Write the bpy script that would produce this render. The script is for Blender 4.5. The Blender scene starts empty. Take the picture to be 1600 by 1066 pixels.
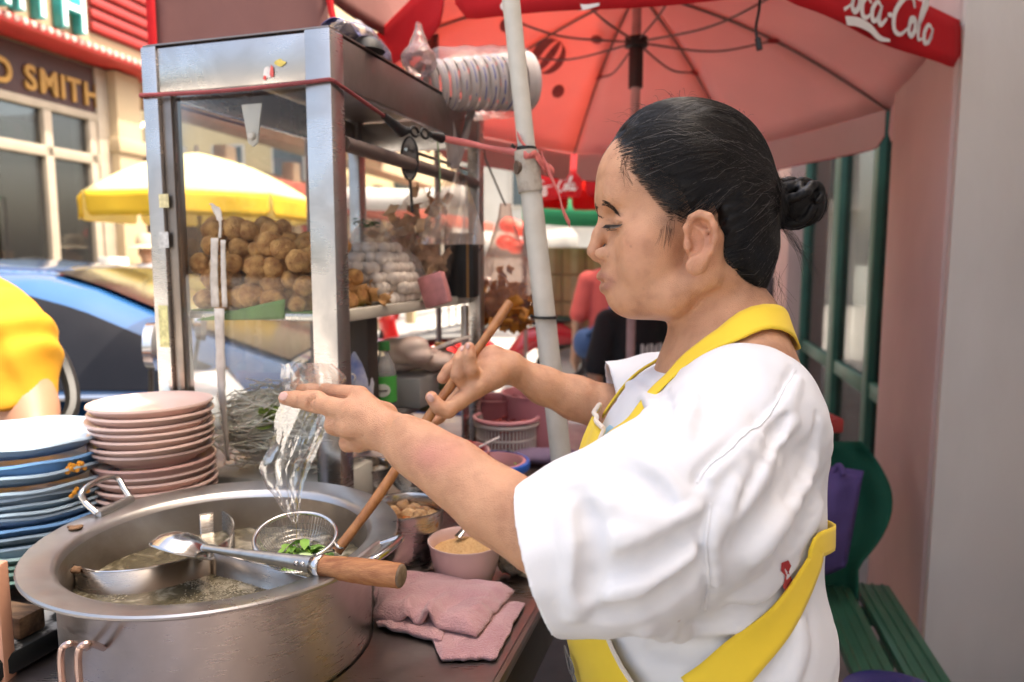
import bpy, bmesh, math, random
import numpy as np
from mathutils import Vector, Matrix, Quaternion, noise as mnoise
R_ = math.radians
random.seed(7)
SC = bpy.context.scene
COL = SC.collection

# ------------------------------------------------------------ camera
FPX, CAMZ = 1120.0, 1.40
PITCH = math.atan(123 / FPX)
cd = bpy.data.cameras.new('camera'); cam = bpy.data.objects.new('camera', cd); COL.objects.link(cam)
cam.location = (0, 0, CAMZ); cam.rotation_euler = (math.pi / 2 - PITCH, 0, 0)
cd.sensor_width = 36; cd.lens = 36 * FPX / 1600; cd.clip_start = 0.02; cd.clip_end = 2000
cd.dof.use_dof = True; cd.dof.focus_distance = 0.74; cd.dof.aperture_fstop = 5.0
SC.camera = cam
# ------------------------------------------------------------ sky, sun, exposure
SUN_EL, SUN_AZ = 66.0, 97.0          # azimuth clockwise from +Y
W = bpy.data.worlds.new('World'); SC.world = W; W.use_nodes = True
wn = W.node_tree.nodes; wl = W.node_tree.links; wn.clear()
sky = wn.new('ShaderNodeTexSky'); sky.sky_type = 'NISHITA'; sky.sun_disc = False
sky.sun_elevation = R_(SUN_EL); sky.sun_rotation = R_(SUN_AZ); sky.air_density = 1.0; sky.dust_density = 8.0; sky.ozone_density = 0.6
bgn = wn.new('ShaderNodeBackground'); bgn.inputs[1].default_value = 0.15
wo = wn.new('ShaderNodeOutputWorld'); wl.new(sky.outputs[0], bgn.inputs[0]); wl.new(bgn.outputs[0], wo.inputs[0])
ld = bpy.data.lights.new('sun', 'SUN'); ld.energy = 2.2; ld.angle = R_(0.6); ld.color = (1, 0.95, 0.87)
sun = bpy.data.objects.new('sun', ld); COL.objects.link(sun)
_sd = Vector((math.sin(R_(SUN_AZ)) * math.cos(R_(SUN_EL)), math.cos(R_(SUN_AZ)) * math.cos(R_(SUN_EL)), math.sin(R_(SUN_EL))))
sun.rotation_euler = _sd.to_track_quat('Z', 'Y').to_euler(); sun.location = _sd * 30
vs = SC.view_settings; vs.view_transform = 'Standard'; vs.look = 'None'; vs.exposure = 2.05; vs.gamma = 1.0; vs.use_curve_mapping = False
vs.use_white_balance = True; vs.white_balance_temperature = 7000
cy = SC.cycles; cy.use_denoising = True; cy.max_bounces = 9; cy.diffuse_bounces = 4; cy.glossy_bounces = 4
cy.transmission_bounces = 6; cy.transparent_max_bounces = 24; cy.caustics_reflective = False; cy.caustics_refractive = False
cy.sample_clamp_indirect = 4.0

# ------------------------------------------------------------ pixel <-> place
_c, _s = math.cos(PITCH), math.sin(PITCH)
def P(px, py, d):
    """the world point seen at pixel (px, py) of the 1600 x 1066 photo at distance d along the view axis"""
    x = (px - 800) / FPX * d; u = (533 - py) / FPX * d
    return Vector((x, d * _c + u * _s, CAMZ - d * _s + u * _c))
def PZ(px, py, z):
    p = P(px, py, 1.0) - Vector((0, 0, CAMZ)); t = (z - CAMZ) / p.z
    return Vector((0, 0, CAMZ)) + p * t
def PY(px, py, y):
    p = P(px, py, 1.0) - Vector((0, 0, CAMZ)); t = y / p.y
    return Vector((0, 0, CAMZ)) + p * t

# ------------------------------------------------------------ materials
MATS = {}
def _ramp(nt, fac, stops):
    r = nt.nodes.new('ShaderNodeValToRGB'); nt.links.new(fac, r.inputs[0])
    e = r.color_ramp.elements
    while len(e) > 1: e.remove(e[-1])
    for i, (p, c) in enumerate(stops):
        el = e[0] if i == 0 else e.new(p)
        el.position = p; el.color = (*c[:3], 1)
    return r.outputs[0]
def mat(name, col, rough=0.5, metal=0.0, var=0.12, scale=8.0, bump=0.0, bscale=60.0, spec=0.5, col2=None, sss=0.0, coat=0.0,
        trans=0.0, stretch=(1, 1, 1), rvar=0.0, emit=0.0, detail=5.0, bdist=0.002, sheen=0.0, thresh=None, aniso=0.0):
    """a Principled material whose colour and roughness wander with noise; col2 = second colour of that noise"""
    if name in MATS: return MATS[name]
    m = bpy.data.materials.new(name); m.use_nodes = True; nt = m.node_tree; n = nt.nodes; L = nt.links
    b = n['Principled BSDF']
    tc = n.new('ShaderNodeTexCoord'); mp = n.new('ShaderNodeMapping'); mp.inputs['Scale'].default_value = stretch
    L.new(tc.outputs['Object'], mp.inputs[0])
    nz = n.new('ShaderNodeTexNoise'); nz.inputs['Scale'].default_value = scale; nz.inputs['Detail'].default_value = detail
    L.new(mp.outputs[0], nz.inputs['Vector'])
    if col2 is None:
        c1 = [max(0, v * (1 - var)) for v in col]; c2 = [min(1, v * (1 + var)) for v in col]
    else: c1, c2 = col, col2
    a, z = thresh or (0.3, 0.7)
    co = _ramp(nt, nz.outputs['Fac'], [(a, c1), (z, c2)])
    L.new(co, b.inputs['Base Color'])
    b.inputs['Metallic'].default_value = metal; b.inputs['Roughness'].default_value = rough
    b.inputs['Specular IOR Level'].default_value = spec
    if rvar:
        mr = n.new('ShaderNodeMapRange'); mr.inputs[3].default_value = max(0.02, rough - rvar); mr.inputs[4].default_value = min(1, rough + rvar)
        n2 = n.new('ShaderNodeTexNoise'); n2.inputs['Scale'].default_value = scale * 2.3; n2.inputs['Detail'].default_value = 6
        L.new(mp.outputs[0], n2.inputs['Vector']); L.new(n2.outputs['Fac'], mr.inputs[0]); L.new(mr.outputs[0], b.inputs['Roughness'])
    if bump:
        nb = n.new('ShaderNodeTexNoise'); nb.inputs['Scale'].default_value = bscale; nb.inputs['Detail'].default_value = 4
        L.new(mp.outputs[0], nb.inputs['Vector'])
        bp = n.new('ShaderNodeBump'); bp.inputs['Strength'].default_value = bump; bp.inputs['Distance'].default_value = bdist
        L.new(nb.outputs['Fac'], bp.inputs['Height']); L.new(bp.outputs[0], b.inputs['Normal'])
    if sss:
        b.inputs['Subsurface Weight'].default_value = sss; b.inputs['Subsurface Radius'].default_value = (0.8, 0.35, 0.2); b.inputs['Subsurface Scale'].default_value = 0.006
    if coat: b.inputs['Coat Weight'].default_value = coat; b.inputs['Coat Roughness'].default_value = 0.05
    if trans: b.inputs['Transmission Weight'].default_value = trans
    if sheen: b.inputs['Sheen Weight'].default_value = sheen
    if aniso: b.inputs['Anisotropic'].default_value = aniso
    if emit: L.new(co, b.inputs['Emission Color']); b.inputs['Emission Strength'].default_value = emit
    MATS[name] = m; return m
def cloth_mat(name, col, transl=0.45, tcol=None, rough=0.8, scale=3.0, var=0.08, bump=0.15, bscale=9.0, print_fn=None):
    """thin woven or coated cloth: diffuse on the lit side, translucent glow on the other"""
    if name in MATS: return MATS[name]
    m = bpy.data.materials.new(name); m.use_nodes = True; nt = m.node_tree; n = nt.nodes; L = nt.links; n.clear()
    tc = n.new('ShaderNodeTexCoord'); nz = n.new('ShaderNodeTexNoise'); nz.inputs['Scale'].default_value = scale; nz.inputs['Detail'].default_value = 6
    L.new(tc.outputs['Object'], nz.inputs['Vector'])
    def var_col(c): return _ramp(nt, nz.outputs['Fac'], [(0.3, [v * (1 - var) for v in c]), (0.7, [min(1, v * (1 + var)) for v in c])])
    df = n.new('ShaderNodeBsdfPrincipled'); df.inputs['Roughness'].default_value = rough; df.inputs['Specular IOR Level'].default_value = 0.25
    tl = n.new('ShaderNodeBsdfTranslucent'); mx = n.new('ShaderNodeMixShader'); mx.inputs[0].default_value = transl
    L.new(var_col(col), df.inputs['Base Color']); L.new(var_col(tcol or col), tl.inputs[0])
    nb = n.new('ShaderNodeTexNoise'); nb.inputs['Scale'].default_value = bscale; nb.inputs['Detail'].default_value = 3; nb.inputs['Distortion'].default_value = 0.6
    L.new(tc.outputs['Object'], nb.inputs['Vector'])
    bp = n.new('ShaderNodeBump'); bp.inputs['Strength'].default_value = bump; bp.inputs['Distance'].default_value = 0.02
    L.new(nb.outputs['Fac'], bp.inputs['Height']); L.new(bp.outputs[0], df.inputs['Normal'])
    o = n.new('ShaderNodeOutputMaterial')
    L.new(df.outputs[0], mx.inputs[1]); L.new(tl.outputs[0], mx.inputs[2]); L.new(mx.outputs[0], o.inputs[0])
    MATS[name] = m; return m
def film_mat(name, tint=(0.96, 0.96, 0.96), gloss=0.35, rough=0.08, haze=0.06, bscale=30.0, bump=0.5, hazecol=(0.8, 0.8, 0.8), ior=1.5):
    """thin clear film or pane: mostly see-through, mirror-like at grazing angles, slightly hazed"""
    if name in MATS: return MATS[name]
    m = bpy.data.materials.new(name); m.use_nodes = True; nt = m.node_tree; n = nt.nodes; L = nt.links; n.clear()
    tr = n.new('ShaderNodeBsdfTransparent'); tr.inputs[0].default_value = (*tint, 1)
    gl = n.new('ShaderNodeBsdfGlossy'); gl.inputs['Roughness'].default_value = rough
    dz = n.new('ShaderNodeBsdfDiffuse'); dz.inputs[0].default_value = (*hazecol, 1)
    fr = n.new('ShaderNodeFresnel'); fr.inputs[0].default_value = ior
    mu = n.new('ShaderNodeMath'); mu.operation = 'MULTIPLY_ADD'; mu.inputs[1].default_value = 3.0 * gloss; mu.inputs[2].default_value = 0.0; mu.use_clamp = True
    L.new(fr.outputs[0], mu.inputs[0])
    if bump:
        tc = n.new('ShaderNodeTexCoord'); nb = n.new('ShaderNodeTexNoise'); nb.inputs['Scale'].default_value = bscale; nb.inputs['Detail'].default_value = 3; nb.inputs['Distortion'].default_value = 1.2
        L.new(tc.outputs['Object'], nb.inputs['Vector'])
        bp = n.new('ShaderNodeBump'); bp.inputs['Strength'].default_value = bump; bp.inputs['Distance'].default_value = 0.01
        L.new(nb.outputs['Fac'], bp.inputs['Height']); L.new(bp.outputs[0], gl.inputs['Normal']); L.new(bp.outputs[0], fr.inputs['Normal'])
    m1 = n.new('ShaderNodeMixShader'); m1.inputs[0].default_value = haze
    L.new(tr.outputs[0], m1.inputs[1]); L.new(dz.outputs[0], m1.inputs[2])
    m2 = n.new('ShaderNodeMixShader'); L.new(mu.outputs[0], m2.inputs[0]); L.new(m1.outputs[0], m2.inputs[1]); L.new(gl.outputs[0], m2.inputs[2])
    o = n.new('ShaderNodeOutputMaterial'); L.new(m2.outputs[0], o.inputs[0])
    MATS[name] = m; return m

# ------------------------------------------------------------ mesh building
class MB:
    def __init__(s): s.v = []; s.f = []
    def add(s, vs, fs):
        o = len(s.v); s.v += [tuple(v) for v in vs]; s.f += [tuple(i + o for i in f) for f in fs]; return s
    def box(s, lo, hi, M=None):
        x0, y0, z0 = lo; x1, y1, z1 = hi
        vs = [Vector(p) for p in ((x0, y0, z0), (x1, y0, z0), (x1, y1, z0), (x0, y1, z0), (x0, y0, z1), (x1, y0, z1), (x1, y1, z1), (x0, y1, z1))]
        if M is not None: vs = [M @ v for v in vs]
        return s.add(vs, [(0, 3, 2, 1), (4, 5, 6, 7), (0, 1, 5, 4), (1, 2, 6, 5), (2, 3, 7, 6), (3, 0, 4, 7)])
    def tube(s, pts, r, seg=10, cap=True, ry=None, closed=False):
        pts = [Vector(p) for p in pts]; n = len(pts); rs = [r] * n if not hasattr(r, '__len__') else list(r)
        if ry is None: ry = rs
        elif not hasattr(ry, '__len__'): ry = [ry] * n
        up = None; o = len(s.v); vs = []
        for i in range(n):
            a = pts[(i - 1) % n] if (closed or i) else pts[i]; b = pts[(i + 1) % n] if (closed or i < n - 1) else pts[i]
            t = (b - a); t = t.normalized() if t.length > 1e-9 else Vector((0, 0, 1))
            if up is None:
                up = Vector((0, 0, 1)) if abs(t.z) < 0.9 else Vector((1, 0, 0))
            x = t.cross(up); x = x.normalized() if x.length > 1e-6 else t.orthogonal().normalized()
            y = x.cross(t).normalized(); up = y
            for k in range(seg):
                an = 2 * math.pi * k / seg
                vs.append(pts[i] + x * math.cos(an) * rs[i] + y * math.sin(an) * ry[i])
        fs = []
        for i in range(n if closed else n - 1):
            j = (i + 1) % n
            for k in range(seg):
                l = (k + 1) % seg; fs.append((i * seg + k, i * seg + l, j * seg + l, j * seg + k))
        if cap and not closed: fs += [tuple(range(seg))[::-1], tuple((n - 1) * seg + k for k in range(seg))]
        return s.add(vs, fs)
    def lathe(s, prof, seg=32, c=(0, 0, 0), M=None, wob=None):
        vs = []; c = Vector(c); n = len(prof)
        for k in range(seg):
            a = 2 * math.pi * k / seg
            for (r, z) in prof:
                w = 1 if wob is None else wob(a, r, z)
                p = Vector((r * w * math.cos(a), r * w * math.sin(a), z))
                vs.append((M @ p if M is not None else p) + c)
        fs = []
        for k in range(seg):
            l = (k + 1) % seg
            for i in range(n - 1): fs.append((k * n + i, l * n + i, l * n + i + 1, k * n + i + 1))
        return s.add(vs, fs)
    def grid(s, fn, nu, nv, thick=0.0):
        vs = [Vector(fn(u / nu, v / nv)) for u in range(nu + 1) for v in range(nv + 1)]
        q = [(u * (nv + 1) + v, (u + 1) * (nv + 1) + v, (u + 1) * (nv + 1) + v + 1, u * (nv + 1) + v + 1) for u in range(nu) for v in range(nv)]
        return s.add(vs, q)
    def prism(s, poly, d, M=None):
        """poly: list of (x, y) extruded along z by d"""
        n = len(poly); vs = [Vector((x, y, 0)) for x, y in poly] + [Vector((x, y, d)) for x, y in poly]
        if M is not None: vs = [M @ v for v in vs]
        return s.add(vs, [tuple(range(n))[::-1], tuple(range(n, 2 * n))] + [(i, (i + 1) % n, n + (i + 1) % n, n + i) for i in range(n)])
    def mesh(s, name='mesh', smooth=None):
        me = bpy.data.meshes.new(name); me.from_pydata(s.v, [], s.f); me.validate(); me.update()
        return me
    def build(s, name, m, parent=None, smooth=40, solid=0, sub=0, bev=0, bseg=2, recalc=True):
        me = s.mesh(name)
        if recalc or bev:
            bm = bmesh.new(); bm.from_mesh(me)
            if recalc: bmesh.ops.recalc_face_normals(bm, faces=bm.faces)
            if bev:
                es = [e for e in bm.edges if len(e.link_faces) == 2 and e.calc_face_angle(0) > 0.5]
                bmesh.ops.bevel(bm, geom=es, offset=bev, segments=bseg, affect='EDGES', profile=0.5)
            bm.to_mesh(me); bm.free()
        return mkobj(name, me, m, parent, smooth, solid, sub)
def WM(o):
    m = Matrix.LocRotScale(o.location, o.rotation_euler, o.scale)
    return m if o.parent is None else WM(o.parent) @ o.matrix_parent_inverse @ m
def mkobj(name, me, m, parent=None, smooth=40, solid=0, sub=0):
    if m is not None: me.materials.append(m)
    if smooth:
        me.polygons.foreach_set('use_smooth', [True] * len(me.polygons))
        if smooth < 180:
            try: me.set_sharp_from_angle(angle=R_(smooth))
            except Exception: pass
    o = bpy.data.objects.new(name, me); COL.objects.link(o)
    if parent is not None: o.parent = parent; o.matrix_parent_inverse = WM(parent).inverted()
    if solid: q = o.modifiers.new('s', 'SOLIDIFY'); q.thickness = solid; q.offset = 0
    if sub: q = o.modifiers.new('sub', 'SUBSURF'); q.levels = sub; q.render_levels = sub
    return o
def thing(name, label, cat, loc=(0, 0, 0), group=None):
    o = bpy.data.objects.new(name, None); COL.objects.link(o); o.location = loc; o.empty_display_size = 0.05
    return tag(o, label, cat, group)
def tag(o, label=None, cat=None, group=None, kind=None):
    if label: o['label'] = label
    if cat: o['category'] = cat
    if group: o['group'] = group
    if kind: o['kind'] = kind
    return o
def sweep_box(mb, a, b, w, h, up=(0, 0, 1)):
    """a straight bar of section w x h from a to b"""
    a, b = Vector(a), Vector(b); t = (b - a).normalized(); x = t.cross(Vector(up)); x = x.normalized() if x.length > 1e-6 else t.orthogonal().normalized(); y = x.cross(t)
    vs = [p + x * sx * w / 2 + y * sy * h / 2 for p in (a, b) for sx, sy in ((-1, -1), (1, -1), (1, 1), (-1, 1))]
    return mb.add(vs, [(0, 1, 2, 3), (7, 6, 5, 4), (0, 4, 5, 1), (1, 5, 6, 2), (2, 6, 7, 3), (3, 7, 4, 0)])
def text_mesh(txt, size, depth, shear=0.0, spacing=1.0, bold=0.0, bevel=0.0):
    cu = bpy.data.curves.new('lettering', 'FONT'); cu.body = txt; cu.size = size; cu.extrude = depth; cu.shear = shear; cu.space_character = spacing; cu.offset = bold; cu.bevel_depth = bevel; cu.resolution_u = 4
    cu.align_x = 'LEFT'
    ob = bpy.data.objects.new('t', cu); COL.objects.link(ob)
    dg = bpy.context.evaluated_depsgraph_get(); me = bpy.data.meshes.new_from_object(ob.evaluated_get(dg))
    bpy.data.objects.remove(ob); bpy.data.curves.remove(cu)
    return me
def place_mesh(me, M):
    me = me.copy(); me.transform(M); return me
def frame_M(o, x, y, z):
    return Matrix(((x[0], y[0], z[0], o[0]), (x[1], y[1], z[1], o[1]), (x[2], y[2], z[2], o[2]), (0, 0, 0, 1)))
def catmull(pts, n=8, closed=False):
    pts = [Vector(p) for p in pts]; out = []; N = len(pts)
    for i in range(N if closed else N - 1):
        p0 = pts[(i - 1) % N] if (closed or i > 0) else pts[i] * 2 - pts[i + 1]
        p1 = pts[i]; p2 = pts[(i + 1) % N]
        p3 = pts[(i + 2) % N] if (closed or i + 2 < N) else p2 * 2 - p1
        for k in range(n):
            t = k / n
            out.append(0.5 * ((2 * p1) + (-p0 + p2) * t + (2 * p0 - 5 * p1 + 4 * p2 - p3) * t * t + (-p0 + 3 * p1 - 3 * p2 + p3) * t ** 3))
    if not closed: out.append(pts[-1])
    return out
def nz3(p, s=1.0): return mnoise.noise(Vector(p) * s)
# ------------------------------------------------------------ solid shapes blended smoothly and skinned (for bodies, clothes, soft things)
class SDF:
    """list of primitives, each (fn, centre, radius, op, k); op 'u' smooth union, 's' smooth subtraction, 'i' smooth intersection"""
    def __init__(s): s.p = []
    def add(s, fn, c, r, op='u', k=0.01): s.p.append((fn, np.asarray(c, float), float(r), op, k)); return s
    def ell(s, c, r, rot=None, op='u', k=0.01):
        c = np.asarray(c, float); r = np.asarray(r, float); A = np.asarray(rot, float) if rot is not None else None
        def fn(p):
            q = p - c
            if A is not None: q = q @ A
            k0 = np.sqrt(((q / r) ** 2).sum(1)) + 1e-9; k1 = np.sqrt(((q / (r * r)) ** 2).sum(1)) + 1e-9
            return k0 * (k0 - 1) / k1
        return s.add(fn, c, r.max(), op, k)
    def cap(s, a, b, r1, r2=None, op='u', k=0.01, flat=None):
        """tapered capsule; flat = (axis vector, factor): thinner along that axis"""
        a = np.asarray(a, float); b = np.asarray(b, float); r2 = r1 if r2 is None else r2
        ba = b - a; L = max((ba * ba).sum(), 1e-12)
        if flat is not None: ax = np.asarray(flat[0], float); ax = ax / np.linalg.norm(ax); fk = 1 / flat[1] - 1
        def fn(p):
            pa = p - a; h = np.clip((pa @ ba) / L, 0, 1); q = pa - h[:, None] * ba
            if flat is not None: q = q + (q @ ax)[:, None] * ax * fk
            d = np.sqrt((q * q).sum(1)) - (r1 + (r2 - r1) * h)
            return d * (flat[1] if flat is not None else 1) if False else d
        return s.add(fn, (a + b) / 2, np.sqrt(L) / 2 + max(r1, r2), op, k)
    def chain(s, pts, rs, k=0.01, op='u', flat=None, k0=None):
        for i in range(len(pts) - 1):
            s.cap(pts[i], pts[i + 1], rs[i], rs[i + 1], op, (k0 if (i == 0 and k0 is not None) else k), flat)
        return s
    def __call__(s, p, c=None, rad=None):
        p = np.asarray(p, float); d = np.full(len(p), 1.0)
        for fn, pc, pr, op, k in s.p:
            if c is not None and np.linalg.norm(pc - c) > pr + rad + k + 0.006 and op not in 'idf': continue
            if op == 'f': d = fn(p, d); continue
            b = fn(p)
            if op == 'd': d = d + b; continue
            if op == 'u':
                h = np.clip(0.5 + 0.5 * (d - b) / k, 0, 1); d = d + (b - d) * h - k * h * (1 - h)
            elif op == 's':
                h = np.clip(0.5 - 0.5 * (d + b) / k, 0, 1); d = d + (-b - d) * h + k * h * (1 - h)
            else:
                h = np.clip(0.5 - 0.5 * (b - d) / k, 0, 1); d = b + (d - b) * h + k * h * (1 - h)
        return d
    def grad(s, p, e=0.0008):
        out = np.zeros_like(p)
        for i in range(3):
            q = np.zeros(3); q[i] = e; out[:, i] = s(p + q) - s(p - q)
        return out / (np.linalg.norm(out, axis=1)[:, None] + 1e-12)
    def project(s, p, it=4, off=0.0):
        p = np.array(p, float)
        for _ in range(it): p = p - s.grad(p) * (s(p) - off)[:, None]
        return p
    def trace(s, px, py, off=0.0, d0=0.35): return s.traces([(px, py)], off, d0)[0]
    def traces(s, pix, off=0.0, d0=0.35, d1=1.7, steps=44):
        """where the sight lines of photo pixels meet the surface (sphere tracing)"""
        o = np.array([0, 0, CAMZ]); v = np.array([np.array(P(a, b, 1.0)) for a, b in pix]) - o; v /= np.linalg.norm(v, axis=1)[:, None]
        t = np.full(len(v), d0)
        for _ in range(steps):
            t = np.clip(t + 0.85 * np.clip(s(o + t[:, None] * v) - off, -0.05, 0.2), d0, d1)
        return o + t[:, None] * v
    def mesh(s, lo, hi, h, name='skin', nb=20, relax=0, keep=None, one=True):
        lo = np.asarray(lo, float); hi = np.asarray(hi, float); n = np.ceil((hi - lo) / (h * nb)).astype(int)
        W_ = 1 << 20; keys = []; pos = []; faces = []
        rad = h * nb * 0.5 * math.sqrt(3) + 2 * h
        bi = np.stack(np.meshgrid(*[np.arange(k) for k in n], indexing='ij'), -1).reshape(-1, 3)
        bc = lo + (bi + 0.5) * h * nb
        rough = np.empty(len(bc))
        for i0 in range(0, len(bc), 20000): rough[i0:i0 + 20000] = s(bc[i0:i0 + 20000])
        ok = np.abs(rough) < rad * 2.0 + 0.01
        if keep is not None: ok &= keep(bc)
        m = nb + 2; g = np.stack(np.meshgrid(*[np.arange(-1, nb + 1)] * 3, indexing='ij'), -1).reshape(-1, 3)
        nc = (m + 3) // 4; gc = np.stack(np.meshgrid(*[np.arange(nc + 1) * 4 - 1] * 3, indexing='ij'), -1).reshape(-1, 3)
        PC = np.array([p[1] for p in s.p]); PR = np.array([p[2] + p[4] + 0.006 for p in s.p]); AL = np.array([p[3] in 'idf' for p in s.p])
        sub = SDF()
        for b, c in zip(bi[ok], bc[ok]):
            base = b * nb
            use = np.nonzero(AL | (np.linalg.norm(PC - c, axis=1) < PR + rad))[0]
            if not len(use): continue
            sub.p = [s.p[i] for i in use]
            fc = sub(lo + (base + gc) * h).reshape(nc + 1, nc + 1, nc + 1)
            q8 = np.stack([fc[i:nc + i, j:nc + j, k:nc + k] for i in (0, 1) for j in (0, 1) for k in (0, 1)])
            mk = (np.abs(q8).min(0) < 4 * h * 1.25) | ((q8.min(0) < 0) & (q8.max(0) >= 0))
            if not mk.any(): continue
            md = mk.repeat(4, 0).repeat(4, 1).repeat(4, 2)
            for ax in range(3):
                sh = np.roll(md, 1, ax); ix = [slice(None)] * 3; ix[ax] = 0; sh[tuple(ix)] = False; md = md | sh
            md = md[:m, :m, :m]
            ni = np.minimum((np.arange(m) + 2) // 4, nc)
            f = np.where(fc[np.ix_(ni, ni, ni)] < 0, -1.0, 1.0)
            idx = np.nonzero(md.ravel())[0]
            f.ravel()[idx] = sub(lo + (base + g[idx]) * h)
            sg = f < 0
            if sg.all() or not sg.any(): continue
            # a vertex for every cell with a sign change; this block owns cells -1..nb-1 (shared ones are merged by key)
            F = [f[a:m - 1 + a, q:m - 1 + q, r:m - 1 + r] for a in (0, 1) for q in (0, 1) for r in (0, 1)]
            S = sum((x < 0).astype(int) for x in F); ce = np.argwhere((S > 0) & (S < 8))
            if not len(ce): continue
            cf = np.stack([x[ce[:, 0], ce[:, 1], ce[:, 2]] for x in F], 1)
            co = np.array([(a, q, r) for a in (0, 1) for q in (0, 1) for r in (0, 1)], float)
            acc = np.zeros((len(ce), 3)); cnt = np.zeros(len(ce))
            for i, j in ((0, 1), (2, 3), (4, 5), (6, 7), (0, 2), (1, 3), (4, 6), (5, 7), (0, 4), (1, 5), (2, 6), (3, 7)):
                x = (cf[:, i] < 0) != (cf[:, j] < 0); t = cf[:, i] / (cf[:, i] - cf[:, j] + 1e-20); t = np.where(x, t, 0)
                acc += x[:, None] * (co[i] + t[:, None] * (co[j] - co[i])); cnt += x
            vp = lo + (base + (ce - 1) + acc / cnt[:, None]) * h
            gi = base + ce - 1 + 4
            keys.append((gi[:, 0] * W_ + gi[:, 1]) * W_ + gi[:, 2]); pos.append(vp)
            # faces: edges starting at nodes 0..nb-1 of this block
            for ax in range(3):
                e1 = [0, 0, 0]; e1[ax] = 1
                A = sg[1:m - 1, 1:m - 1, 1:m - 1]; B = sg[1 + e1[0]:m - 1 + e1[0], 1 + e1[1]:m - 1 + e1[1], 1 + e1[2]:m - 1 + e1[2]]
                ed = np.argwhere(A != B)
                if not len(ed): continue
                fl = A[ed[:, 0], ed[:, 1], ed[:, 2]]
                u, v = (ax + 1) % 3, (ax + 2) % 3; q = []
                for du, dv in ((-1, -1), (0, -1), (0, 0), (-1, 0)):
                    gg = base + ed + 4; gg = gg.copy(); gg[:, u] += du; gg[:, v] += dv
                    q.append((gg[:, 0] * W_ + gg[:, 1]) * W_ + gg[:, 2])
                q = np.stack(q, 1); q[~fl] = q[~fl][:, ::-1]; faces.append(q)
        if not keys: return bpy.data.meshes.new(name)
        keys = np.concatenate(keys); pos = np.concatenate(pos); faces = np.concatenate(faces)
        uk, first = np.unique(keys, return_index=True); V = pos[first]
        idx = np.searchsorted(uk, faces); idx = np.clip(idx, 0, len(uk) - 1); good = (uk[idx] == faces).all(1); Fc = idx[good]
        # keep the largest connected piece
        lab = np.arange(len(V)); E_ = np.concatenate([Fc[:, [0, 1]], Fc[:, [1, 2]], Fc[:, [2, 3]]])
        for _ in range(60):
            r0, r1 = lab[E_[:, 0]], lab[E_[:, 1]]; df = r0 != r1
            if not df.any(): break
            np.minimum.at(lab, np.maximum(r0[df], r1[df]), np.minimum(r0[df], r1[df]))
            while True:
                l2 = lab[lab]
                if (l2 == lab).all(): break
                lab = l2
        if one:
            u_, cn = np.unique(lab, return_counts=True); big = u_[cn.argmax()]; okv = lab == big; new = np.cumsum(okv) - 1
            Fc = new[Fc[okv[Fc[:, 0]]]]; V = V[okv]
        for _ in range(relax):
            acc = np.zeros_like(V); cnt = np.zeros(len(V))
            for a, b in ((0, 1), (1, 2), (2, 3), (3, 0)):
                for x, y in ((a, b), (b, a)):
                    np.add.at(acc, Fc[:, x], V[Fc[:, y]]); np.add.at(cnt, Fc[:, x], 1)
            V = V + 0.5 * (acc / np.maximum(cnt, 1)[:, None] - V)
        me = bpy.data.meshes.new(name)
        me.vertices.add(len(V)); me.vertices.foreach_set('co', V.ravel())
        me.loops.add(len(Fc) * 4); me.loops.foreach_set('vertex_index', Fc.ravel().astype(np.int32))
        me.polygons.add(len(Fc)); me.polygons.foreach_set('loop_start', np.arange(0, len(Fc) * 4, 4, dtype=np.int32))
        me.update(calc_edges=True); me.validate()
        return me
    def build(s, name, m, lo, hi, h, parent=None, relax=1, keep=None):
        me = s.mesh(lo, hi, h, name, relax=relax, keep=keep)
        return mkobj(name, me, m, parent, smooth=180)
def rotm(a, b=None, c=None):
    """columns = local axes; a: main axis, b: hint for the second"""
    a = np.asarray(a, float); a = a / np.linalg.norm(a); b = np.asarray(b if b is not None else (0, 0, 1), float)
    b = b - a * (a @ b); b /= np.linalg.norm(b); return np.stack([a, b, np.cross(a, b)], 1)
# ================================================================ the street
ST = Vector((math.sin(R_(13)), math.cos(R_(13)), 0))      # along the street
SN = Vector((math.cos(R_(13)), -math.sin(R_(13)), 0))     # across it, towards the shop on the right
UPV = Vector((0, 0, 1))
def wallpt(o, s, h, off=0.0): return Vector((o[0], o[1], 0)) + ST * s + SN * off + UPV * h
def wbox(mb, o, s0, s1, h0, h1, f0, f1):
    """a box in street coordinates: along s, height h, across f"""
    M = frame_M((o[0], o[1], 0), ST, -SN, UPV); return mb.box((s0, -f1, h0), (s1, -f0, h1), M)
gm = mat('road_concrete', (0.30, 0.29, 0.275), 0.85, var=0.15, scale=1.2, bump=0.4, bscale=25, col2=(0.40, 0.39, 0.37), detail=8)
g = MB(); g.box((-150, -40, -0.5), (150, 400, 0.0)); tag(g.build('ground', gm, smooth=0), kind='structure')
pv = mat('paving', (0.20, 0.19, 0.18), 0.8, var=0.2, scale=3, bump=0.4, bscale=30)
g = MB(); wbox(g, (0.1, 1.6), -4, 16, -0.2, 0.12, 0.25, 3.2); tag(g.build('pavement', pv, smooth=0, bev=0.01), kind='structure')

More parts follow.
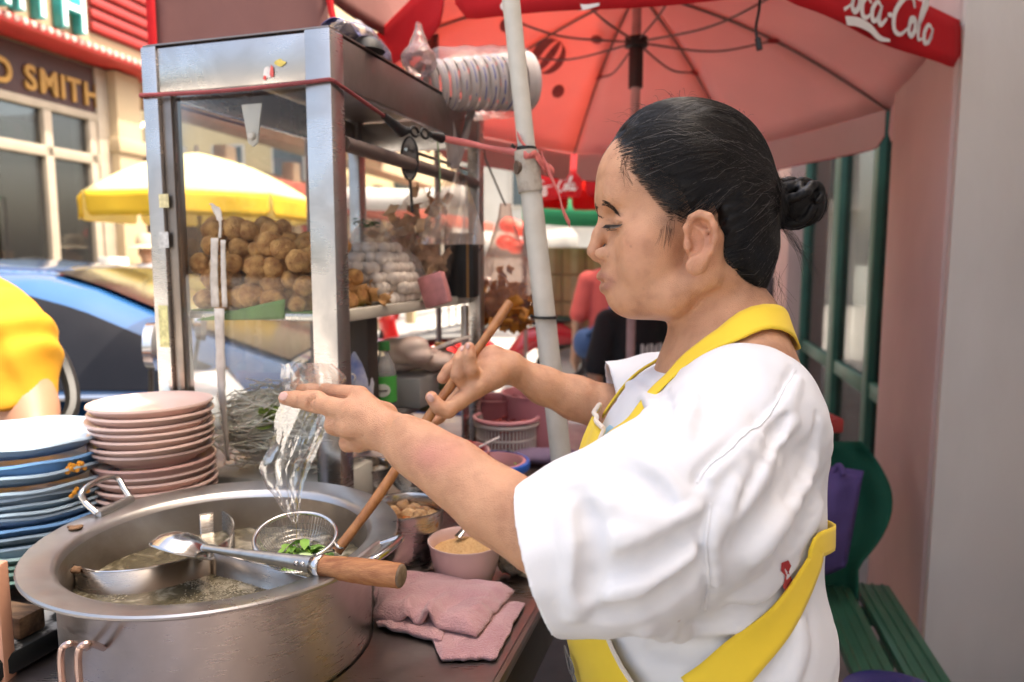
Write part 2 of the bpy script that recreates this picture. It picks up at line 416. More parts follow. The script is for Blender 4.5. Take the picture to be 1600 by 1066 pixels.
# ---- the goldsmith's shop on the left
GO = (-4.32, 6.05)
def s_px(px, off=0.0, o=GO):
    """where along a street wall the photo column px falls"""
    k = (px - 800) / FPX; b = Vector((o[0], o[1], 0)) + SN * off      # x = k * depth(y approx)
    return (k * b.y - b.x) / (ST.x - k * ST.y)
def h_px(py, s, off=0.0, o=GO):
    p = wallpt(o, s, 0, off); return CAMZ + (410 - py) / FPX * p.y * 1.0
cream = mat('cream_plaster', (0.40, 0.31, 0.19), 0.85, var=0.08, scale=2, bump=0.2, bscale=20)
pale = mat('pale_frame_paint', (0.34, 0.29, 0.22), 0.6, var=0.08)
redp = mat('red_enamel', (0.36, 0.025, 0.02), 0.45, var=0.12)
maroon = mat('maroon_board', (0.045, 0.012, 0.008), 0.5, var=0.2, scale=4)
gold = mat('gold_lettering', (0.38, 0.20, 0.04), 0.4, metal=0.3, var=0.1)
teal = mat('teal_letter_side', (0.03, 0.38, 0.38), 0.5); wht = mat('white_letter_face', (0.72, 0.76, 0.74), 0.5)
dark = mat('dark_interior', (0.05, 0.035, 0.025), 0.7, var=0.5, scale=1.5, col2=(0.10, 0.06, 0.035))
sglass = film_mat('shop_glass', (0.80, 0.83, 0.82), 0.30, 0.02, 0.02, bump=0.05, bscale=1.5)
shop = thing('shop_building', 'cream goldsmith shop with red eaves and glazed front on the far left', 'building', wallpt(GO, 0, 0))
m = MB(); wbox(m, GO, -4, 14, 3.25, 7.0, -0.9, -0.35); m.build('wall', cream, shop, smooth=0)
hC = 3.40
m = MB(); wbox(m, GO, -4, 9, hC + 0.09, hC + 0.92, -0.35, 0.0); fas = m.build('fascia', cream, shop, smooth=0)
m = MB(); wbox(m, GO, -4, 9, hC, hC + 0.09, -0.34, 0.06); trim = m.build('eaves_trim', redp, shop, bev=0.012)
bead = mat('pale_bead', (0.66, 0.42, 0.36), 0.5); bm_ = MB(); bm_.lathe([(0.0, -0.018), (0.026, -0.014), (0.03, 0), (0.026, 0.014), (0.0, 0.018)], 10)
bme = bm_.mesh('bead')
for i in range(60):
    b = mkobj('bead', bme if i == 0 else bme, bead if i == 0 else None, trim); b.location = wallpt(GO, -0.3 + i * 0.085, hC + 0.055, 0.062); b.rotation_euler = (math.pi / 2, 0, R_(90 - 13)); b.matrix_parent_inverse = WM(trim).inverted()
for k, (h0, h1, f1, mm) in enumerate(((0.92, 0.98, 0.10, redp), (0.98, 1.06, 0.04, bead), (1.06, 1.13, 0.16, redp), (1.13, 1.24, 0.22, mat('grey_gutter', (0.35, 0.42, 0.42), 0.6)))):
    m = MB(); wbox(m, GO, -4, 9, hC + h0, hC + h1, -0.34, f1); m.build('cornice', mm, shop, bev=0.01)
s0, s1 = s_px(165), s_px(300)
for i in range(5):
    m = MB(); h0 = hC + 0.22 + i * 0.118; wbox(m, GO, s0, s1 + 1.6, h0, h0 + 0.075, 0.0, 0.05); m.build('louvre', redp, shop, bev=0.012)
m = MB(); wbox(m, GO, s0 - 0.01, s1 + 1.6, hC + 0.2, hC + 0.84, 0.002, 0.014); m.build('louvre_back', mat('dark_red_back', (0.16, 0.02, 0.015), 0.7), shop, smooth=0)
# roof-sign letters
def wall_text(txt, size, s_end, h, off, mface, name, parent, depth=0.03, bold=0.0, side=None, xs=1.0, o=GO):
    """letters standing on a street wall, the last one ending at s_end"""
    items = []; x = 0.0
    for ch in txt:
        if ch == ' ': x += size * 0.35 * xs; continue
        me = text_mesh(ch, size, depth, bold=bold); w = max(v.co.x for v in me.vertices); items.append((ch, x, me)); x += (w + size * 0.10) * xs
    for ch, dx, me in items:
        p = s_end - x + dx
        me.transform(frame_M(wallpt(o, p, h, off), ST * xs, UPV, SN)); ob = mkobj(name, me, side or mface, parent, smooth=0)
        if side is not None: f = place_mesh(text_mesh(ch, size, 0.004, bold=bold - 0.012), frame_M(wallpt(o, p, h, off + depth + 0.004), ST * xs, UPV, SN)); mkobj('letter_face', f, mface, ob, smooth=0)
wall_text('SMITH', 0.55, s_px(152), 3.53, 0.07, wht, 'letter', shop, 0.05, 0.014, teal, 0.80)
# recessed maroon board with gold letters
OF = -0.30
m = MB(); wbox(m, GO, -4, s_px(167, OF), 2.92, 3.37, OF - 0.04, OF); board = m.build('sign_board', maroon, shop, smooth=0)
wall_text('GOLD SMITH', 0.31, s_px(174, OF), 2.985, OF + 0.012, gold, 'letter', board, 0.012, 0.008, None, 0.90)
# glazed front
e = s_px(167, OF)
def fr(a, b, h0, h1, name='window_frame', off=OF, d=0.09, mm=pale):
    m = MB(); wbox(m, GO, a, b, h0, h1, off - d, off + 0.02); return m.build(name, mm, shop, bev=0.006)
fr(-4, e + 0.06, 2.84, 2.915); fr(-4, e + 0.06, 2.40, 2.50)
xs_ = [s_px(92, OF) - 1.9, s_px(8, OF), s_px(92, OF), s_px(160, OF)]
for i, a in enumerate(xs_): fr(a - 0.045, a + 0.045, 0.35 if i != 1 else 2.505, 2.835, 'mullion', OF, 0.085)
fr(-4, e, 0.0, 0.345, 'stall_riser', OF, 0.2, mat('brown_tile', (0.16, 0.09, 0.05), 0.5))
for a, b in zip([-4] + xs_, xs_ + [e]):
    if b - a < 0.15: continue
    for h0, h1 in ((0.345, 2.40), (2.50, 2.84)):
        m = MB(); wbox(m, GO, a + 0.045, b - 0.045, h0, h1, OF - 0.045, OF - 0.035); m.build('pane', sglass, shop, smooth=0)
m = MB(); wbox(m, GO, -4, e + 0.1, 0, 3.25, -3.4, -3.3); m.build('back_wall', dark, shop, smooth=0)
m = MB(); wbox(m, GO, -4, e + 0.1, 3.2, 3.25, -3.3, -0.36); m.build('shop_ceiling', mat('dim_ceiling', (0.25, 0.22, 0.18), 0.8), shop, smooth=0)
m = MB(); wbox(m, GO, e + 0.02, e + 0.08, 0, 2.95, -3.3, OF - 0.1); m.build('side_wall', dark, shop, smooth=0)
def shop_item(name, label, cat, s, h0, h1, w, off, mm, emit=None):
    m = MB(); wbox(m, GO, s, s + w, h0, h1, off - 0.06, off); return tag(m.build(name, mm, None, bev=0.01), label, cat)
warm = mat('warm_lit_panel', (0.9, 0.42, 0.08), 0.6, emit=0.35)
shop_item('lit_panel', 'narrow orange lit panel inside the goldsmith shop window', 'panel', s_px(105, -1.2), 0.9, 1.9, 0.10, -1.2, warm)
shop_item('display_case', 'long brown wooden display case behind the shop window', 'display case', -1.0, 0.34, 1.05, 4.2, -1.6, mat('brown_case', (0.30, 0.15, 0.06), 0.4, var=0.3))
shop_item('red_banner', 'red banner hanging behind the shop window glass', 'banner', s_px(118, -0.9), 1.9, 2.36, 0.5, -0.9, redp)
shop_item('poster', 'teal and white poster high behind the shop window', 'poster', s_px(15, -0.8), 2.5, 2.8, 0.5, -0.8, mat('teal_poster', (0.1, 0.45, 0.38), 0.6, col2=(0.7, 0.75, 0.75), scale=6))
# columns beside the glazing, then the open shop further on
for px, w, mm in ((176, 0.16, pale), (203, 0.34, cream)):
    m = MB(); a = s_px(px, OF) ; wbox(m, GO, a - w / 2, a + w / 2, 0, 3.38, OF - 0.3, OF + 0.03 + (w > 0.2) * 0.1); m.build('column', mm, shop, bev=0.01)
    if w > 0.2:
        m = MB(); wbox(m, GO, a - w / 2 - 0.03, a + w / 2 + 0.03, 2.55, 2.70, OF - 0.28, OF + 0.16); m.build('column_capital', cream, shop, bev=0.01)
far = thing('open_shop', 'dim open-fronted shop beyond the cream column, seen past the glass cabinet', 'building', wallpt(GO, 6, 0))
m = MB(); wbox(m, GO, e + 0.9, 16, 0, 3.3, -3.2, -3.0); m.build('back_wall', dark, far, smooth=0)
for k in range(5):
    a = e + 2.2 + k * 1.7; m = MB(); wbox(m, GO, a, a + 0.22, 0, 2.95, OF - 0.2, OF); m.build('column', cream, far, bev=0.01)
    m = MB(); wbox(m, GO, a + 0.22, a + 1.7, 1.9, 2.0, OF - 0.2, OF - 0.1); m.build('rail', redp, far, bev=0.01)
m = MB(); wbox(m, GO, e + 0.9, 16, 2.25, 2.55, OF - 0.1, OF + 0.5); m.build('awning', mat('brown_awning', (0.30, 0.06, 0.035), 0.7, var=0.2), far, bev=0.03)
lm = mat('warm_lamp_glow', (1.0, 0.72, 0.35), 0.5, emit=2.5); m = MB(); p = PY(218, 200, 8.6); m.tube([p + Vector((-0.06, 0, -0.03)), p + Vector((0.06, 0, 0.05))], 0.022, 8); tag(m.build('tube_lamp', lm), 'small lit warm tube lamp under the eaves by the cream column', 'lamp')
m = MB(); wbox(m, GO, 3.0, 4.6, 1.0, 1.32, -0.5, -0.2); 
a = s_px(178, 0.1); m = MB(); wbox(m, GO, a - 0.12, a + 0.12, 0.95, 1.45, 0.05, 0.2); tag(m.build('wall_box', mat('white_box', (0.6, 0.6, 0.58), 0.5), bev=0.01), 'white box fixed to the shop column beside the yellow umbrella', 'box')

# ---- buildings at the far end
def far_building(label, c, w, d, h, colr, rows, cols, rz=13, seed=0):
    t = thing('building', label, 'building', c, 'buildings closing the end of the street'); rg = random.Random(seed)
    M = Matrix.Translation(c) @ Matrix.Rotation(R_(-rz), 4, 'Z')
    MBm = mat('facade_%d' % seed, colr, 0.85, var=0.12, scale=0.6); m = MB(); m.box((-w / 2, 0, 0), (w / 2, d, h), M); m.build('wall', MBm, t, smooth=0)
    wm = mat('far_window_glass', (0.06, 0.08, 0.09), 0.15, var=0.3, scale=0.5); fm = mat('far_window_frame', (0.5, 0.48, 0.44), 0.7)
    for i in range(rows):
        for j in range(cols):
            x = -w / 2 + (j + 0.5) * w / cols; z = 3.4 + i * 3.1
            m = MB(); m.box((x - 0.55, -0.06, z - 0.07), (x + 0.55, 0.0, z + 1.5), M); f = m.build('window', fm, t, smooth=0)
            m = MB(); m.box((x - 0.47, -0.09, z), (x + 0.47, -0.065, z + 1.42), M); m.build('pane', wm, f, smooth=0)
            if rg.random() < 0.4: m = MB(); m.box((x - 0.7, -0.7, z - 0.35), (x + 0.7, -0.001, z - 0.2), M); m.build('balcony', fm, t, smooth=0)
    return t
far_building('pale grey building far down the street, seen between cabinet and pole', (-0.6, 26, 0), 9, 8, 11, (0.42, 0.42, 0.40), 2, 4, seed=1)
far_building('yellowish building far down the street left of the white pole', (-8.5, 22, 0), 6, 6, 9, (0.50, 0.40, 0.22), 2, 3, seed=2)
far_building('reddish building far down the street behind the green awning', (6.5, 30, 0), 7, 6, 12, (0.36, 0.16, 0.12), 3, 3, seed=3)

# ---- the shopfront on the right: pink pillars, green window frames
RO = (1.262, 2.12)
pink = mat('pink_pillar_paint', (0.49, 0.33, 0.29), 0.75, scale=2.5, bump=0.5, bscale=30, col2=(0.58, 0.41, 0.36), stretch=(1.2, 1.2, 0.8), detail=9, thresh=(0.25, 0.65))
greyw = mat('grey_rendered_wall', (0.53, 0.465, 0.405), 0.85, scale=2.6, bump=0.6, bscale=35, col2=(0.64, 0.57, 0.50), stretch=(1.4, 1.4, 0.5), detail=10, thresh=(0.25, 0.62))
grn = mat('green_frame_paint', (0.035, 0.13, 0.09), 0.45, var=0.2, scale=6)
rsh = thing('shopfront', 'shopfront on the right with pink pillars and dark green window frames', 'building', (1.6, 3.0, 0))
m = MB(); wbox(m, RO, 0.0, 0.60, 0, 4.6, 0.0, 0.45); m.build('pillar', pink, rsh, bev=0.012)
m = MB(); wbox(m, RO, -0.030, -0.003, 0, 4.6, 0.012, 2.2); m.build('end_wall', greyw, rsh, smooth=0)
m = MB(); wbox(m, RO, 3.1, 3.75, 0, 4.6, 0.0, 0.45); m.build('pillar', pink, rsh, bev=0.012)
m = MB(); wbox(m, RO, 5.6, 6.2, 0, 4.6, 0.0, 0.45); m.build('pillar', pink, rsh, bev=0.012)
m = MB(); wbox(m, RO, -9.0, 9.0, 4.6, 4.75, 0.0, 2.5); m.build('roof_slab', greyw, rsh, smooth=0)  # carried on out of view, height set to put the vendor in shade
m = MB(); wbox(m, RO, 0.6, 9.0, 3.0, 4.59, 0.03, 0.3); m.build('upper_wall', pink, rsh, smooth=0)
def rf(s0, s1, h0, h1, f0=0.10, f1=0.17, name='window_frame'): m = MB(); wbox(m, RO, s0, s1, h0, h1, f0, f1); return m.build(name, grn, rsh, bev=0.006)
for s_ in (0.605, 1.18, 1.95, 3.03): rf(s_, s_ + 0.085 + (s_ > 1.9) * 0.07, 0.15, 2.99)
for h_ in (0.15, 0.78, 2.92): 
    for a, b in ((0.69, 1.18), (1.265, 1.95), (2.105, 3.03)): rf(a, b, h_, h_ + 0.075, 0.11, 0.165, 'window_rail')
rglass = film_mat('dusty_window_glass', (0.55, 0.57, 0.55), 0.22, 0.03, 0.05, bump=0.04, bscale=2.0, hazecol=(0.3, 0.28, 0.26))
for a, b in ((0.69, 1.18), (1.265, 1.95), (2.105, 3.03)):
    for h0, h1 in ((0.225, 0.78), (0.855, 2.92)): m = MB(); wbox(m, RO, a, b, h0, h1, 0.132, 0.140); m.build('pane', rglass, rsh, smooth=0)
    m = MB(); wbox(m, RO, a + 0.02, b - 0.02, 0.86, 1.16, 0.20, 0.21); m.build('frosted_strip', mat('frosted', (0.42, 0.40, 0.36), 0.7), rsh, smooth=0)
m = MB(); wbox(m, RO, -9.0, -0.9, 0, 4.599, 0.05, 0.5); m.build('unseen_shade_wall', greyw, rsh, smooth=0)  # unseen wall beside the viewpoint, added to keep the sun off the vendor
m = MB(); wbox(m, RO, -0.9, -0.031, 0, 4.599, 0.62, 0.9); m.build('unseen_shade_wall', greyw, rsh, smooth=0)  # second stretch of the unseen wall added for shade
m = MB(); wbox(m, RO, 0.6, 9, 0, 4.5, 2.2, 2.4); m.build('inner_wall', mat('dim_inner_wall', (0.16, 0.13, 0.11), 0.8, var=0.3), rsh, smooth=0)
m = MB(); wbox(m, RO, 3.76, 5.6, 0, 3.0, 0.30, 0.34); m.build('shutter', mat('pale_shutter', (0.22, 0.17, 0.15), 0.7), rsh, smooth=0)

# ---- parasols
DOME = 0.34
def parasol(label, c, Rr, ph, tx, ty, v, zc, colors, pole_px=None, group=None, pole_bottom=0.0, ribs=True, runner=0.0, name='parasol', text=None, textcol=None, curved=0.06, pole_m=None, rib_m=None, dome=DOME, nseg=8):
    t = thing(name, label, 'umbrella', (c[0], c[1], pole_bottom), group)
    cm, vm = colors
    def rim(a, r=1.0): x, y = math.cos(a) * Rr * r, math.sin(a) * Rr * r; return Vector((c[0] + x, c[1] + y, zc + x * tx + y * ty))
    apex = Vector((c[0], c[1], zc + dome)); n = 8
    for k in range(8):
        a0, a1 = ph + k * math.pi / 4, ph + (k + 1) * math.pi / 4; p0, p1 = rim(a0), rim(a1)
        def surf(u, w, p0=p0, p1=p1):
            e = p0.lerp(p1, w); q = apex.lerp(e, u)
            q = q + UPV * (0.16 * dome * math.sin(math.pi * u) - curved * 0.35 * u * math.sin(math.pi * w) * math.sin(math.pi * min(1, u * 0.9)))
            return q
        m = MB(); m.grid(surf, 10, 6); m.build('canopy_panel', cm, t, smooth=180, solid=0.0015)
        # hanging flap with rounded corners
        def flap(u, w, p0=p0, p1=p1):
            e = p0.lerp(p1, 0.02 + 0.96 * u); edge = min(u, 1 - u); L = v * (1 - 0.30 * max(0, 1 - edge / 0.06) ** 2)
            out = ((p0 + p1) / 2 - apex); out.z = 0; out.normalize()
            return e - UPV * (L * w + 0.002) + out * (0.010 * math.sin(u * 9 + k) * w + 0.004)
        m = MB(); m.grid(flap, 24, 4); fl = m.build('valance_flap', vm, t, smooth=180, solid=0.0015)
        m = MB(); m.grid(lambda u, w: flap(u, w * 0.985) - ((p0 + p1) / 2 - apex).normalized() * 0.003, 24, 4); m.build('flap_lining', cm, fl, smooth=180)
        if text and k in text:
            out = ((p0 + p1) / 2 - apex); out.z = 0; out.normalize(); xd = (p0 - p1).normalized()
            if xd.cross(UPV).dot(out) < 0: xd = -xd
            text[k](fl, (p0 + p1) / 2, xd, out, (p1 - p0).length)
        if ribs:
            m = MB(); pts = [surf(u, 0.0) - UPV * 0.008 for u in [i / 8 for i in range(9)]]; m.tube(pts, 0.0045, 6); m.build('rib', rib_m, t)
            if runner:
                hub = Vector((c[0], c[1], zc + runner)); j = surf(0.52, 0) - UPV * 0.012; md = hub.lerp(j, 0.55) - UPV * 0.035
                m = MB(); m.tube(catmull([hub, md, j], 6), 0.004, 6); st = m.build('strut', rib_m, t)
                m = MB(); m.tube([j + (j - hub).normalized() * -0.02, j + (j - hub).normalized() * 0.02], 0.009, 8); m.build('rib_joint', mat('joint_red', (0.3, 0.03, 0.03), 0.5), st)
    m = MB(); m.tube([Vector((c[0], c[1], pole_bottom)), Vector((c[0], c[1], zc + dome + 0.05))], 0.017, 12); m.build('pole', pole_m, t)
    if runner:
        m = MB(); m.lathe([(0.018, -0.16), (0.026, -0.16), (0.026, -0.02), (0.042, -0.015), (0.042, 0.015), (0.018, 0.02)], 14, (c[0], c[1], zc + runner)); m.build('runner', mat('black_plastic', (0.012, 0.012, 0.012), 0.5), t)
    m = MB(); m.lathe([(0.0, 0.0), (0.17, 0.0), (0.19, 0.02), (0.17, 0.05), (0.03, 0.07), (0.0, 0.07)], 20, (c[0], c[1], pole_bottom)); m.build('base', mat('concrete_base', (0.3, 0.3, 0.29), 0.9), t)
    return t
# a flowing script drawn as pen strokes: (list of strokes; x right, y up, width)
def pen(strokes, width, M, z=0.0):
    mb = MB()
    for st, w0, w1 in strokes:
        pts = catmull([Vector((x, y, 0)) for x, y in st], 7); n = len(pts); L = []
        for i, p in enumerate(pts):
            a, b = pts[max(0, i - 1)], pts[min(n - 1, i + 1)]; tn = (b - a).normalized(); nm = Vector((-tn.y, tn.x, 0))
            w = width * (w0 + (w1 - w0) * math.sin(math.pi * i / (n - 1))); L.append((M @ (p + nm * w), M @ (p - nm * w)))
        vs_ = [q for pr in L for q in pr]; mb.add(vs_, [(2 * i, 2 * i + 1, 2 * i + 3, 2 * i + 2) for i in range(n - 1)])
    return mb
def script_strokes():
    S = []; P_ = lambda w0, w1, *p: S.append((p, w0, w1))
    P_(0.5, 1.5, (0.95, 0.78), (0.80, 0.98), (0.45, 0.90), (0.16, 0.48), (0.22, 0.08), (0.50, 0.0), (0.82, 0.22))            # C
    P_(0.5, 1.4, (0.82, 0.22), (0.86, 0.48), (1.05, 0.52), (1.12, 0.28), (0.98, 0.08), (0.84, 0.18), (0.92, 0.44), (1.18, 0.42))  # o
    P_(0.5, 1.4, (1.56, 0.44), (1.38, 0.54), (1.22, 0.34), (1.28, 0.08), (1.46, 0.06), (1.62, 0.22))                          # c
    P_(0.5, 1.4, (1.98, 0.46), (1.80, 0.54), (1.64, 0.30), (1.70, 0.06), (1.88, 0.14), (2.00, 0.50)); P_(0.6, 1.4, (2.00, 0.50), (1.94, 0.14), (2.06, 0.04), (2.26, 0.24))  # a
    P_(0.9, 1.2, (2.28, 0.34), (2.46, 0.38))                                                                                  # -
    P_(0.5, 1.5, (3.38, 0.80), (3.22, 1.02), (2.86, 0.90), (2.56, 0.46), (2.62, 0.06), (2.90, 0.0), (3.20, 0.24))            # C
    P_(0.5, 1.4, (3.20, 0.24), (3.26, 0.50), (3.44, 0.52), (3.50, 0.28), (3.38, 0.08), (3.24, 0.18), (3.32, 0.44), (3.56, 0.40))  # o
    P_(0.5, 1.4, (3.58, 0.20), (3.82, 0.78), (3.92, 1.06), (3.78, 1.04), (3.66, 0.50), (3.70, 0.08), (3.90, 0.14))            # l
    P_(0.5, 1.4, (4.28, 0.46), (4.08, 0.54), (3.94, 0.30), (4.00, 0.06), (4.18, 0.14), (4.30, 0.50)); P_(0.6, 1.4, (4.30, 0.50), (4.24, 0.14), (4.36, 0.02), (4.56, 0.22))  # a
    P_(0.6, 2.2, (0.20, 0.05), (0.10, -0.14), (0.50, -0.24), (1.10, -0.14), (1.62, -0.16), (2.06, -0.30), (2.50, -0.26))       # tail
    return S
script_m = mat('cream_script_print', (0.72, 0.66, 0.62), 0.8, var=0.04)
def script_on(height, xfrac=0.0, yoff=-0.10, scale=None, slant=0.12):
    def f(fl, mid, xd, out, L):
        sc = height
        M = frame_M(mid + out * 0.0085 + xd * (xfrac * L - 2.35 * sc) + UPV * yoff, xd * sc, (UPV + xd * slant) * sc, out * sc)
        mb = pen(script_strokes(), 0.05, M)
        # follow the flap's waves
        mb.build('script_lettering', script_m, fl, smooth=0, solid=0.0012)
    return f
redc = cloth_mat('red_parasol_cloth', (0.50, 0.045, 0.05), 0.55, (0.95, 0.16, 0.12), scale=2.0, bump=0.35, bscale=6)
pinkc = cloth_mat('faded_red_parasol_lining', (0.76, 0.62, 0.59), 0.36, (0.98, 0.30, 0.23), scale=1.6, bump=0.5, bscale=5, var=0.1)
redv = cloth_mat('red_valance_cloth', (0.52, 0.012, 0.018), 0.20, (0.8, 0.03, 0.03), bump=0.25, bscale=8)
steel_rib = mat('dull_steel_rib', (0.20, 0.16, 0.15), 0.45, metal=0.7, var=0.2)
polem = mat('pinkish_pole_paint', (0.42, 0.27, 0.26), 0.5, var=0.2, scale=20)
UMB = dict(c=(0.451, 2.704), Rr=1.012, ph=0.137, tx=-0.042, ty=-0.101, v=0.139, zc=2.043)
big = parasol('big red parasol with script lettering hanging over the vendor', UMB['c'], UMB['Rr'], UMB['ph'], UMB['tx'], UMB['ty'], UMB['v'], UMB['zc'], (pinkc, redv), runner=0.15, pole_m=polem, rib_m=steel_rib,
              text={5: script_on(0.100, -0.02, -0.105), 6: script_on(0.100, 0.05, -0.108)})
# printed balloons on one panel (dark prints showing through)
prm = cloth_mat('grey_canopy_print', (0.30, 0.13, 0.12), 0.25, (0.45, 0.12, 0.10))
def balloon(px, py, w, h, rot, d):
    for a, b in ((-1.0, -0.42), (-0.16, 0.30), (0.58, 1.0)):
        m = MB(); ps = []
        for i in range(15):
            y = -1 + 2 * i / 14; k = math.sqrt(max(0, 1 - y * y)); ps.append((a * k, y, b * k))
        vs_ = []
        for l, y, r in ps:
            for x in (l, r):
                X, Y = x * w * math.cos(rot) - y * h * math.sin(rot), x * w * math.sin(rot) + y * h * math.cos(rot); vs_.append(P(px + X, py + Y, d - 0.0012 * (py + Y - py)))
        m.add(vs_, [(2 * i, 2 * i + 1, 2 * i + 3, 2 * i + 2) for i in range(14)]); yield m
def canopy_hit(px, py):
    """where a sight line meets the big parasol's cone"""
    o = Vector((0, 0, CAMZ)); v = (P(px, py, 1) - o).normalized(); dg = None
    c = Vector((UMB['c'][0], UMB['c'][1], 0)); best = None
    for i in range(400):
        t = 1.6 + i * 0.006; p = o + v * t; q = p - c; r = math.hypot(q.x, q.y) / UMB['Rr']; a = math.atan2(q.y, q.x)
        rl = math.cos(math.pi / 8) / math.cos(((a - UMB['ph']) % (math.pi / 4)) - math.pi / 8); u = r / rl
        z = UMB['zc'] + (q.x * UMB['tx'] + q.y * UMB['ty']) + DOME * (1 - u) + 0.16 * DOME * math.sin(math.pi * min(1, u))
        if u < 1 and p.z > z - 0.022: return p
    return p
for (px, py, w, h, rot) in ((857, 88, 25, 30, 0.65), (872, 143, 9, 11, 0.6), (790, 40, 9, 11, 0.3), (932, 62, 9, 7, 0.2)):
    for a, b in (((-1.0, -0.42), (-0.16, 0.30), (0.58, 1.0)) if w > 20 else ((-1, 1),))[0:3]:
        m = MB(); vs_ = []
        for i in range(15):
            y = -1 + 2 * i / 14; k = math.sqrt(max(0, 1 - y * y))
            for x in (a * k, b * k): vs_.append(canopy_hit(px + x * w * math.cos(rot) - y * h * math.sin(rot), py + x * w * math.sin(rot) + y * h * math.cos(rot)))
        m.add(vs_, [(2 * i, 2 * i + 1, 2 * i + 3, 2 * i + 2) for i in range(14)]); m.build('balloon_print', prm, big, smooth=0)
# cord hanging from the near edge
cb = mat('black_cord', (0.02, 0.018, 0.016), 0.6)
m = MB(); q = [P(1188, -20, 1.72), P(1186, 15, 1.72), P(1181, 45, 1.72), P(1186, 72, 1.72)]; m.tube(catmull(q, 6), 0.0035, 6); c_ = m.build('cord', cb, big)
m = MB(); m.tube([P(1184, 60, 1.72), P(1187, 78, 1.72)], 0.0075, 8); m.build('cord_toggle', mat('black_plastic', (0.012, 0.012, 0.012), 0.5), c_)
# boxy cloth awning behind the cabinet
bro = cloth_mat('shaded_awning_cloth', (0.22, 0.105, 0.095), 0.12, (0.40, 0.16, 0.13), bump=0.3, bscale=5)  # red cloth browned: its shade is painted into the colour
aw = thing('cloth_awning', 'boxy brownish red cloth awning hanging behind the top of the glass cabinet', 'awning', (-0.9, 2.0, 0))
fl_, fr_ = P(245, 60, 1.98), P(512, 60, 1.90); AZ0, AZ1 = 1.93, 2.34; fl_.z = fr_.z = 0; bk_v = Vector((0.30, 0.95, 0)) * 0.75
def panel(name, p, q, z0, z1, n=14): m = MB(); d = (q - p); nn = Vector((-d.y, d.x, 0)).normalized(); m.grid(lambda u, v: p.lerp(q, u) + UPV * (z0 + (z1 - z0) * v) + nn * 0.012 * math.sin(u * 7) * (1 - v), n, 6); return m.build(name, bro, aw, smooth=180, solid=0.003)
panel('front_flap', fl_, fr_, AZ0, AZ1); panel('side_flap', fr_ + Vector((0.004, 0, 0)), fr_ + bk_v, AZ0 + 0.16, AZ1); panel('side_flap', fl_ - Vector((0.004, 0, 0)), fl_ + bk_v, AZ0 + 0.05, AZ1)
m = MB(); m.grid(lambda u, v: fl_.lerp(fr_, u) + bk_v * v + UPV * (AZ1 + 0.004 + 0.04 * math.sin(math.pi * v)), 10, 10); m.build('roof_cloth', redc, aw, smooth=180, solid=0.003)
for a_, z0 in ((fl_ + Vector((-0.006, -0.012, 0)), 1.62), ): m = MB(); m.grid(lambda u, v: a_ + Vector(((v - 0.5) * 0.024, -0.004 * math.sin(v * 3.1), 0)) + UPV * (z0 + (AZ1 - z0) * u), 12, 3); m.build('red_edging', redv, aw, smooth=180, solid=0.003)
m = MB(); m.tube([fr_ + Vector((-0.03, -0.012, 0)) + UPV * AZ1, fr_ + Vector((0.035, -0.012, 0)) + UPV * AZ0], 0.009, 8); m.build('red_edging', redv, aw)
for p_ in (fl_ + Vector((0.012, 0.02, 0)), fr_ + Vector((-0.012, 0.02, 0)), fl_ + bk_v * 0.96, fr_ + bk_v * 0.96): m = MB(); m.tube([p_, p_ + UPV * AZ1], 0.011, 8); m.build('post', steel_rib, aw)

# far parasols
yel = cloth_mat('yellow_parasol_cloth', (0.88, 0.82, 0.50), 0.35, (0.9, 0.8, 0.3), bump=0.2); yelv = cloth_mat('yellow_valance', (0.88, 0.62, 0.06), 0.4, (0.95, 0.75, 0.1))  # canopy yellow whitened, sun glare painted into the cloth colour
c = PY(310, 300, 5.4); parasol('yellow parasol glaring in the sun, seen through the glass cabinet', (c.x, 5.4), 0.82, 0.2, 0, 0, 0.16, CAMZ + (410 - 318) / FPX * 5.4 + 0.02, (yel, yelv), pole_m=steel_rib, ribs=False, dome=0.34,
    text={4: (lambda fl, mid, xd, out, L: None)})
for k, px in ((0, 185), (1, 372), (2, 432)):
    p = PY(px, 331, 4.62 if k == 0 else 4.66)
c = PY(925, 280, 6.4); parasol('small far red parasol with white script beside the vendor\'s forehead', (c.x + 0.15, 6.4), 0.75, 0.39, 0, 0, 0.20, CAMZ + (410 - 278) / FPX * 6.0, (redc, redv), pole_m=steel_rib, ribs=False, text={5: script_on(0.10, 0.1, -0.14), 4: script_on(0.1, 0, -0.14)})
c = PY(60, 300, 7.6); 

# ---- stalls down the street
def awning(label, cpx, cpy, d, w, dep, colr, name='stall_awning', sag=0.05):
    c = PY(cpx, cpy, d); t = thing(name, label, 'awning', (c.x, c.y, 0)); cm = cloth_mat('awning_%s' % name + str(int(cpx)), colr, 0.4, bump=0.3, bscale=4)
    m = MB(); m.grid(lambda u, v: (c.x - w / 2 + w * u, c.y - dep / 2 + dep * v, c.z + 0.25 * v - sag * math.sin(math.pi * u)), 10, 6); m.build('canopy', cm, t, smooth=180, solid=0.004)
    m = MB(); m.grid(lambda u, v: (c.x - w / 2 + w * u, c.y - dep / 2 - 0.01, c.z - 0.002 - 0.30 * v - sag * math.sin(math.pi * u)), 10, 2); m.build('skirt', cm, t, smooth=180, solid=0.004)
    for sx in (-1, 1):
        for sy in (-1, 1): m = MB(); m.tube([(c.x + sx * (w / 2 - 0.04), c.y + sy * (dep / 2 - 0.04), 0), (c.x + sx * (w / 2 - 0.04), c.y + sy * (dep / 2 - 0.04), c.z - 0.01 + 0.25 * (sy > 0))], 0.02, 8); m.build('post', steel_rib, t)
    return t
awning('bright green stall awning down the street under the far red parasol', 915, 312, 8.5, 1.5, 1.4, (0.06, 0.42, 0.20))
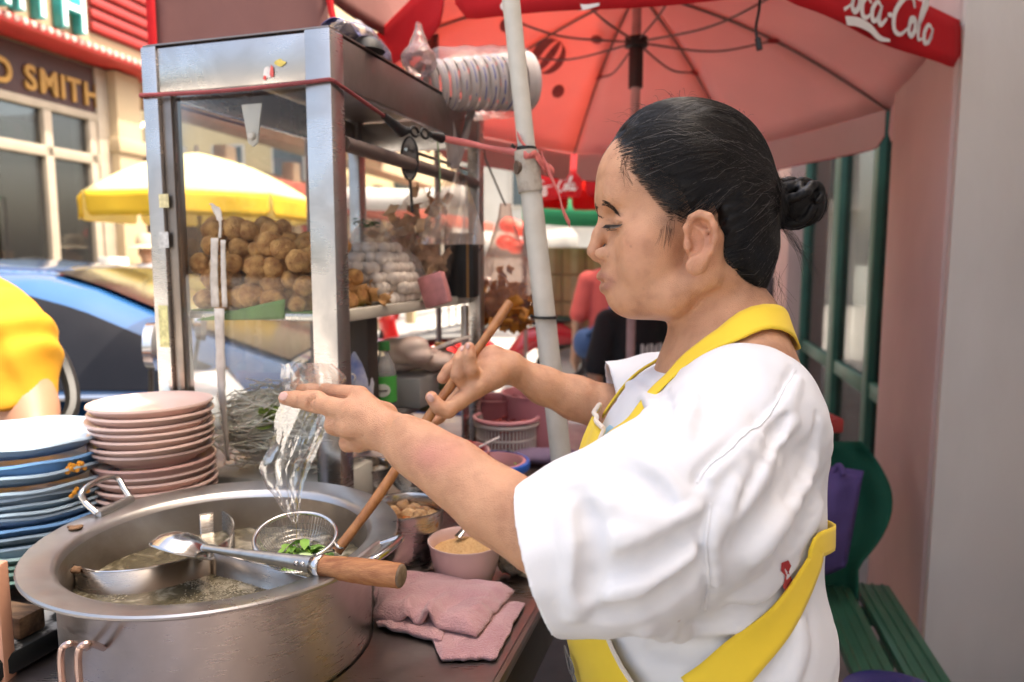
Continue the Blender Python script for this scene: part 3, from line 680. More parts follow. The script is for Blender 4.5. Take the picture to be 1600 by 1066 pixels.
awning('grey stall awning further down the street left of the green one', 800, 372, 14, 2.4, 1.8, (0.35, 0.34, 0.32), sag=0.1)
awning('white tarpaulin awning far down the street behind the cabinet', 620, 300, 13, 2.6, 2.0, (0.6, 0.6, 0.58), sag=0.1)
kraft = mat('brown_cardboard', (0.36, 0.22, 0.11), 0.85, var=0.15, scale=4); cart_m = mat('trolley_steel', (0.25, 0.24, 0.23), 0.5, metal=0.6)
c = PY(893, 470, 9.0); tr = thing('hand_trolley', 'low steel trolley loaded with brown cartons in the street', 'trolley', (c.x, c.y, 0))
m = MB(); m.box((c.x - 0.42, c.y - 0.35, 0.2), (c.x + 0.42, c.y + 0.35, 0.26)); m.build('deck', cart_m, tr, bev=0.01)
for sx in (-1, 1):
    for sy in (-1, 1): m = MB(); m.lathe([(0.0, -0.03), (0.09, -0.03), (0.1, -0.015), (0.1, 0.015), (0.09, 0.03), (0, 0.03)], 16, (c.x + sx * 0.34, c.y + sy * 0.28, 0.1), Matrix.Rotation(math.pi / 2, 4, 'X')); m.build('wheel', mat('black_rubber', (0.02, 0.02, 0.02), 0.7), tr)
bx_, rowsN = MB(), 0
names = ['bottom', 'second', 'third', 'top']; sidew = ['left', 'middle', 'right']
for i in range(4):
    for j in range(3):
        m = MB(); x = c.x - 0.42 + j * 0.28; m.box((x + 0.005, c.y - 0.33, 0.265 + i * 0.33), (x + 0.275, c.y + 0.33, 0.262 + i * 0.33 + 0.325)); o = m.build('carton', kraft, None, bev=0.008); tag(o, f'brown carton on the street trolley, {names[i]} row, {sidew[j]} stack', 'carton', 'cartons on the trolley')
        m = MB(); m.box((x + 0.10, c.y - 0.332, 0.275 + i * 0.33), (x + 0.18, c.y - 0.3305, 0.58 + i * 0.33)); m.build('tape', mat('carton_tape', (0.45, 0.33, 0.2), 0.4), o, smooth=0)
# red paper lanterns on a far stall
for k, (px, py) in enumerate(((795, 352), (812, 358), (790, 378), (806, 384))):
    c = PY(px, py, 10.5); m = MB(); m.lathe([(0.0, -0.11), (0.06, -0.105), (0.13, -0.05), (0.145, 0), (0.13, 0.05), (0.06, 0.105), (0, 0.11)], 16, c); tag(m.build('lantern', mat('red_lantern', (0.75, 0.09, 0.06), 0.6, emit=0.15)), ['red lantern at the upper left of the far cluster', 'red lantern at the upper right of the far cluster', 'red lantern at the lower left of the far cluster', 'red lantern at the lower right of the far cluster'][k], 'lantern', 'lanterns over a far stall')

# ---- scooters
def scooter(label, px, d, rz, colr, key):
    c = PZ(px, 500, 0.0); c = Vector(((px - 800) / FPX * d, d, 0)); t = thing('scooter', label, 'scooter', c, 'scooters parked down the street')
    M = Matrix.Translation(c) @ Matrix.Rotation(R_(rz), 4, 'Z'); pm = mat('scooter_paint_' + key, colr, 0.25, coat=0.6, var=0.05); bk = mat('black_plastic', (0.012, 0.012, 0.012), 0.5); tyre = mat('black_rubber', (0.02, 0.02, 0.02), 0.7); chrome = mat('chrome', (0.6, 0.6, 0.6), 0.12, metal=1.0)
    X = lambda *p: M @ Vector(p)
    for x in (-0.62, 0.62):
        m = MB(); m.tube([X(x + 0.21 * math.cos(a), 0, 0.25 + 0.21 * math.sin(a)) for a in [i * math.pi / 12 for i in range(24)]], 0.045, 8, closed=True); w = m.build('wheel', tyre, t)
        m = MB(); m.tube([X(x, -0.03, 0.25), X(x, 0.03, 0.25)], 0.16, 16); m.build('rim', chrome, w)
    m = MB(); m.grid(lambda u, v: X(0.30 + 0.12 * u + 0.10 * math.cos((v - 0.5) * 3.0), (v - 0.5) * (0.36 - 0.1 * u), 0.30 + 0.62 * u), 8, 10); m.build('leg_shield', pm, t, smooth=180, solid=0.02)
    m = MB(); m.tube([X(-0.75, 0, 0.52), X(-0.5, 0, 0.58), X(-0.15, 0, 0.52), X(0.05, 0, 0.32)], [0.06, 0.15, 0.14, 0.08], 12); m.build('body', pm, t)
    m = MB(); m.tube([X(-0.72, 0, 0.74), X(-0.4, 0, 0.74), X(-0.02, 0, 0.70)], [0.09, 0.12, 0.08], 12, ry=[0.04, 0.05, 0.04]); m.build('seat', bk, t)
    m = MB(); m.tube([X(0.62, 0, 0.27), X(0.48, 0, 0.75), X(0.40, 0, 1.0)], 0.03, 8); m.build('fork', bk, t)
    m = MB(); m.tube([X(0.62 + 0.26 * math.cos(a), 0, 0.25 + 0.26 * math.sin(a)) for a in [0.3 + i * 0.25 for i in range(9)]], 0.05, 8); m.build('mudguard', pm, t)
    m = MB(); m.tube(catmull([X(0.30, -0.34, 1.02), X(0.40, -0.18, 1.0), X(0.42, 0, 0.98), X(0.40, 0.18, 1.0), X(0.30, 0.34, 1.02)], 4), 0.018, 8); m.build('handlebar', bk, t)
    m = MB(); m.tube([X(0.36, 0, 0.96), X(0.46, 0, 0.95), X(0.52, 0, 0.93)], [0.12, 0.13, 0.08], 14); hd = m.build('headlamp_cowl', pm, t)
    m = MB(); m.tube([X(0.50, 0, 0.935), X(0.54, 0, 0.925)], [0.075, 0.05], 14); m.build('headlight', mat('lamp_glass', (0.7, 0.7, 0.68), 0.08, spec=1.0), hd)
    for s in (-1, 1):
        m = MB(); m.tube([X(0.34, s * 0.28, 1.02), X(0.36, s * 0.34, 1.16)], 0.007, 6); st = m.build('mirror_stem', bk, t); m = MB(); m.tube([X(0.355, s * 0.34, 1.19), X(0.375, s * 0.34, 1.19)], 0.06, 12); m.build('mirror', chrome, st)
scooter('red scooter parked in the street, seen under the shelf of the cabinet', 600, 6.2, 200, (0.55, 0.02, 0.02), 'red')
scooter('second red scooter parked right of the first, seen past the cabinet', 668, 7.0, 215, (0.55, 0.02, 0.02), 'red')
scooter('dark red scooter in the sun beside the white pole', 806, 8.2, 190, (0.42, 0.02, 0.03), 'dark_red')
scooter('black scooter in front of the goldsmith shop behind the blue car', 118, 5.4, 30, (0.03, 0.03, 0.035), 'black')

# ---- the blue car
def car():
    c = Vector((-2.42, 3.22, 0)); M = Matrix.Translation(c) @ Matrix.Rotation(R_(2), 4, 'Z'); X = lambda x, y, z: M @ Vector((x, y, z))
    t = thing('parked_car', 'blue sedan standing behind the plates and the glass cabinet', 'car', c)
    paint = mat('blue_car_paint', (0.018, 0.085, 0.22), 0.2, coat=1.0, var=0.04, scale=2); glass = mat('tinted_car_glass', (0.012, 0.012, 0.014), 0.10, spec=0.22); bk = mat('black_trim', (0.015, 0.015, 0.016), 0.45); rub = mat('black_rubber', (0.02, 0.02, 0.02), 0.7)
    st = [-2.2, -2.1, -1.7, -1.2, -0.6, 0.0, 0.6, 1.1, 1.6, 2.0, 2.3, 2.42]
    zt = [0.72, 0.90, 0.98, 0.96, 0.95, 0.95, 0.95, 0.98, 1.04, 0.98, 0.80, 0.55]; hw = [0.66, 0.78, 0.84, 0.86, 0.87, 0.87, 0.87, 0.86, 0.84, 0.80, 0.70, 0.60]
    def body(u, v):
        i = u * (len(st) - 1); k = min(int(i), len(st) - 2); f = i - k; x = st[k] + (st[k + 1] - st[k]) * f; z1 = zt[k] + (zt[k + 1] - zt[k]) * f; w = hw[k] + (hw[k + 1] - hw[k]) * f
        a = math.pi * v; cx = math.copysign(abs(math.cos(a)) ** 0.42, math.cos(a)); sz = abs(math.sin(a)) ** 0.5
        return X(x, -cx * w * (1 - 0.10 * sz), 0.28 + (z1 - 0.28) * sz)
    m = MB(); m.grid(body, 33, 28); m.build('body', paint, t, smooth=180)
    # cabin: roof line with rounded section
    rx = [-1.95, -1.5, -1.0, -0.4, 0.2, 0.61, 0.84, 1.06, 1.35, 1.62]; rz = [0.95, 1.20, 1.36, 1.415, 1.415, 1.377, 1.316, 1.23, 1.12, 1.03]; rw = [0.70, 0.68, 0.64, 0.62, 0.62, 0.63, 0.645, 0.66, 0.69, 0.72]
    def cab(u, v, sh=0.0):
        i = u * 9; k = min(int(i), 8); f = i - k; x = rx[k] + (rx[k + 1] - rx[k]) * f; z1 = rz[k] + (rz[k + 1] - rz[k]) * f; w = rw[k] + (rw[k + 1] - rw[k]) * f
        a = math.pi * v; cx = math.copysign(abs(math.cos(a)) ** 0.30, math.cos(a)); sz = abs(math.sin(a)) ** 0.30
        z = 0.93 + (z1 - 0.93) * sz; wd = w + (0.20 * (1 - sz) if True else 0)
        return X(x, -(wd - 0.0) * cx * (1 + sh), z + sh * 0.5)
    m = MB(); m.grid(cab, 36, 28); m.build('cabin', paint, t, smooth=180)
    # side glass: follows the cabin's side, set just proud, on both sides
    def lerp_(xs, ys, x): return float(np.interp(x, xs, ys))
    for s in (-1, 1):
        for (x0, x1, nm) in ((-1.50, -0.72, 'rear_window'), (-0.66, 0.18, 'side_window'), (0.24, 1.36, 'front_window')):
            def wnd(u, v):
                x = x0 + (x1 - x0) * u; top = lerp_(rx, rz, x) - 0.085; bot = 0.965; top = max(top, bot + 0.005); z = bot + (top - bot) * v
                w = lerp_(rx, rw, x); szz = min(0.999, max(0.0, (z - 0.93) / (lerp_(rx, rz, x) - 0.93))); q = szz ** (1 / 0.30); cx = max(0.0, 1 - q * q) ** 0.15
                return X(x, s * ((w + 0.20 * (1 - szz)) * cx + 0.006), z)
            m = MB(); m.grid(wnd, 16, 10); m.build(nm, glass, t, smooth=180)
        m = MB(); m.tube([X(-1.6, s * 0.885, 0.948), X(1.4, s * 0.88, 0.948)], 0.012, 6); m.build('window_sill_trim', mat('chrome', (0.6, 0.6, 0.6), 0.12, metal=1.0), t)
        m = MB(); m.tube([X(1.46, s * 0.86, 0.97), X(1.42, s * 0.93, 1.01), X(1.42, s * 1.02, 1.01)], [0.02, 0.055, 0.045], 12); mr = m.build('wing_mirror', paint, t)
        m = MB(); m.tube([X(-0.1, s * 0.882, 0.82), X(0.08, s * 0.885, 0.82)], 0.014, 8); m.build('door_handle', paint, t)
        for x in (-1.35, 1.62):
            m = MB(); m.tube([X(x + 0.26 * math.cos(a), s * 0.80, 0.32 + 0.26 * math.sin(a)) for a in [i * math.pi / 14 for i in range(28)]], 0.075, 10, closed=True); w = m.build('wheel', rub, t)
            m = MB(); m.tube([X(x, s * 0.76, 0.32), X(x, s * 0.87, 0.32)], 0.19, 20); m.build('rim', mat('alloy', (0.45, 0.45, 0.46), 0.3, metal=0.9), w)
        m = MB(); m.tube([X(2.20, s * 0.60, 0.64), X(2.34, s * 0.50, 0.62)], [0.10, 0.07], 12); m.build('headlight', mat('lamp_glass', (0.7, 0.7, 0.68), 0.08, spec=1.0), t)
    def ws(u, v):
        x = 0.66 + 0.92 * u; y = (v - 0.5) * 2 * (0.50 + 0.16 * u); return X(x, y, lerp_(rx, rz, x) + 0.012 - 0.02 * abs(v - 0.5))
    m = MB(); m.grid(ws, 8, 8); m.build('windscreen', glass, t, smooth=180)
    m = MB(); m.box((-2.15, -0.80, 0.2), (2.1, 0.80, 0.33), M); m.build('underbody', bk, t, bev=0.03)
car()

# ---- passers-by
def pedestrian(label, px, d, height, rz, shirt, legs, hair=(0.015, 0.012, 0.01), hat=None, long_hair=False, bag=None, name='person', h=0.012, print_=None, skin=(0.45, 0.25, 0.15), lean=0.0):
    c = Vector(((px - 800) / FPX * d, d, 0)); t = thing(name, label, 'person', c, None); k = height / 1.70
    rot = np.array(Matrix.Rotation(R_(rz), 3, 'Z')); T = lambda x, y, z: rot @ (np.array([x, y, z]) * k) + np.array(c) + np.array([-lean * max(0.0, z - 1.22), 0, -0.35 * lean * max(0.0, z - 1.40)])
    lo, hi = np.array(c) - np.array([0.5 + lean * 0.5, 0.5, 0]), np.array(c) + np.array([0.5, 0.5, 1.95 * k])
    b = SDF(); b.ell(T(0, 0, 1.58), (0.077 * k, 0.095 * k, 0.115 * k), rot, k=0.02); b.ell(T(0, -0.06, 1.52), (0.05 * k, 0.05 * k, 0.06 * k), rot, k=0.03); b.cap(T(0, -0.09, 1.57), T(0, -0.10, 1.545), 0.012 * k, k=0.012); b.cap(T(0, 0.01, 1.50), T(0, 0.02, 1.36), 0.052 * k, k=0.03)
    for s in (-1, 1):
        b.ell(T(s * 0.078, 0.0, 1.57), (0.014 * k, 0.02 * k, 0.03 * k), rot, k=0.006)
        b.chain([T(s * 0.17, 0.02, 1.38), T(s * 0.235, 0.03, 1.10), T(s * 0.25, -0.05, 0.86)], [0.05 * k, 0.042 * k, 0.028 * k], k=0.02); b.chain([T(s * 0.25, -0.05, 0.86), T(s * 0.25, -0.08, 0.77), T(s * 0.245, -0.09, 0.69)], [0.032 * k, 0.036 * k, 0.014 * k], k=0.015); b.cap(T(s * 0.24, -0.08, 0.80), T(s * 0.215, -0.11, 0.75), 0.012 * k, k=0.01)
        b.chain([T(s * 0.09, 0.01, 0.9), T(s * 0.095, -0.01, 0.5), T(s * 0.1, 0.03, 0.09), T(s * 0.105, -0.10, 0.035)], [0.085 * k, 0.058 * k, 0.038 * k, 0.035 * k], k=0.02)
    b.chain([T(0, 0.01, 1.34), T(0, 0.0, 0.95)], [0.12 * k, 0.12 * k], k=0.04)
    b.build('body', mat('pedestrian_skin_%d' % int(skin[0] * 100), skin, 0.5, sss=0.1), lo, hi, h, t)
    s_ = SDF(); s_.chain([T(0, 0.01, 1.33), T(0, 0.0, 0.92)], [0.15 * k, 0.155 * k], k=0.04, flat=(rot @ np.array([0, 1, 0]), 0.86)); s_.cap(T(-0.15, 0.02, 1.375), T(0.15, 0.02, 1.375), 0.065 * k, k=0.04)
    for s in (-1, 1): s_.chain([T(s * 0.17, 0.02, 1.37), T(s * 0.225, 0.03, 1.13)], [0.066 * k, 0.07 * k], k=0.03)
    s_.build('shirt', shirt, lo, hi, h, t)
    l = SDF(); l.ell(T(0, 0, 0.90), (0.155 * k, 0.13 * k, 0.11 * k), rot, k=0.03)
    for s in (-1, 1): l.chain([T(s * 0.088, 0.01, 0.88), T(s * 0.095, -0.01, 0.5), T(s * 0.1, 0.03, 0.12)], [0.10 * k, 0.075 * k, 0.062 * k], k=0.03)
    l.build('trousers', legs, lo, hi, h, t)
    hr = SDF(); hr.ell(T(0, 0.018, 1.61), (0.087 * k, 0.100 * k, 0.105 * k), rot, k=0.02)
    if long_hair: hr.chain([T(0, 0.08, 1.58), T(0, 0.10, 1.38)], [0.075 * k, 0.06 * k], k=0.02)
    hr.ell(T(0, -0.11, 1.55), (0.085 * k, 0.06 * k, 0.085 * k), rot, op='s', k=0.02); hr.build('hair', mat('pedestrian_hair', hair, 0.5), lo, hi, 0.009, t)
    if hat:
        m = MB(); m.lathe([(0.0, 0.12), (0.07, 0.115), (0.098, 0.08), (0.105, 0.0), (0.19, -0.03), (0.195, -0.036), (0.10, -0.012)], 24, T(0, 0.01, 1.66)); m.build('hat', hat, t, solid=0.004)
    if bag:
        m = MB(); m.tube(catmull([Vector(T(-0.13, -0.10, 1.40)), Vector(T(0.02, -0.165, 1.15)), Vector(T(0.17, -0.12, 0.98)), Vector(T(0.17, 0.13, 0.98)), Vector(T(0.02, 0.18, 1.15)), Vector(T(-0.13, 0.12, 1.40))], 6, True), 0.018 * k, 8, closed=True); bg_ = m.build('bag_strap', bag, t)
        q = SDF(); q.ell(T(0.18, 0.10, 0.92), (0.09 * k, 0.06 * k, 0.11 * k), rot, k=0.01); q.build('shoulder_bag', bag, lo, hi, 0.012, t)
    if print_:
        m = MB(); 
        for i in range(5): m.add([Vector(T(-0.06 + 0.03 * i, -0.152, 1.26 - 0.02 * (i % 2))), Vector(T(-0.045 + 0.03 * i, -0.155, 1.26)), Vector(T(-0.04 + 0.03 * i, -0.155, 1.17 + 0.02 * (i % 3))), Vector(T(-0.06 + 0.03 * i, -0.152, 1.16))], [(0, 1, 2, 3)])
        m.build('shirt_print', print_, t, smooth=0, solid=0.006)
    return t
cot = lambda n, c: mat(n, c, 0.9, var=0.08, scale=6, bump=0.3, bscale=14, bdist=0.01)
pedestrian('passer-by in a coral red shirt with a blue shoulder bag down the street', 953, 4.9, 1.58, 175, cot('coral_shirt', (0.62, 0.10, 0.08)), cot('dark_skirt', (0.05, 0.05, 0.06)), bag=mat('blue_bag_cloth', (0.05, 0.10, 0.22), 0.8), long_hair=True)
pedestrian('person in a black T-shirt with white print beyond the vendor\'s shoulder', 992, 3.3, 1.40, 25, cot('black_shirt', (0.018, 0.018, 0.02)), cot('dark_skirt', (0.05, 0.05, 0.06)), print_=mat('white_print', (0.75, 0.75, 0.72), 0.8))
pedestrian('passer-by in a white shirt and beige sun hat by the open shop', 234, 7.6, 1.62, 20, cot('white_shirt_far', (0.70, 0.70, 0.70)), cot('dark_skirt', (0.05, 0.05, 0.06)), hat=mat('beige_hat', (0.45, 0.36, 0.25), 0.9))
pedestrian('dark-haired person in dark clothes behind the vendor\'s bun', 1236, 6.4, 1.50, 160, cot('charcoal_shirt', (0.06, 0.05, 0.05)), cot('dark_skirt', (0.05, 0.05, 0.06)), long_hair=True)
pedestrian('person in a pale blue shirt inside the green-framed window on the right', 1425, 3.6, 1.60, 30, cot('pale_blue_shirt', (0.35, 0.42, 0.60)), cot('dark_skirt', (0.05, 0.05, 0.06)))
# ================================================================ the food cart
CA = R_(17); CU = Vector((math.cos(CA), -math.sin(CA), 0)); CV = Vector((math.sin(CA), math.cos(CA), 0)); C0 = Vector((-0.269, 1.10, 0)); TZ = 0.93
CM = frame_M(C0, CU, CV, UPV)
def Q(u, v, z): return C0 + CU * u + CV * v + UPV * z
def uv_of(p): d = Vector((p[0], p[1], 0)) - C0; return d.dot(CU), d.dot(CV)
def steel_mat(name, col=(0.55, 0.53, 0.51), rough=0.3, scratch=0.12, stretch=(1, 1, 14), smudge=0.16, sc=9.0, tint2=None):
    if name in MATS: return MATS[name]
    m = bpy.data.materials.new(name); m.use_nodes = True; nt = m.node_tree; n = nt.nodes; L = nt.links; b = n['Principled BSDF']
    tc = n.new('ShaderNodeTexCoord'); mp = n.new('ShaderNodeMapping'); mp.inputs['Scale'].default_value = stretch; L.new(tc.outputs['Object'], mp.inputs[0])
    a = n.new('ShaderNodeTexNoise'); a.inputs['Scale'].default_value = 40; a.inputs['Detail'].default_value = 6; L.new(mp.outputs[0], a.inputs['Vector'])
    s2 = n.new('ShaderNodeTexNoise'); s2.inputs['Scale'].default_value = sc; s2.inputs['Detail'].default_value = 7; s2.inputs['Distortion'].default_value = 0.8; L.new(tc.outputs['Object'], s2.inputs['Vector'])
    c2 = tint2 or [v * 0.72 for v in col]
    co = _ramp(nt, s2.outputs['Fac'], [(0.35, c2), (0.62, col)]); L.new(co, b.inputs['Base Color'])
    b.inputs['Metallic'].default_value = 1.0
    m1 = n.new('ShaderNodeMapRange'); m1.inputs[1].default_value = 0.25; m1.inputs[2].default_value = 0.75; m1.inputs[3].default_value = rough - scratch; m1.inputs[4].default_value = rough + scratch; L.new(a.outputs['Fac'], m1.inputs[0])
    m2 = n.new('ShaderNodeMapRange'); m2.inputs[1].default_value = 0.3; m2.inputs[2].default_value = 0.7; m2.inputs[3].default_value = smudge; m2.inputs[4].default_value = -smudge * 0.5; L.new(s2.outputs['Fac'], m2.inputs[0])
    ad = n.new('ShaderNodeMath'); ad.use_clamp = True; L.new(m1.outputs[0], ad.inputs[0]); L.new(m2.outputs[0], ad.inputs[1]); L.new(ad.outputs[0], b.inputs['Roughness'])
    dn = n.new('ShaderNodeTexNoise'); dn.inputs['Scale'].default_value = 7; dn.inputs['Detail'].default_value = 2; L.new(tc.outputs['Object'], dn.inputs['Vector'])
    bp = n.new('ShaderNodeBump'); bp.inputs['Strength'].default_value = 0.35; bp.inputs['Distance'].default_value = 0.006; L.new(dn.outputs['Fac'], bp.inputs['Height'])
    b2 = n.new('ShaderNodeBump'); b2.inputs['Strength'].default_value = 0.0; b2.inputs['Distance'].default_value = 0.001; L.new(a.outputs['Fac'], b2.inputs['Height']); L.new(bp.outputs[0], b2.inputs['Normal']); L.new(b2.outputs[0], b.inputs['Normal'])
    MATS[name] = m; return m
steel = steel_mat('cabinet_steel', (0.62, 0.59, 0.56), 0.26, 0.05)
steel_t = steel_mat('worn_table_steel', (0.36, 0.30, 0.28), 0.34, 0.08, (1, 12, 1), 0.18, 5)
steel_p = steel_mat('pot_steel', (0.64, 0.61, 0.58), 0.30, 0.08, (1, 1, 10), 0.16, 5)
steel_r = steel_mat('pot_rim_steel', (0.55, 0.53, 0.51), 0.32, 0.05, (1, 1, 1), 0.14, 6)
bowl_s = steel_mat('bowl_steel', (0.52, 0.50, 0.48), 0.22, 0.06, (1, 1, 8), 0.1, 12)
bright = steel_mat('bright_wire', (0.66, 0.64, 0.62), 0.16, 0.03, (1, 1, 1), 0.06, 20)
blackp = mat('black_plastic', (0.012, 0.012, 0.012), 0.5)
# ---- table
PK = 0.85; POTC = Vector((-0.3563, 0.8539, 1.0655)); RZ = 1.0655
cart = thing('food_cart', 'stainless steel food cart table with the soup pot sunk into it', 'cart', Q(-0.2, 0.2, 0))
pu, pv_ = uv_of(POTC); hole = 0.1795; U0, U1, V0, V1 = -0.78, 0.335, -0.62, 1.05
mb = MB(); N = 96; ring = []; outer = []
for i in range(N):
    a = 2 * math.pi * i / N; dx, dy = math.cos(a), math.sin(a); ring.append((pu + hole * dx, pv_ + hole * dy))
    t = min([(U1 - pu) / dx if dx > 1e-6 else 9, (U0 - pu) / dx if dx < -1e-6 else 9, (V1 - pv_) / dy if dy > 1e-6 else 9, (V0 - pv_) / dy if dy < -1e-6 else 9]); outer.append((pu + t * dx, pv_ + t * dy))
for cu_, cv_ in ((U1, V1), (U0, V1), (U0, V0), (U1, V0)):
    k = min(range(N), key=lambda i: (outer[i][0] - cu_) ** 2 + (outer[i][1] - cv_) ** 2); outer[k] = (cu_, cv_)
vs_ = [Q(a, b, TZ) for a, b in ring] + [Q(a, b, TZ) for a, b in outer] + [Q(a, b, TZ - 0.025) for a, b in ring] + [Q(a, b, TZ - 0.03) for a, b in outer]
fs = []
for i in range(N):
    j = (i + 1) % N; fs += [(i, j, N + j, N + i), (2 * N + i, 3 * N + i, 3 * N + j, 2 * N + j), (i, 2 * N + i, 2 * N + j, j), (N + i, N + j, 3 * N + j, 3 * N + i)]
mb.add(vs_, fs); mb.build('table_top', steel_t, cart, smooth=30)
darkp = mat('grimy_dark_panel', (0.055, 0.05, 0.047), 0.6, var=0.4, scale=6)
for a, b, c, d_ in ((U1 - 0.035, U1 - 0.006, V0 + 0.01, V1 - 0.01), (U0 + 0.006, U0 + 0.035, V0 + 0.01, V1 - 0.01)):
    m = MB(); m.box((a, c, TZ - 0.12), (b, d_, TZ - 0.031), CM); m.build('apron_rail', darkp, cart, bev=0.003)
for c, d_ in ((V0 + 0.01, V0 + 0.04), (V1 - 0.04, V1 - 0.01)):
    m = MB(); m.box((U0 + 0.036, c, TZ - 0.12), (U1 - 0.036, d_, TZ - 0.031), CM); m.build('apron_rail', darkp, cart, bev=0.003)
m = MB(); m.tube([Q(U1 + 0.001, V0, TZ - 0.008), Q(U1 + 0.001, V1, TZ - 0.008)], 0.007, 8); m.build('edge_roll', steel_t, cart)
for a in (U0 + 0.03, U1 - 0.03):
    for b in (V0 + 0.03, V1 - 0.03): m = MB(); m.box((a - 0.02, b - 0.02, 0.0), (a + 0.02, b + 0.02, TZ - 0.121), CM); m.build('leg', darkp, cart, bev=0.003)
m = MB(); m.box((U0 + 0.05, V0 + 0.05, 0.30), (U1 - 0.05, V1 - 0.05, 0.33), CM); m.build('lower_shelf', darkp, cart, smooth=0)
for k, (px, py, s) in enumerate(((802, 1066, 0.09),)): pass
ston = mat('speckled_black_stone', (0.022, 0.024, 0.023), 0.35, col2=(0.55, 0.55, 0.52), scale=16, thresh=(0.585, 0.64), bump=0.2, bscale=30)
c = PZ(30, 1010, TZ + 0.03); u_, v_ = uv_of(c)
m = MB(); m.box((u_ - 0.2, v_ - 0.16, TZ + 0.002), (u_ + 0.005, v_ + 0.08, TZ + 0.03), CM); tag(m.build('stone_slab', ston, bev=0.006), 'black stone slab with white spill marks left of the pot', 'slab')
woodb = mat('charred_wood', (0.05, 0.028, 0.015), 0.8, col2=(0.22, 0.13, 0.07), scale=22, stretch=(1, 5, 5), bump=0.6, bscale=60)
c = PZ(38, 965, TZ + 0.05); u_, v_ = uv_of(c); m = MB(); m.box((u_ - 0.10, v_ - 0.016, TZ + 0.0305), (u_ + 0.012, v_ + 0.018, TZ + 0.058), CM); tag(m.build('wood_block', woodb, bev=0.004), 'charred wooden block on the stone slab under the blue plates', 'block')
m = MB(); a = P(1, 880, 0.80); m.box((a.x - 0.03, a.y - 0.01, 0.5), (a.x + 0.0022, a.y + 0.01, a.z)); tag(m.build('salmon_post', mat('salmon_paint', (0.70, 0.36, 0.24), 0.5), bev=0.003), 'thin salmon coloured post at the lower left edge', 'post')

# ---- the soup pot
pot = thing('soup_pot', 'large stainless soup pot with wide flat rim and inner divider', 'pot', (POTC.x, POTC.y, 0.62))
m = MB(); m.lathe([(r * PK, z) for r, z in ((0.0, 0.68), (0.195, 0.68), (0.207, 0.695), (0.2085, 0.85), (0.2095, RZ - 0.014), (0.214, RZ - 0.007))], 96, (POTC.x, POTC.y, 0)); m.build('wall', steel_p, pot)
m = MB(); m.lathe([(r * PK, z) for r, z in ((0.2145, RZ - 0.0065), (0.247, RZ - 0.0035), (0.2505, RZ - 0.001), (0.251, RZ + 0.0015), (0.249, RZ + 0.0035), (0.245, RZ + 0.003), (0.214, RZ - 0.0005), (0.2085, RZ - 0.003), (0.2045, RZ - 0.010))], 96, (POTC.x, POTC.y, 0)); m.build('rim', steel_r, pot)
m = MB(); m.lathe([(r * PK, z) for r, z in ((0.2045, RZ - 0.010), (0.2035, RZ - 0.03), (0.2035, 0.72), (0.19, 0.705), (0.0, 0.705))], 96, (POTC.x, POTC.y, 0)); m.build('inner_wall', steel_mat('greasy_inner_steel', (0.46, 0.43, 0.40), 0.36, 0.06, (1, 1, 10), 0.14, 6, (0.24, 0.20, 0.165)), pot)
div_m = steel_mat('divider_steel', (0.36, 0.34, 0.31), 0.28, 0.06, (1, 1, 10), 0.14, 8, (0.20, 0.15, 0.11))
def rim_at(px, py, z=1.0): return PZ(px, py, z)
def clampr(p, r=0.2030 * 0.85):
    d = Vector((p.x - POTC.x, p.y - POTC.y, 0)); 
    if d.length > r: d = d.normalized() * r
    return Vector((POTC.x + d.x, POTC.y + d.y, p.z))
ZD = RZ - 0.027
arms = [[(96, 884), (150, 893), (215, 890), (275, 878), (330, 862)], [(330, 862), (360, 838), (364, 815), (348, 797), (322, 786), (290, 770)], [(330, 862), (400, 880), (470, 900), (520, 915), (590, 930)]]
for k, arm in enumerate(arms):
    pts = [clampr(rim_at(a, b, ZD)) for a, b in arm]; pts = catmull(pts, 8)
    m = MB(); m.grid(lambda u, v: pts[int(round(u * (len(pts) - 1)))] * 1.0 - UPV * (v * 0.33), len(pts) - 1, 4); dv = m.build('divider', div_m, pot, smooth=60, solid=0.0016)
    m = MB(); m.tube(pts, 0.0012, 6); m.build('divider_lip', bright, dv)
# broth
br = bpy.data.materials.new('broth'); br.use_nodes = True; nt = br.node_tree; b = nt.nodes['Principled BSDF']; tc = nt.nodes.new('ShaderNodeTexCoord')
n1 = nt.nodes.new('ShaderNodeTexNoise'); n1.inputs['Scale'].default_value = 26; n1.inputs['Detail'].default_value = 9; n1.inputs['Distortion'].default_value = 1.6; nt.links.new(tc.outputs['Object'], n1.inputs['Vector'])
n2 = nt.nodes.new('ShaderNodeTexVoronoi'); n2.inputs['Scale'].default_value = 75; n2.feature = 'DISTANCE_TO_EDGE'; nt.links.new(tc.outputs['Object'], n2.inputs['Vector'])
co = _ramp(nt, n1.outputs['Fac'], [(0.30, (0.075, 0.062, 0.036)), (0.52, (0.13, 0.11, 0.066)), (0.60, (0.27, 0.235, 0.165)), (0.70, (0.44, 0.40, 0.31))])
nt.links.new(co, b.inputs['Base Color']); b.inputs['Roughness'].default_value = 0.10; b.inputs['Coat Weight'].default_value = 0.5
bp = nt.nodes.new('ShaderNodeBump'); bp.inputs['Strength'].default_value = 0.6; bp.inputs['Distance'].default_value = 0.004; nt.links.new(n1.outputs['Fac'], bp.inputs['Height']); nt.links.new(bp.outputs[0], b.inputs['Normal'])
m = MB(); LZ = RZ - 0.056; rows = [0.0] + [0.2030 * PK * (i + 1) / 24 for i in range(24)]
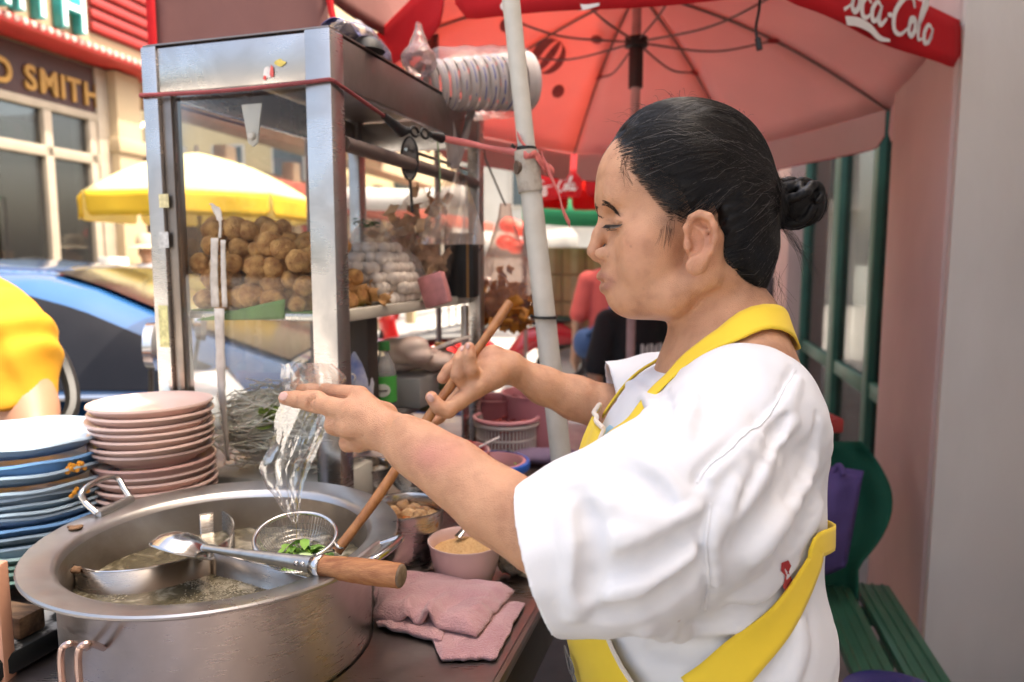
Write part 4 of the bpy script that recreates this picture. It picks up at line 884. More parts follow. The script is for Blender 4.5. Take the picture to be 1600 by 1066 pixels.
m.grid(lambda u, v: (POTC.x + rows[int(round(u * 24))] * math.cos(v * 2 * math.pi), POTC.y + rows[int(round(u * 24))] * math.sin(v * 2 * math.pi), LZ + 0.0012 * nz3((rows[int(round(u * 24))] * math.cos(v * 6.2832) * 30, rows[int(round(u * 24))] * math.sin(v * 6.2832) * 30, 0))), 24, 96)
tag(m.build('broth', br, None, smooth=180), 'murky brown broth with foam in the soup pot', 'broth')
# foam lines and scum on the walls
foam = mat('pale_foam', (0.33, 0.285, 0.20), 0.5, var=0.2, scale=200, bump=0.6, bscale=400)
rg = random.Random(11); fm_ = MB(); icm = []
def foamline(pts, n, spread, r):
    pts = catmull([PZ(a, b, LZ + 0.001) for a, b in pts], 10)
    for i in range(n):
        p = pts[rg.randrange(len(pts))] + Vector((rg.gauss(0, spread), rg.gauss(0, spread), 0)); p = clampr(p, 0.17); rr = 0.6 * r * rg.uniform(0.4, 1.3)
        fm_.lathe([(0, rr * 0.5), (rr * 0.8, rr * 0.3), (rr, 0)], 6, p)
foamline([(125, 918), (200, 912), (260, 900), (315, 886)], 260, 0.0018, 0.0016); foamline([(280, 905), (330, 915), (400, 930)], 420, 0.006, 0.0016); foamline([(345, 893), (390, 900), (440, 912)], 320, 0.005, 0.0014); foamline([(300, 930), (360, 940)], 160, 0.012, 0.0014); foamline([(150, 925), (190, 932)], 120, 0.005, 0.0014); foamline([(340, 918), (400, 908)], 220, 0.009, 0.0013)
tag(fm_.build('foam', foam, None, smooth=180, recalc=False), 'pale foam and scum floating on the broth in the pot', 'foam', kind='stuff')
crust = mat('brown_crust', (0.10, 0.05, 0.025), 0.9, col2=(0.26, 0.15, 0.08), scale=300)
m = SDF(); c = np.array(clampr(rim_at(108, 886, ZD + 0.002)))
for i in range(9): m.ell(c + np.array([rg.uniform(-0.004, 0.012), rg.uniform(-0.004, 0.004), rg.uniform(-0.006, 0.002)]), [rg.uniform(0.0015, 0.0035)] * 3, k=0.002)
m.build('food_crust', crust, c - 0.02, c + 0.02, 0.0012, pot)
m = SDF(); c = np.array(PZ(118, 822, RZ + 0.003))
for i in range(12): m.ell(c + np.array([rg.uniform(-0.008, 0.010), rg.uniform(-0.01, 0.012), 0]), (rg.uniform(0.002, 0.004), rg.uniform(0.002, 0.004), 0.0012), k=0.003)
m.build('food_crust', crust, c - 0.03, c + 0.03, 0.0012, pot)
# wire handles on the rim
def whandle(pts, r=0.0042, grip=None): mm = MB(); mm.tube(catmull(pts, 6), r, 10); h = mm.build('handle', bright, pot); return h
a, b_ = PZ(152, 802, RZ + 0.006), PZ(205, 779, RZ + 0.006); up_ = Vector((-0.024, 0.010, 0.026)); whandle([a + Vector((0, 0, 0)), a + up_ * 0.5 + Vector((-0.006, 0, 0)), a + up_, (a + b_) / 2 + up_ * 1.18, b_ + up_ * 1.05, b_ + up_ * 0.5, b_])
mm = MB(); mm.tube([a - UPV * 0.001, b_ - UPV * 0.001], 0.0062, 10); mm.build('handle_sleeve', steel_r, pot)
a, b_ = PZ(548, 885, RZ + 0.006), PZ(590, 852, RZ + 0.006); up_ = Vector((0.028, -0.003, 0.010)); whandle([a, a + up_ * 0.5, a + up_, (a + b_) / 2 + up_ * 1.15, b_ + up_, b_ + up_ * 0.5, b_])
mm = MB(); mm.tube([a, b_], 0.0062, 10); mm.build('handle_sleeve', steel_r, pot)
d_ = (b_ - a); mm = MB(); mm.add([a + up_ * 0.1 - UPV * 0.004, b_ + up_ * 0.1 - UPV * 0.004, b_ + up_ * 0.62 - UPV * 0.002, a + up_ * 0.62 - UPV * 0.002], [(0, 1, 2, 3)]); mm.build('handle_plate', steel_r, pot, smooth=0, solid=0.002)
for px in (95, 122):
    def wall_at(px, py):
        o = Vector((0, 0, CAMZ)); v = P(px, py, 1) - o; k = (v.x ** 2 + v.y ** 2); B_ = -2 * (v.x * POTC.x + v.y * POTC.y); C_ = POTC.x ** 2 + POTC.y ** 2 - 0.1795 ** 2; dsc = max(0, B_ * B_ - 4 * k * C_); return o + v * ((-B_ - math.sqrt(dsc)) / (2 * k))
    base_ = wall_at(px + 40, 1013); q = [base_, P(px + 20, 1006, base_.y - 0.015), P(px + 5, 1010, base_.y - 0.022), P(px, 1030, base_.y - 0.022), P(px + 3, 1075, base_.y - 0.02), P(px + 8, 1110, base_.y - 0.012)]
    mm = MB(); mm.tube(catmull(q, 6), 0.0032, 8); mm.build('hook', mat('copper_wire', (0.62, 0.44, 0.38), 0.25, metal=0.9), pot)

# ---- ladle lying over the pot
lad = thing('ladle', 'steel ladle with a worn wooden handle resting across the soup pot', 'ladle', PZ(420, 870, 1.03))
L0, L1, L2, L3 = P(318, 856, 0.84), P(498, 884, 0.777), P(502, 884.5, 0.775), P(626, 900, 0.745)
ax_ = (L3 - L2).normalized()
m = MB(); pts = [L0 + (L1 - L0) * (i / 10) for i in range(11)]; m.tube(pts, [0.0040 + 0.0052 * (i / 10) ** 1.2 for i in range(11)], 14, ry=[0.0035 + 0.0062 * (i / 10) ** 1.2 for i in range(11)]); m.build('shaft', steel_mat('worn_aluminium', (0.50, 0.49, 0.47), 0.36, 0.06, (8, 1, 1), 0.1, 30), lad)
wood = mat('worn_orange_wood', (0.30, 0.10, 0.035), 0.55, col2=(0.55, 0.25, 0.10), scale=18, stretch=(1, 9, 9), bump=0.5, bscale=90, rvar=0.12)
endg = mat('grey_end_grain', (0.28, 0.20, 0.14), 0.8, col2=(0.14, 0.10, 0.07), scale=120)
n_ = 16; pts = [L2 + (L3 - L2) * (i / n_) for i in range(n_ + 1)]; m = MB(); m.tube(pts, [0.0112 + 0.0022 * math.sin(i / n_ * 2.4) + 0.0002 * math.sin(i * 2.1) for i in range(n_ + 1)], 18); hd = m.build('handle', wood, lad)
m = MB(); m.tube([L3, L3 + ax_ * 0.0012, L3 + ax_ * 0.002], [0.0122, 0.0118, 0.0105], 18); m.build('handle_end', endg, hd)
m = MB(); m.tube([L1 - ax_ * 0.006, L2 + ax_ * 0.003], [0.0112, 0.0122], 16, ry=[0.0108, 0.0118], cap=False); m.build('ferrule', bright, lad, solid=0.0012)
for k in (-0.026, -0.018): m = MB(); q = L1 + ax_ * k + Vector((0, -0.0085, 0.003)); m.lathe([(0.0028, -0.001), (0.002, 0.001), (0.0, 0.0016)], 10, q, Matrix.Rotation(math.pi / 2, 4, 'X')); m.build('rivet', bright, lad)
bc_ = P(284, 862, 0.86); nrm = Vector((-0.25, -0.35, -0.9)).normalized(); F = Vector((1, 0, 0)); F = (F - nrm * F.dot(nrm)).normalized(); G_ = nrm.cross(F)
m = MB(); m.lathe([(0.0, 0.022), (0.014, 0.020), (0.027, 0.013), (0.035, 0.003), (0.037, 0.0)], 32, (0, 0, 0)); m.v = [tuple(bc_ + F * p[0] * 1.05 + G_ * p[1] - nrm * p[2]) for p in m.v]; m.build('bowl', bright, lad, solid=0.0014)
m = MB(); m.tube(catmull([bc_ + F * 0.030 - nrm * 0.010, bc_ + F * 0.036 - nrm * 0.014, L0], 5), 0.0042, 10); m.build('neck', bright, lad)

# ---- plates
def plate_prof(r, h, th=0.0032): return [(0.0, 0.004), (r * 0.60, 0.004), (r * 0.64, 0.0), (r * 0.70, 0.0), (r * 0.74, 0.005), (r * 0.90, h * 0.55), (r * 0.985, h - 0.001), (r, h), (r * 0.99, h + th), (r * 0.965, h + th), (r * 0.88, h * 0.60 + th), (r * 0.70, 0.007 + th), (0.0, 0.006 + th)]
ordn = ['topmost', 'second', 'third', 'fourth', 'fifth', 'sixth', 'seventh', 'eighth', 'ninth', 'tenth', 'eleventh', 'twelfth', 'thirteenth', 'fourteenth', 'fifteenth', 'sixteenth', 'seventeenth']
mel_b = [mat('melamine_blue_%d' % i, c, 0.28, var=0.05, coat=0.2) for i, c in enumerate(((0.40, 0.53, 0.66), (0.13, 0.29, 0.55), (0.28, 0.38, 0.48), (0.34, 0.46, 0.56), (0.38, 0.55, 0.54)))]
mel_g = mat('melamine_green', (0.24, 0.42, 0.34), 0.3, var=0.05, coat=0.2); mel_p = mat('melamine_pink', (0.70, 0.50, 0.44), 0.3, var=0.04, coat=0.2); mel_p2 = mat('melamine_rose', (0.60, 0.36, 0.32), 0.3, var=0.04, coat=0.2)
orn = mat('orange_flower_print', (0.70, 0.32, 0.04), 0.5)
def stack(px, d, z_top, r, gaps, mats, word, wob, group, sq=0.0):
    x = (px - 800) / FPX * d; z = z_top; n = len(gaps); rg = random.Random(int(px)); cache = {}
    for i in range(n):
        h = 0.020 if gaps[i] < 0.016 else 0.034
        key = (mats[i].name, h, wob > 0 and i % 3); 
        if key not in cache:
            m = MB(); pr = plate_prof(r, h); w = (lambda a, rr, zz: 1 + wob * math.sin(a * 4 + i) * (rr / r) ** 3) if wob else None
            m.lathe(pr, 72, (0, 0, 0), None, w)
            if wob: m.v = [(p[0], p[1], p[2] + 0.0010 * math.sin(math.atan2(p[1], p[0]) * 8) * (math.hypot(p[0], p[1]) / r) ** 6) for p in m.v]
            me = m.mesh('plate'); me.materials.append(mats[i]); me.polygons.foreach_set('use_smooth', [True] * len(me.polygons)); me.set_sharp_from_angle(angle=R_(50)); cache[key] = me
        o = bpy.data.objects.new('plate', cache[key]); COL.objects.link(o)
        z -= gaps[i]; o.location = (x + rg.uniform(-0.003, 0.003), d * 1.0 + rg.uniform(-0.003, 0.003), z - h); o.rotation_euler = (rg.uniform(-0.012, 0.012), rg.uniform(-0.012, 0.012), rg.uniform(0, 6))
        tag(o, f'{word[i]} plate, {ordn[i]} from the top of the {group} stack', 'plate', f'plates of the {group} stack')
        yield o, z - h
plates_b = []
gb = [0.004, 0.024, 0.014, 0.022, 0.009, 0.009, 0.010, 0.010, 0.013, 0.012, 0.016, 0.013, 0.012, 0.010, 0.012]
mb_ = [mel_b[0], mel_b[1], mel_b[2], mel_b[2], mel_b[2], mel_b[3], mel_b[3], mel_b[3], mel_b[1], mel_b[3], mel_b[3], mel_b[4], mel_g, mel_g, mel_g]
wb = ['pale blue', 'deep blue', 'slate blue', 'slate blue', 'slate blue'] + ['light blue'] * 3 + ['deep blue'] + ['light blue'] * 2 + ['pale teal'] + ['green'] * 3
pr_ = random.Random(9)
for o, z in stack(31, 1.05, 1.150, 0.116, gb, mb_, wb, 0.004, 'blue'):
    plates_b.append(o)
# the flower print sits on the rim's outside of a few blue plates
for i in (1, 2, 3, 9):
    o = plates_b[i]; m = MB(); 
    for k in range(7):
        a = -0.62 + 0.035 * k + 0.01 * i - o.rotation_euler.z; rr = 0.1105 + 0.001 * (k % 2); p = Vector((math.cos(a) * rr, math.sin(a) * rr, 0.018 + 0.004 * (k % 3)))
        m.lathe([(0, 0.001), (0.0032, 0.0006), (0.0036, -0.001)], 7, p + Vector((math.cos(a), math.sin(a), 0)) * 0.004, Matrix.Rotation(a, 4, 'Z') @ Matrix.Rotation(math.pi / 2, 4, 'Y'))
    q = m.build('flower_print', orn, None, recalc=False); q.parent = o
wp_ = ['pink'] * 14
gp_ = [0.004, 0.012, 0.011, 0.011, 0.011, 0.011, 0.012, 0.019, 0.012, 0.011, 0.012, 0.012, 0.011, 0.012, 0.012]
for o, z in stack(227, 1.092, 1.188, 0.0895, gp_, [mel_p] * 7 + [mel_p2] + [mel_p] * 7, ['pink'] * 7 + ['rose'] + ['pink'] * 7, 0.0, 'pink'): pass
# pink stack stands on an upturned tub
m = MB(); xx = (227 - 800) / FPX * 1.092; m.lathe([(0.0, TZ + 0.050), (0.060, TZ + 0.050), (0.066, TZ + 0.044), (0.080, TZ + 0.002), (0.074, TZ + 0.002), (0.061, TZ + 0.040), (0.0, TZ + 0.044)], 40, (xx, 1.092, 0.0)); tag(m.build('upturned_bowl', mel_g), 'green bowl turned over under the pink plate stack', 'bowl')

# ---- the glass cabinet
cab = thing('glass_cabinet', 'tall steel-framed glass food cabinet standing on the cart', 'cabinet', Q(-0.17, 0.34, TZ))
CW, CD, CT, CH = 0.347, 0.69, 1.745, 1.672
def cbox(name, u0, u1, v0, v1, z0, z1, m_=None, par=None, bev=0.0025): m = MB(); m.box((u0, v0, z0), (u1, v1, z1), CM); return m.build(name, m_ or steel, par or cab, bev=bev)
cbox('corner_post', -0.044, 0.0, 0.0, 0.040, TZ + 0.001, CT); cbox('corner_post', -CW, -CW + 0.030, 0.0, 0.040, TZ + 0.001, CT); cbox('corner_post', -0.030, 0.0, CD - 0.035, CD, TZ + 0.001, CT); cbox('corner_post', -CW, -CW + 0.030, CD - 0.035, CD, TZ + 0.001, CT)
cbox('inner_stile', -CW + 0.0305, -CW + 0.050, 0.006, 0.030, TZ + 0.03, CH, steel_mat('brownish_stile', (0.30, 0.25, 0.21), 0.35, 0.06, (1, 1, 10), 0.1, 9))
cbox('header', -CW + 0.0305, -0.0445, 0.003, 0.020, CH, CT - 0.003)
cbox('header', -0.017, -0.003, 0.0405, CD - 0.0355, CH - 0.004, CT - 0.003, steel_mat('dull_side_header', (0.34, 0.28, 0.26), 0.42, 0.08, (1, 10, 1), 0.14, 6)); cbox('header', -CW + 0.003, -CW + 0.020, 0.0405, CD - 0.0355, CH, CT - 0.003); cbox('header', -CW + 0.0305, -0.0305, CD - 0.02, CD - 0.003, CH, CT - 0.003)
cbox('roof_sheet', -CW + 0.002, -0.002, 0.002, CD - 0.002, CT + 0.0005, CT + 0.003, steel_t)
cbox('base_rail', -CW + 0.0305, -0.0445, 0.004, 0.022, TZ + 0.001, TZ + 0.03); cbox('base_rail', -0.020, -0.003, 0.0405, CD - 0.0355, TZ + 0.001, TZ + 0.03)
SHZ = 1.318
cbox('shelf', -CW + 0.0306, -0.0446, 0.024, CD - 0.036, SHZ - 0.012, SHZ, steel_mat('shelf_steel', (0.55, 0.53, 0.50), 0.3, 0.06, (1, 10, 1), 0.1, 9)); cbox('shelf_lip', -0.0440, -0.024, 0.0406, CD - 0.036, SHZ - 0.016, SHZ + 0.004, mat('pale_shelf_edge', (0.55, 0.52, 0.44), 0.4))
cbox('mid_stile', -0.018, -0.004, CD - 0.12, CD - 0.10, TZ + 0.031, SHZ - 0.017)
cg = film_mat('cabinet_glass', (0.97, 0.975, 0.97), 0.09, 0.015, 0.010, bump=0.03, bscale=3, hazecol=(0.6, 0.58, 0.52))
m = MB(); m.box((-CW + 0.0505, 0.010, TZ + 0.031), (-0.0446, 0.014, CH - 0.001), CM); m.build('front_pane', cg, cab, smooth=0)
m = MB(); m.box((-CW + 0.010, 0.041, TZ + 0.031), (-CW + 0.014, CD - 0.036, CH - 0.001), CM); m.build('side_pane', cg, cab, smooth=0)
m = MB(); m.box((-CW + 0.031, CD - 0.014, SHZ), (-0.031, CD - 0.010, CH - 0.001), CM); m.build('rear_pane', cg, cab, smooth=0)
# wire rod and rolled shade inside
m = MB(); m.tube([Q(-0.01, 0.05, 1.585), Q(-0.01, CD - 0.04, 1.585)], 0.012, 10); m.build('rail_tube', mat('brown_tube', (0.12, 0.09, 0.08), 0.5), cab)
m = MB(); m.tube([Q(-0.012, 0.28, 1.61), Q(-0.012, CD - 0.04, 1.612)], 0.0035, 8); m.build('rod', bright, cab)
# latch hanging behind the header
lm_ = mat('translucent_latch', (0.55, 0.52, 0.46), 0.3, var=0.05)
c = P(395, 163, 1.13); M_ = frame_M(c, CU, CV, UPV)
m = MB(); m.prism([(-0.019, 0), (0.019, 0), (0.011, -0.045), (0.009, -0.060), (0.0, -0.066), (-0.009, -0.060), (-0.011, -0.045)], 0.004, M_ @ Matrix.Rotation(math.pi / 2, 4, 'X')); la = m.build('latch', lm_, cab, bev=0.001)
m = MB(); m.lathe([(0.0, 0), (0.007, 0.0), (0.007, 0.003), (0.004, 0.006), (0, 0.006)], 16, c - UPV * 0.050 - CV * 0.005, Matrix.Rotation(math.pi / 2, 4, 'X')); m.build('latch_stud', lm_, la)
# dirty white tape on the glass
tape = mat('dirty_white_tape', (0.62, 0.58, 0.52), 0.7, col2=(0.40, 0.35, 0.30), scale=60, bump=0.5, bscale=120)
def on_front(px, py):      # photo pixel on the front pane
    o = Vector((0, 0, CAMZ)); v = P(px, py, 1) - o; n = CV; t = (Q(0, 0.0085, 0) - o).dot(n) / v.dot(n); return o + v * t
def strip(name, path, w, m_=tape):
    pts = catmull([on_front(a, b) for a, b in path], 6); m = MB(); n = len(pts) - 1
    def fn(u, v):
        i = int(round(u * n)); ww = (w[min(len(w) - 1, int(u * len(w)))] if hasattr(w, '__len__') else w); return pts[i] + CU * (v - 0.5) * ww * (1 + 0.25 * nz3((i * 0.9, 0, 3.3))) - CV * (0.0006 + 0.0006 * math.sin(v * 3.14))
    m.grid(fn, n, 4); return m.build(name, m_, cab, smooth=60, solid=0.0008)
strip('tape_strip', [(336, 372), (335, 430), (337, 480)], 0.015); strip('tape_strip', [(349, 375), (350, 430), (352, 480)], 0.010); strip('tape_strip', [(343, 482), (345, 560), (347, 610), (352, 660), (357, 720)], [0.020, 0.018, 0.016, 0.013, 0.010, 0.007]); strip('tape_strip', [(344, 372), (345, 352), (343, 340), (338, 326), (330, 318)], [0.006, 0.005, 0.012, 0.016, 0.008])
# stickers on the left post
for (py, hh, cc) in ((314, 22, (0.62, 0.55, 0.30)), (375, 26, (0.5, 0.5, 0.48)), (510, 70, (0.58, 0.54, 0.24))):
    o = Vector((0, 0, CAMZ)); a = P(256, py, 1) - o; t = (Q(0, -0.0006, 0) - o).dot(CV) / a.dot(CV); c = o + a * t
    m = MB(); m.box((-0.0095, -0.0003, -hh / 2 * 0.001), (0.0095, 0.0003, hh / 2 * 0.001), frame_M(c, CU, CV, UPV)); m.build('sticker', mat('sticker_%d' % py, cc, 0.5, var=0.3, scale=120), cab, smooth=0)
# coloured stickers on the header
c = on_front(440, 112)
for k, (px, py, w, h, cc) in enumerate(((418, 113, 16, 22, (0.75, 0.70, 0.66)), (414, 122, 8, 8, (0.7, 0.08, 0.06)), (437, 98, 22, 12, (0.70, 0.55, 0.12)), (425, 112, 8, 24, (0.70, 0.12, 0.10)))):
    o = Vector((0, 0, CAMZ)); a = P(px, py, 1) - o; t = (Q(0, 0.0022 - 0.0003 * k, 0) - o).dot(CV) / a.dot(CV); c = o + a * t; rg = random.Random(k)
    poly = [(math.cos(i * 0.7) * w * 0.0005 * rg.uniform(0.6, 1.1), math.sin(i * 0.7) * h * 0.0005 * rg.uniform(0.6, 1.1)) for i in range(9)]
    m = MB(); m.prism(poly, 0.0004, frame_M(c, CU, UPV, -CV)); m.build('sticker', mat('header_sticker_%d' % k, cc, 0.4, var=0.2, scale=150), cab, smooth=0)
# red band round the cabinet with black hooks
bandm = mat('dark_red_band', (0.20, 0.030, 0.035), 0.7, var=0.15, scale=30); pinkb = mat('pink_ribbon', (0.62, 0.16, 0.14), 0.7, var=0.1)
ZB = 1.669
band = thing('strap', 'dark red elastic strap round the top of the glass cabinet with black hooks', 'strap', Q(-0.17, -0.01, ZB))
q = [Q(-CW - 0.004, 0.3, ZB), Q(-CW - 0.004, 0.0, ZB), Q(-CW, -0.004, ZB)] + [Q(-CW + CW * i / 8, -0.004, ZB - 0.004 * math.sin(i / 8 * 3.14)) for i in range(1, 8)] + [Q(0.0, -0.004, ZB), Q(0.004, 0.0, ZB - 0.001), Q(0.005, 0.16, ZB - 0.022)]
m = MB(); m.tube(q, 0.0032, 8); m.build('cord', bandm, band)
hk = [P(628, 206, 1.262), P(640, 204, 1.27), P(655, 208, 1.28), P(672, 210, 1.30), P(690, 216, 1.33)]
m = MB(); m.tube([Q(0.005, 0.16, ZB - 0.022), hk[0], hk[1]], [0.006, 0.011, 0.005], 10); m.build('hook', blackp, band)
for a, b in ((0, 0), (1, 0)):
    cc_ = hk[1 + a * 1] * 0.5 + hk[2 + a * 1] * 0.5; m = MB(); m.tube([cc_ + CV * 0.016 * math.cos(t) + UPV * 0.008 * math.sin(t) for t in [i * math.pi / 8 for i in range(16)]], 0.0024, 8, closed=True); m.build('hook', blackp, band)
m = MB(); m.tube([hk[3], hk[4]], [0.005, 0.010], 10); m.build('hook', blackp, band)
# ribbon to the pole, with loose tails
rib_ = thing('ribbon', 'faded pink ribbon tied from the cabinet strap to the white pole', 'ribbon', hk[4])
def rib(path, w, name='ribbon_run'):
    pts = catmull(path, 8); n = len(pts) - 1; m = MB(); m.grid(lambda u, v: pts[int(round(u * n))] + UPV * (v - 0.5) * w * (1 + 0.2 * math.sin(u * 9)) + Vector((0, 0.002 * math.sin(u * 14 + v), 0)), n, 2); return m.build(name, pinkb, rib_, smooth=180, solid=0.0008)
rib([hk[4], P(740, 226, 1.28), P(790, 236, 1.2), P(818, 241, 1.13)], 0.011); rib([P(808, 208, 1.13), P(815, 222, 1.12), P(832, 240, 1.12), P(852, 266, 1.13)], 0.007); rib([P(846, 240, 1.13), P(858, 270, 1.13), P(872, 300, 1.13), P(880, 330, 1.13), P(891, 351, 1.13)], 0.010)
rib([P(832, 236, 1.12), P(850, 256, 1.13), P(866, 270, 1.14)], 0.012); rib([P(818, 241, 1.11), P(826, 244, 1.105), P(838, 240, 1.12)], 0.010, 'knot')

# ---- white pole
wpm = mat('ivory_pole_paint', (0.52, 0.49, 0.42), 0.45, var=0.08, scale=30, col2=(0.60, 0.57, 0.50), rvar=0.1)
pl_ = thing('support_pole', 'ivory painted pole with a grimy clamp standing beside the vendor', 'pole', PZ(905, 960, 0.0) if False else Vector((0.16, 1.19, 0)))
pa, pb, pc = P(792, -60, 1.13), P(826, 262, 1.14), P(882, 760, 1.17)
dirn = (pc - pb).normalized(); foot = pc + dirn * ((pc.z - 0.0) / -dirn.z)
m = MB(); m.tube([pb + Vector((0, 0, -0.005)), foot], 0.0172, 18); m.build('lower_tube', wpm, pl_)
m = MB(); m.tube([pb - (pb - pa).normalized() * 0.02, pa + (pa - pb) * 0.8], 0.0142, 18); m.build('upper_tube', wpm, pl_)
m = MB(); m.tube([P(822, 236, 1.135), P(824, 262, 1.137), P(829, 300, 1.14)], [0.019, 0.0205, 0.0195], 18); cl = m.build('clamp', mat('grimy_white_plastic', (0.45, 0.40, 0.33), 0.6, col2=(0.22, 0.17, 0.13), scale=50, thresh=(0.45, 0.75)), pl_)
m = MB(); m.tube([P(806, 262, 1.125), P(818, 262, 1.13)], [0.011, 0.009], 10); m.build('clamp_bolt', mat('rusty_bolt', (0.16, 0.11, 0.08), 0.7, metal=0.4), cl)
for a, b in ((232, 1), (496, 2)):
    x = 792 + (826 - 792) * (a + 60) / 322 if a < 262 else 826 + (882 - 826) * (a - 262) / 498
    m = MB(); cpt = P(x, a, 1.132 if a < 262 else 1.148); m.tube([cpt - UPV * 0.002, cpt + UPV * 0.002], 0.0185 if b == 2 else 0.0160, 16); m.build('cable_tie', blackp, pl_)
    m = MB(); m.tube([cpt + Vector((-0.018, -0.008, 0)), cpt + Vector((-0.024, -0.010, 0.004))], 0.0028, 6); m.build('cable_tie', blackp, pl_)

# ---- fried balls on the shelf
fried = mat('fried_golden_crust', (0.34, 0.125, 0.03), 0.5, col2=(0.76, 0.43, 0.15), scale=1.3, bump=0.5, bscale=7, bdist=0.05, thresh=(0.30, 0.66), detail=8)
def lump(seed, n=16, amp=0.10):
    rg = random.Random(seed); bm = bmesh.new(); bmesh.ops.create_icosphere(bm, subdivisions=3, radius=1.0); o = Vector((rg.uniform(-9, 9), rg.uniform(-9, 9), rg.uniform(-9, 9)))
    for v in bm.verts: v.co *= 1 + amp * mnoise.noise(v.co * 1.6 + o) + amp * 0.45 * mnoise.noise(v.co * 4.5 + o)
    me = bpy.data.meshes.new('lump'); bm.to_mesh(me); bm.free(); me.polygons.foreach_set('use_smooth', [True] * len(me.polygons)); return me
def heap(meshes, name, label, cat, group, spots, r, jit, rg):
    for i, p in enumerate(spots):
        o = bpy.data.objects.new(name, meshes[i % len(meshes)]); COL.objects.link(o); k = r * rg.uniform(1 - jit, 1 + jit); o.location = p; o.scale = (k * rg.uniform(0.92, 1.08), k * rg.uniform(0.92, 1.08), k * rg.uniform(0.92, 1.08)); o.rotation_euler = (rg.uniform(0, 6), rg.uniform(0, 6), rg.uniform(0, 6)); tag(o, label, cat, group)
fm = [lump(i, amp=0.13) for i in range(8)]
for me in fm: me.materials.append(fried)
rg = random.Random(21); spots = []; r_ = 0.0195
for layer in range(5):
    z = SHZ + 0.019 + layer * 0.030
    nu_, nv_ = 8, 5 - layer // 2
    for i in range(nu_):
        for j in range(nv_):
            u = -0.278 + 0.0345 * i + (layer % 2) * 0.016 + rg.uniform(-0.010, 0.010); v = 0.045 + 0.0345 * j + (layer % 2) * 0.016 + rg.uniform(-0.008, 0.008)
            hmax = 0.150 - 0.30 * max(0, u + 0.20) - 0.5 * max(0, 0.07 - v) + 0.0
            if u > -0.066 or z - SHZ > hmax + rg.uniform(-0.012, 0.006): continue
            spots.append(Q(u, v, z + rg.uniform(-0.007, 0.007)))
heap(fm, 'fried_ball', 'golden fried ball heaped on the cabinet shelf behind the glass', 'fried ball', 'fried balls heaped on the shelf', spots, r_, 0.20, rg)
leafm = mat('banana_leaf', (0.10, 0.22, 0.04), 0.5, var=0.2, scale=14, stretch=(1, 14, 1))
lf = [on_front(300, 500) + CV * 0.012, on_front(437, 468) + CV * 0.012, on_front(436, 500) + CV * 0.012, on_front(300, 502) + CV * 0.012]
m = MB(); m.grid(lambda u, v: lf[0].lerp(lf[1], u).lerp(lf[3].lerp(lf[2], u), v) + CV * 0.004 * math.sin(u * 7), 14, 5); tag(m.build('banana_leaf', leafm, None, smooth=180, solid=0.001), 'piece of green banana leaf under the fried balls at the glass', 'leaf')
m = MB(); m.box((-CW + 0.035, 0.028, SHZ + 0.0005), (-0.05, 0.22, SHZ + 0.002), CM); tag(m.build('shelf_liner', leafm, None, smooth=0), 'green leaf lining laid on the shelf under the fried balls', 'leaf lining')

# ---- bags of white fish balls, crisps and herbs on the shelf's far part
white = mat('fish_ball_white', (0.80, 0.72, 0.64), 0.4, var=0.10, scale=1.5)
wm_ = [lump(50 + i, amp=0.05) for i in range(4)]
for me in wm_: me.materials.append(white)
spots = []; rg = random.Random(5)
for layer in range(6):
    for i in range(8):
        for j in range(9):
            u = -0.205 + 0.0225 * i + (layer % 2) * 0.011 + rg.uniform(-0.002, 0.002); v = 0.245 + 0.0225 * j + (layer % 2) * 0.011 + rg.uniform(-0.002, 0.002)
            hm_ = 0.125 * max(0, 1 - ((u + 0.12) / 0.10) ** 2 - ((v - 0.34) / 0.115) ** 2) ** 0.5; z = 0.012 + layer * 0.0195
            if z > hm_ or (z < hm_ - 0.05 and u < -0.08): continue
            spots.append(Q(u, v, SHZ + z))
heap(wm_, 'fish_ball', 'small white fish ball in the heap on the right of the shelf', 'fish ball', 'white fish balls on the shelf', spots[:180], 0.0122, 0.10, rg)
clear = film_mat('clear_bag_film', (0.98, 0.97, 0.96), 0.13, 0.12, 0.07, 30, 0.4)
def soft_bag(label, c, rx, ry, rz, m_, seed, top=0.5, name='plastic_bag', crump=0.12, knot=True, cat='bag'):
    """a filled thin bag: rounded body gathered to a knot at the top"""
    m = MB(); rg = random.Random(seed); o = Vector((seed * 3.1, seed, 0))
    def fn(u, v):
        a = v * 2 * math.pi; t = u
        if t < 0.7: ph = -math.pi / 2 + t / 0.7 * (math.pi * 0.78); r = math.cos(ph); z = math.sin(ph)
        else: k = (t - 0.7) / 0.3; r0 = math.cos(-math.pi / 2 + math.pi * 0.78); z0 = math.sin(-math.pi / 2 + math.pi * 0.78); r = r0 * (1 - k) + 0.10 * k + (0.30 * max(0, k - 0.75) if knot else 0); z = z0 + k * top
        p = Vector((math.cos(a) * r, math.sin(a) * r, z)); w = 1 + crump * mnoise.noise(p * 2.2 + o) + crump * 0.6 * mnoise.noise(p * 6 + o) * (0.4 + t)
        return Vector(c) + Vector((p.x * rx * w, p.y * ry * w, p.z * rz))
    m.grid(fn, 26, 36); ob = m.build(name, m_, None, smooth=180, recalc=True); return tag(ob, label, cat)
cB = Q(-0.12, 0.34, SHZ + 0.060); soft_bag('clear plastic bag over the white fish balls on the shelf', cB, 0.108, 0.125, 0.066, clear, 3, 0.9)
crisp = mat('orange_crisp_skin', (0.42, 0.18, 0.05), 0.5, col2=(0.62, 0.36, 0.14), scale=30, bump=0.6, bscale=50)
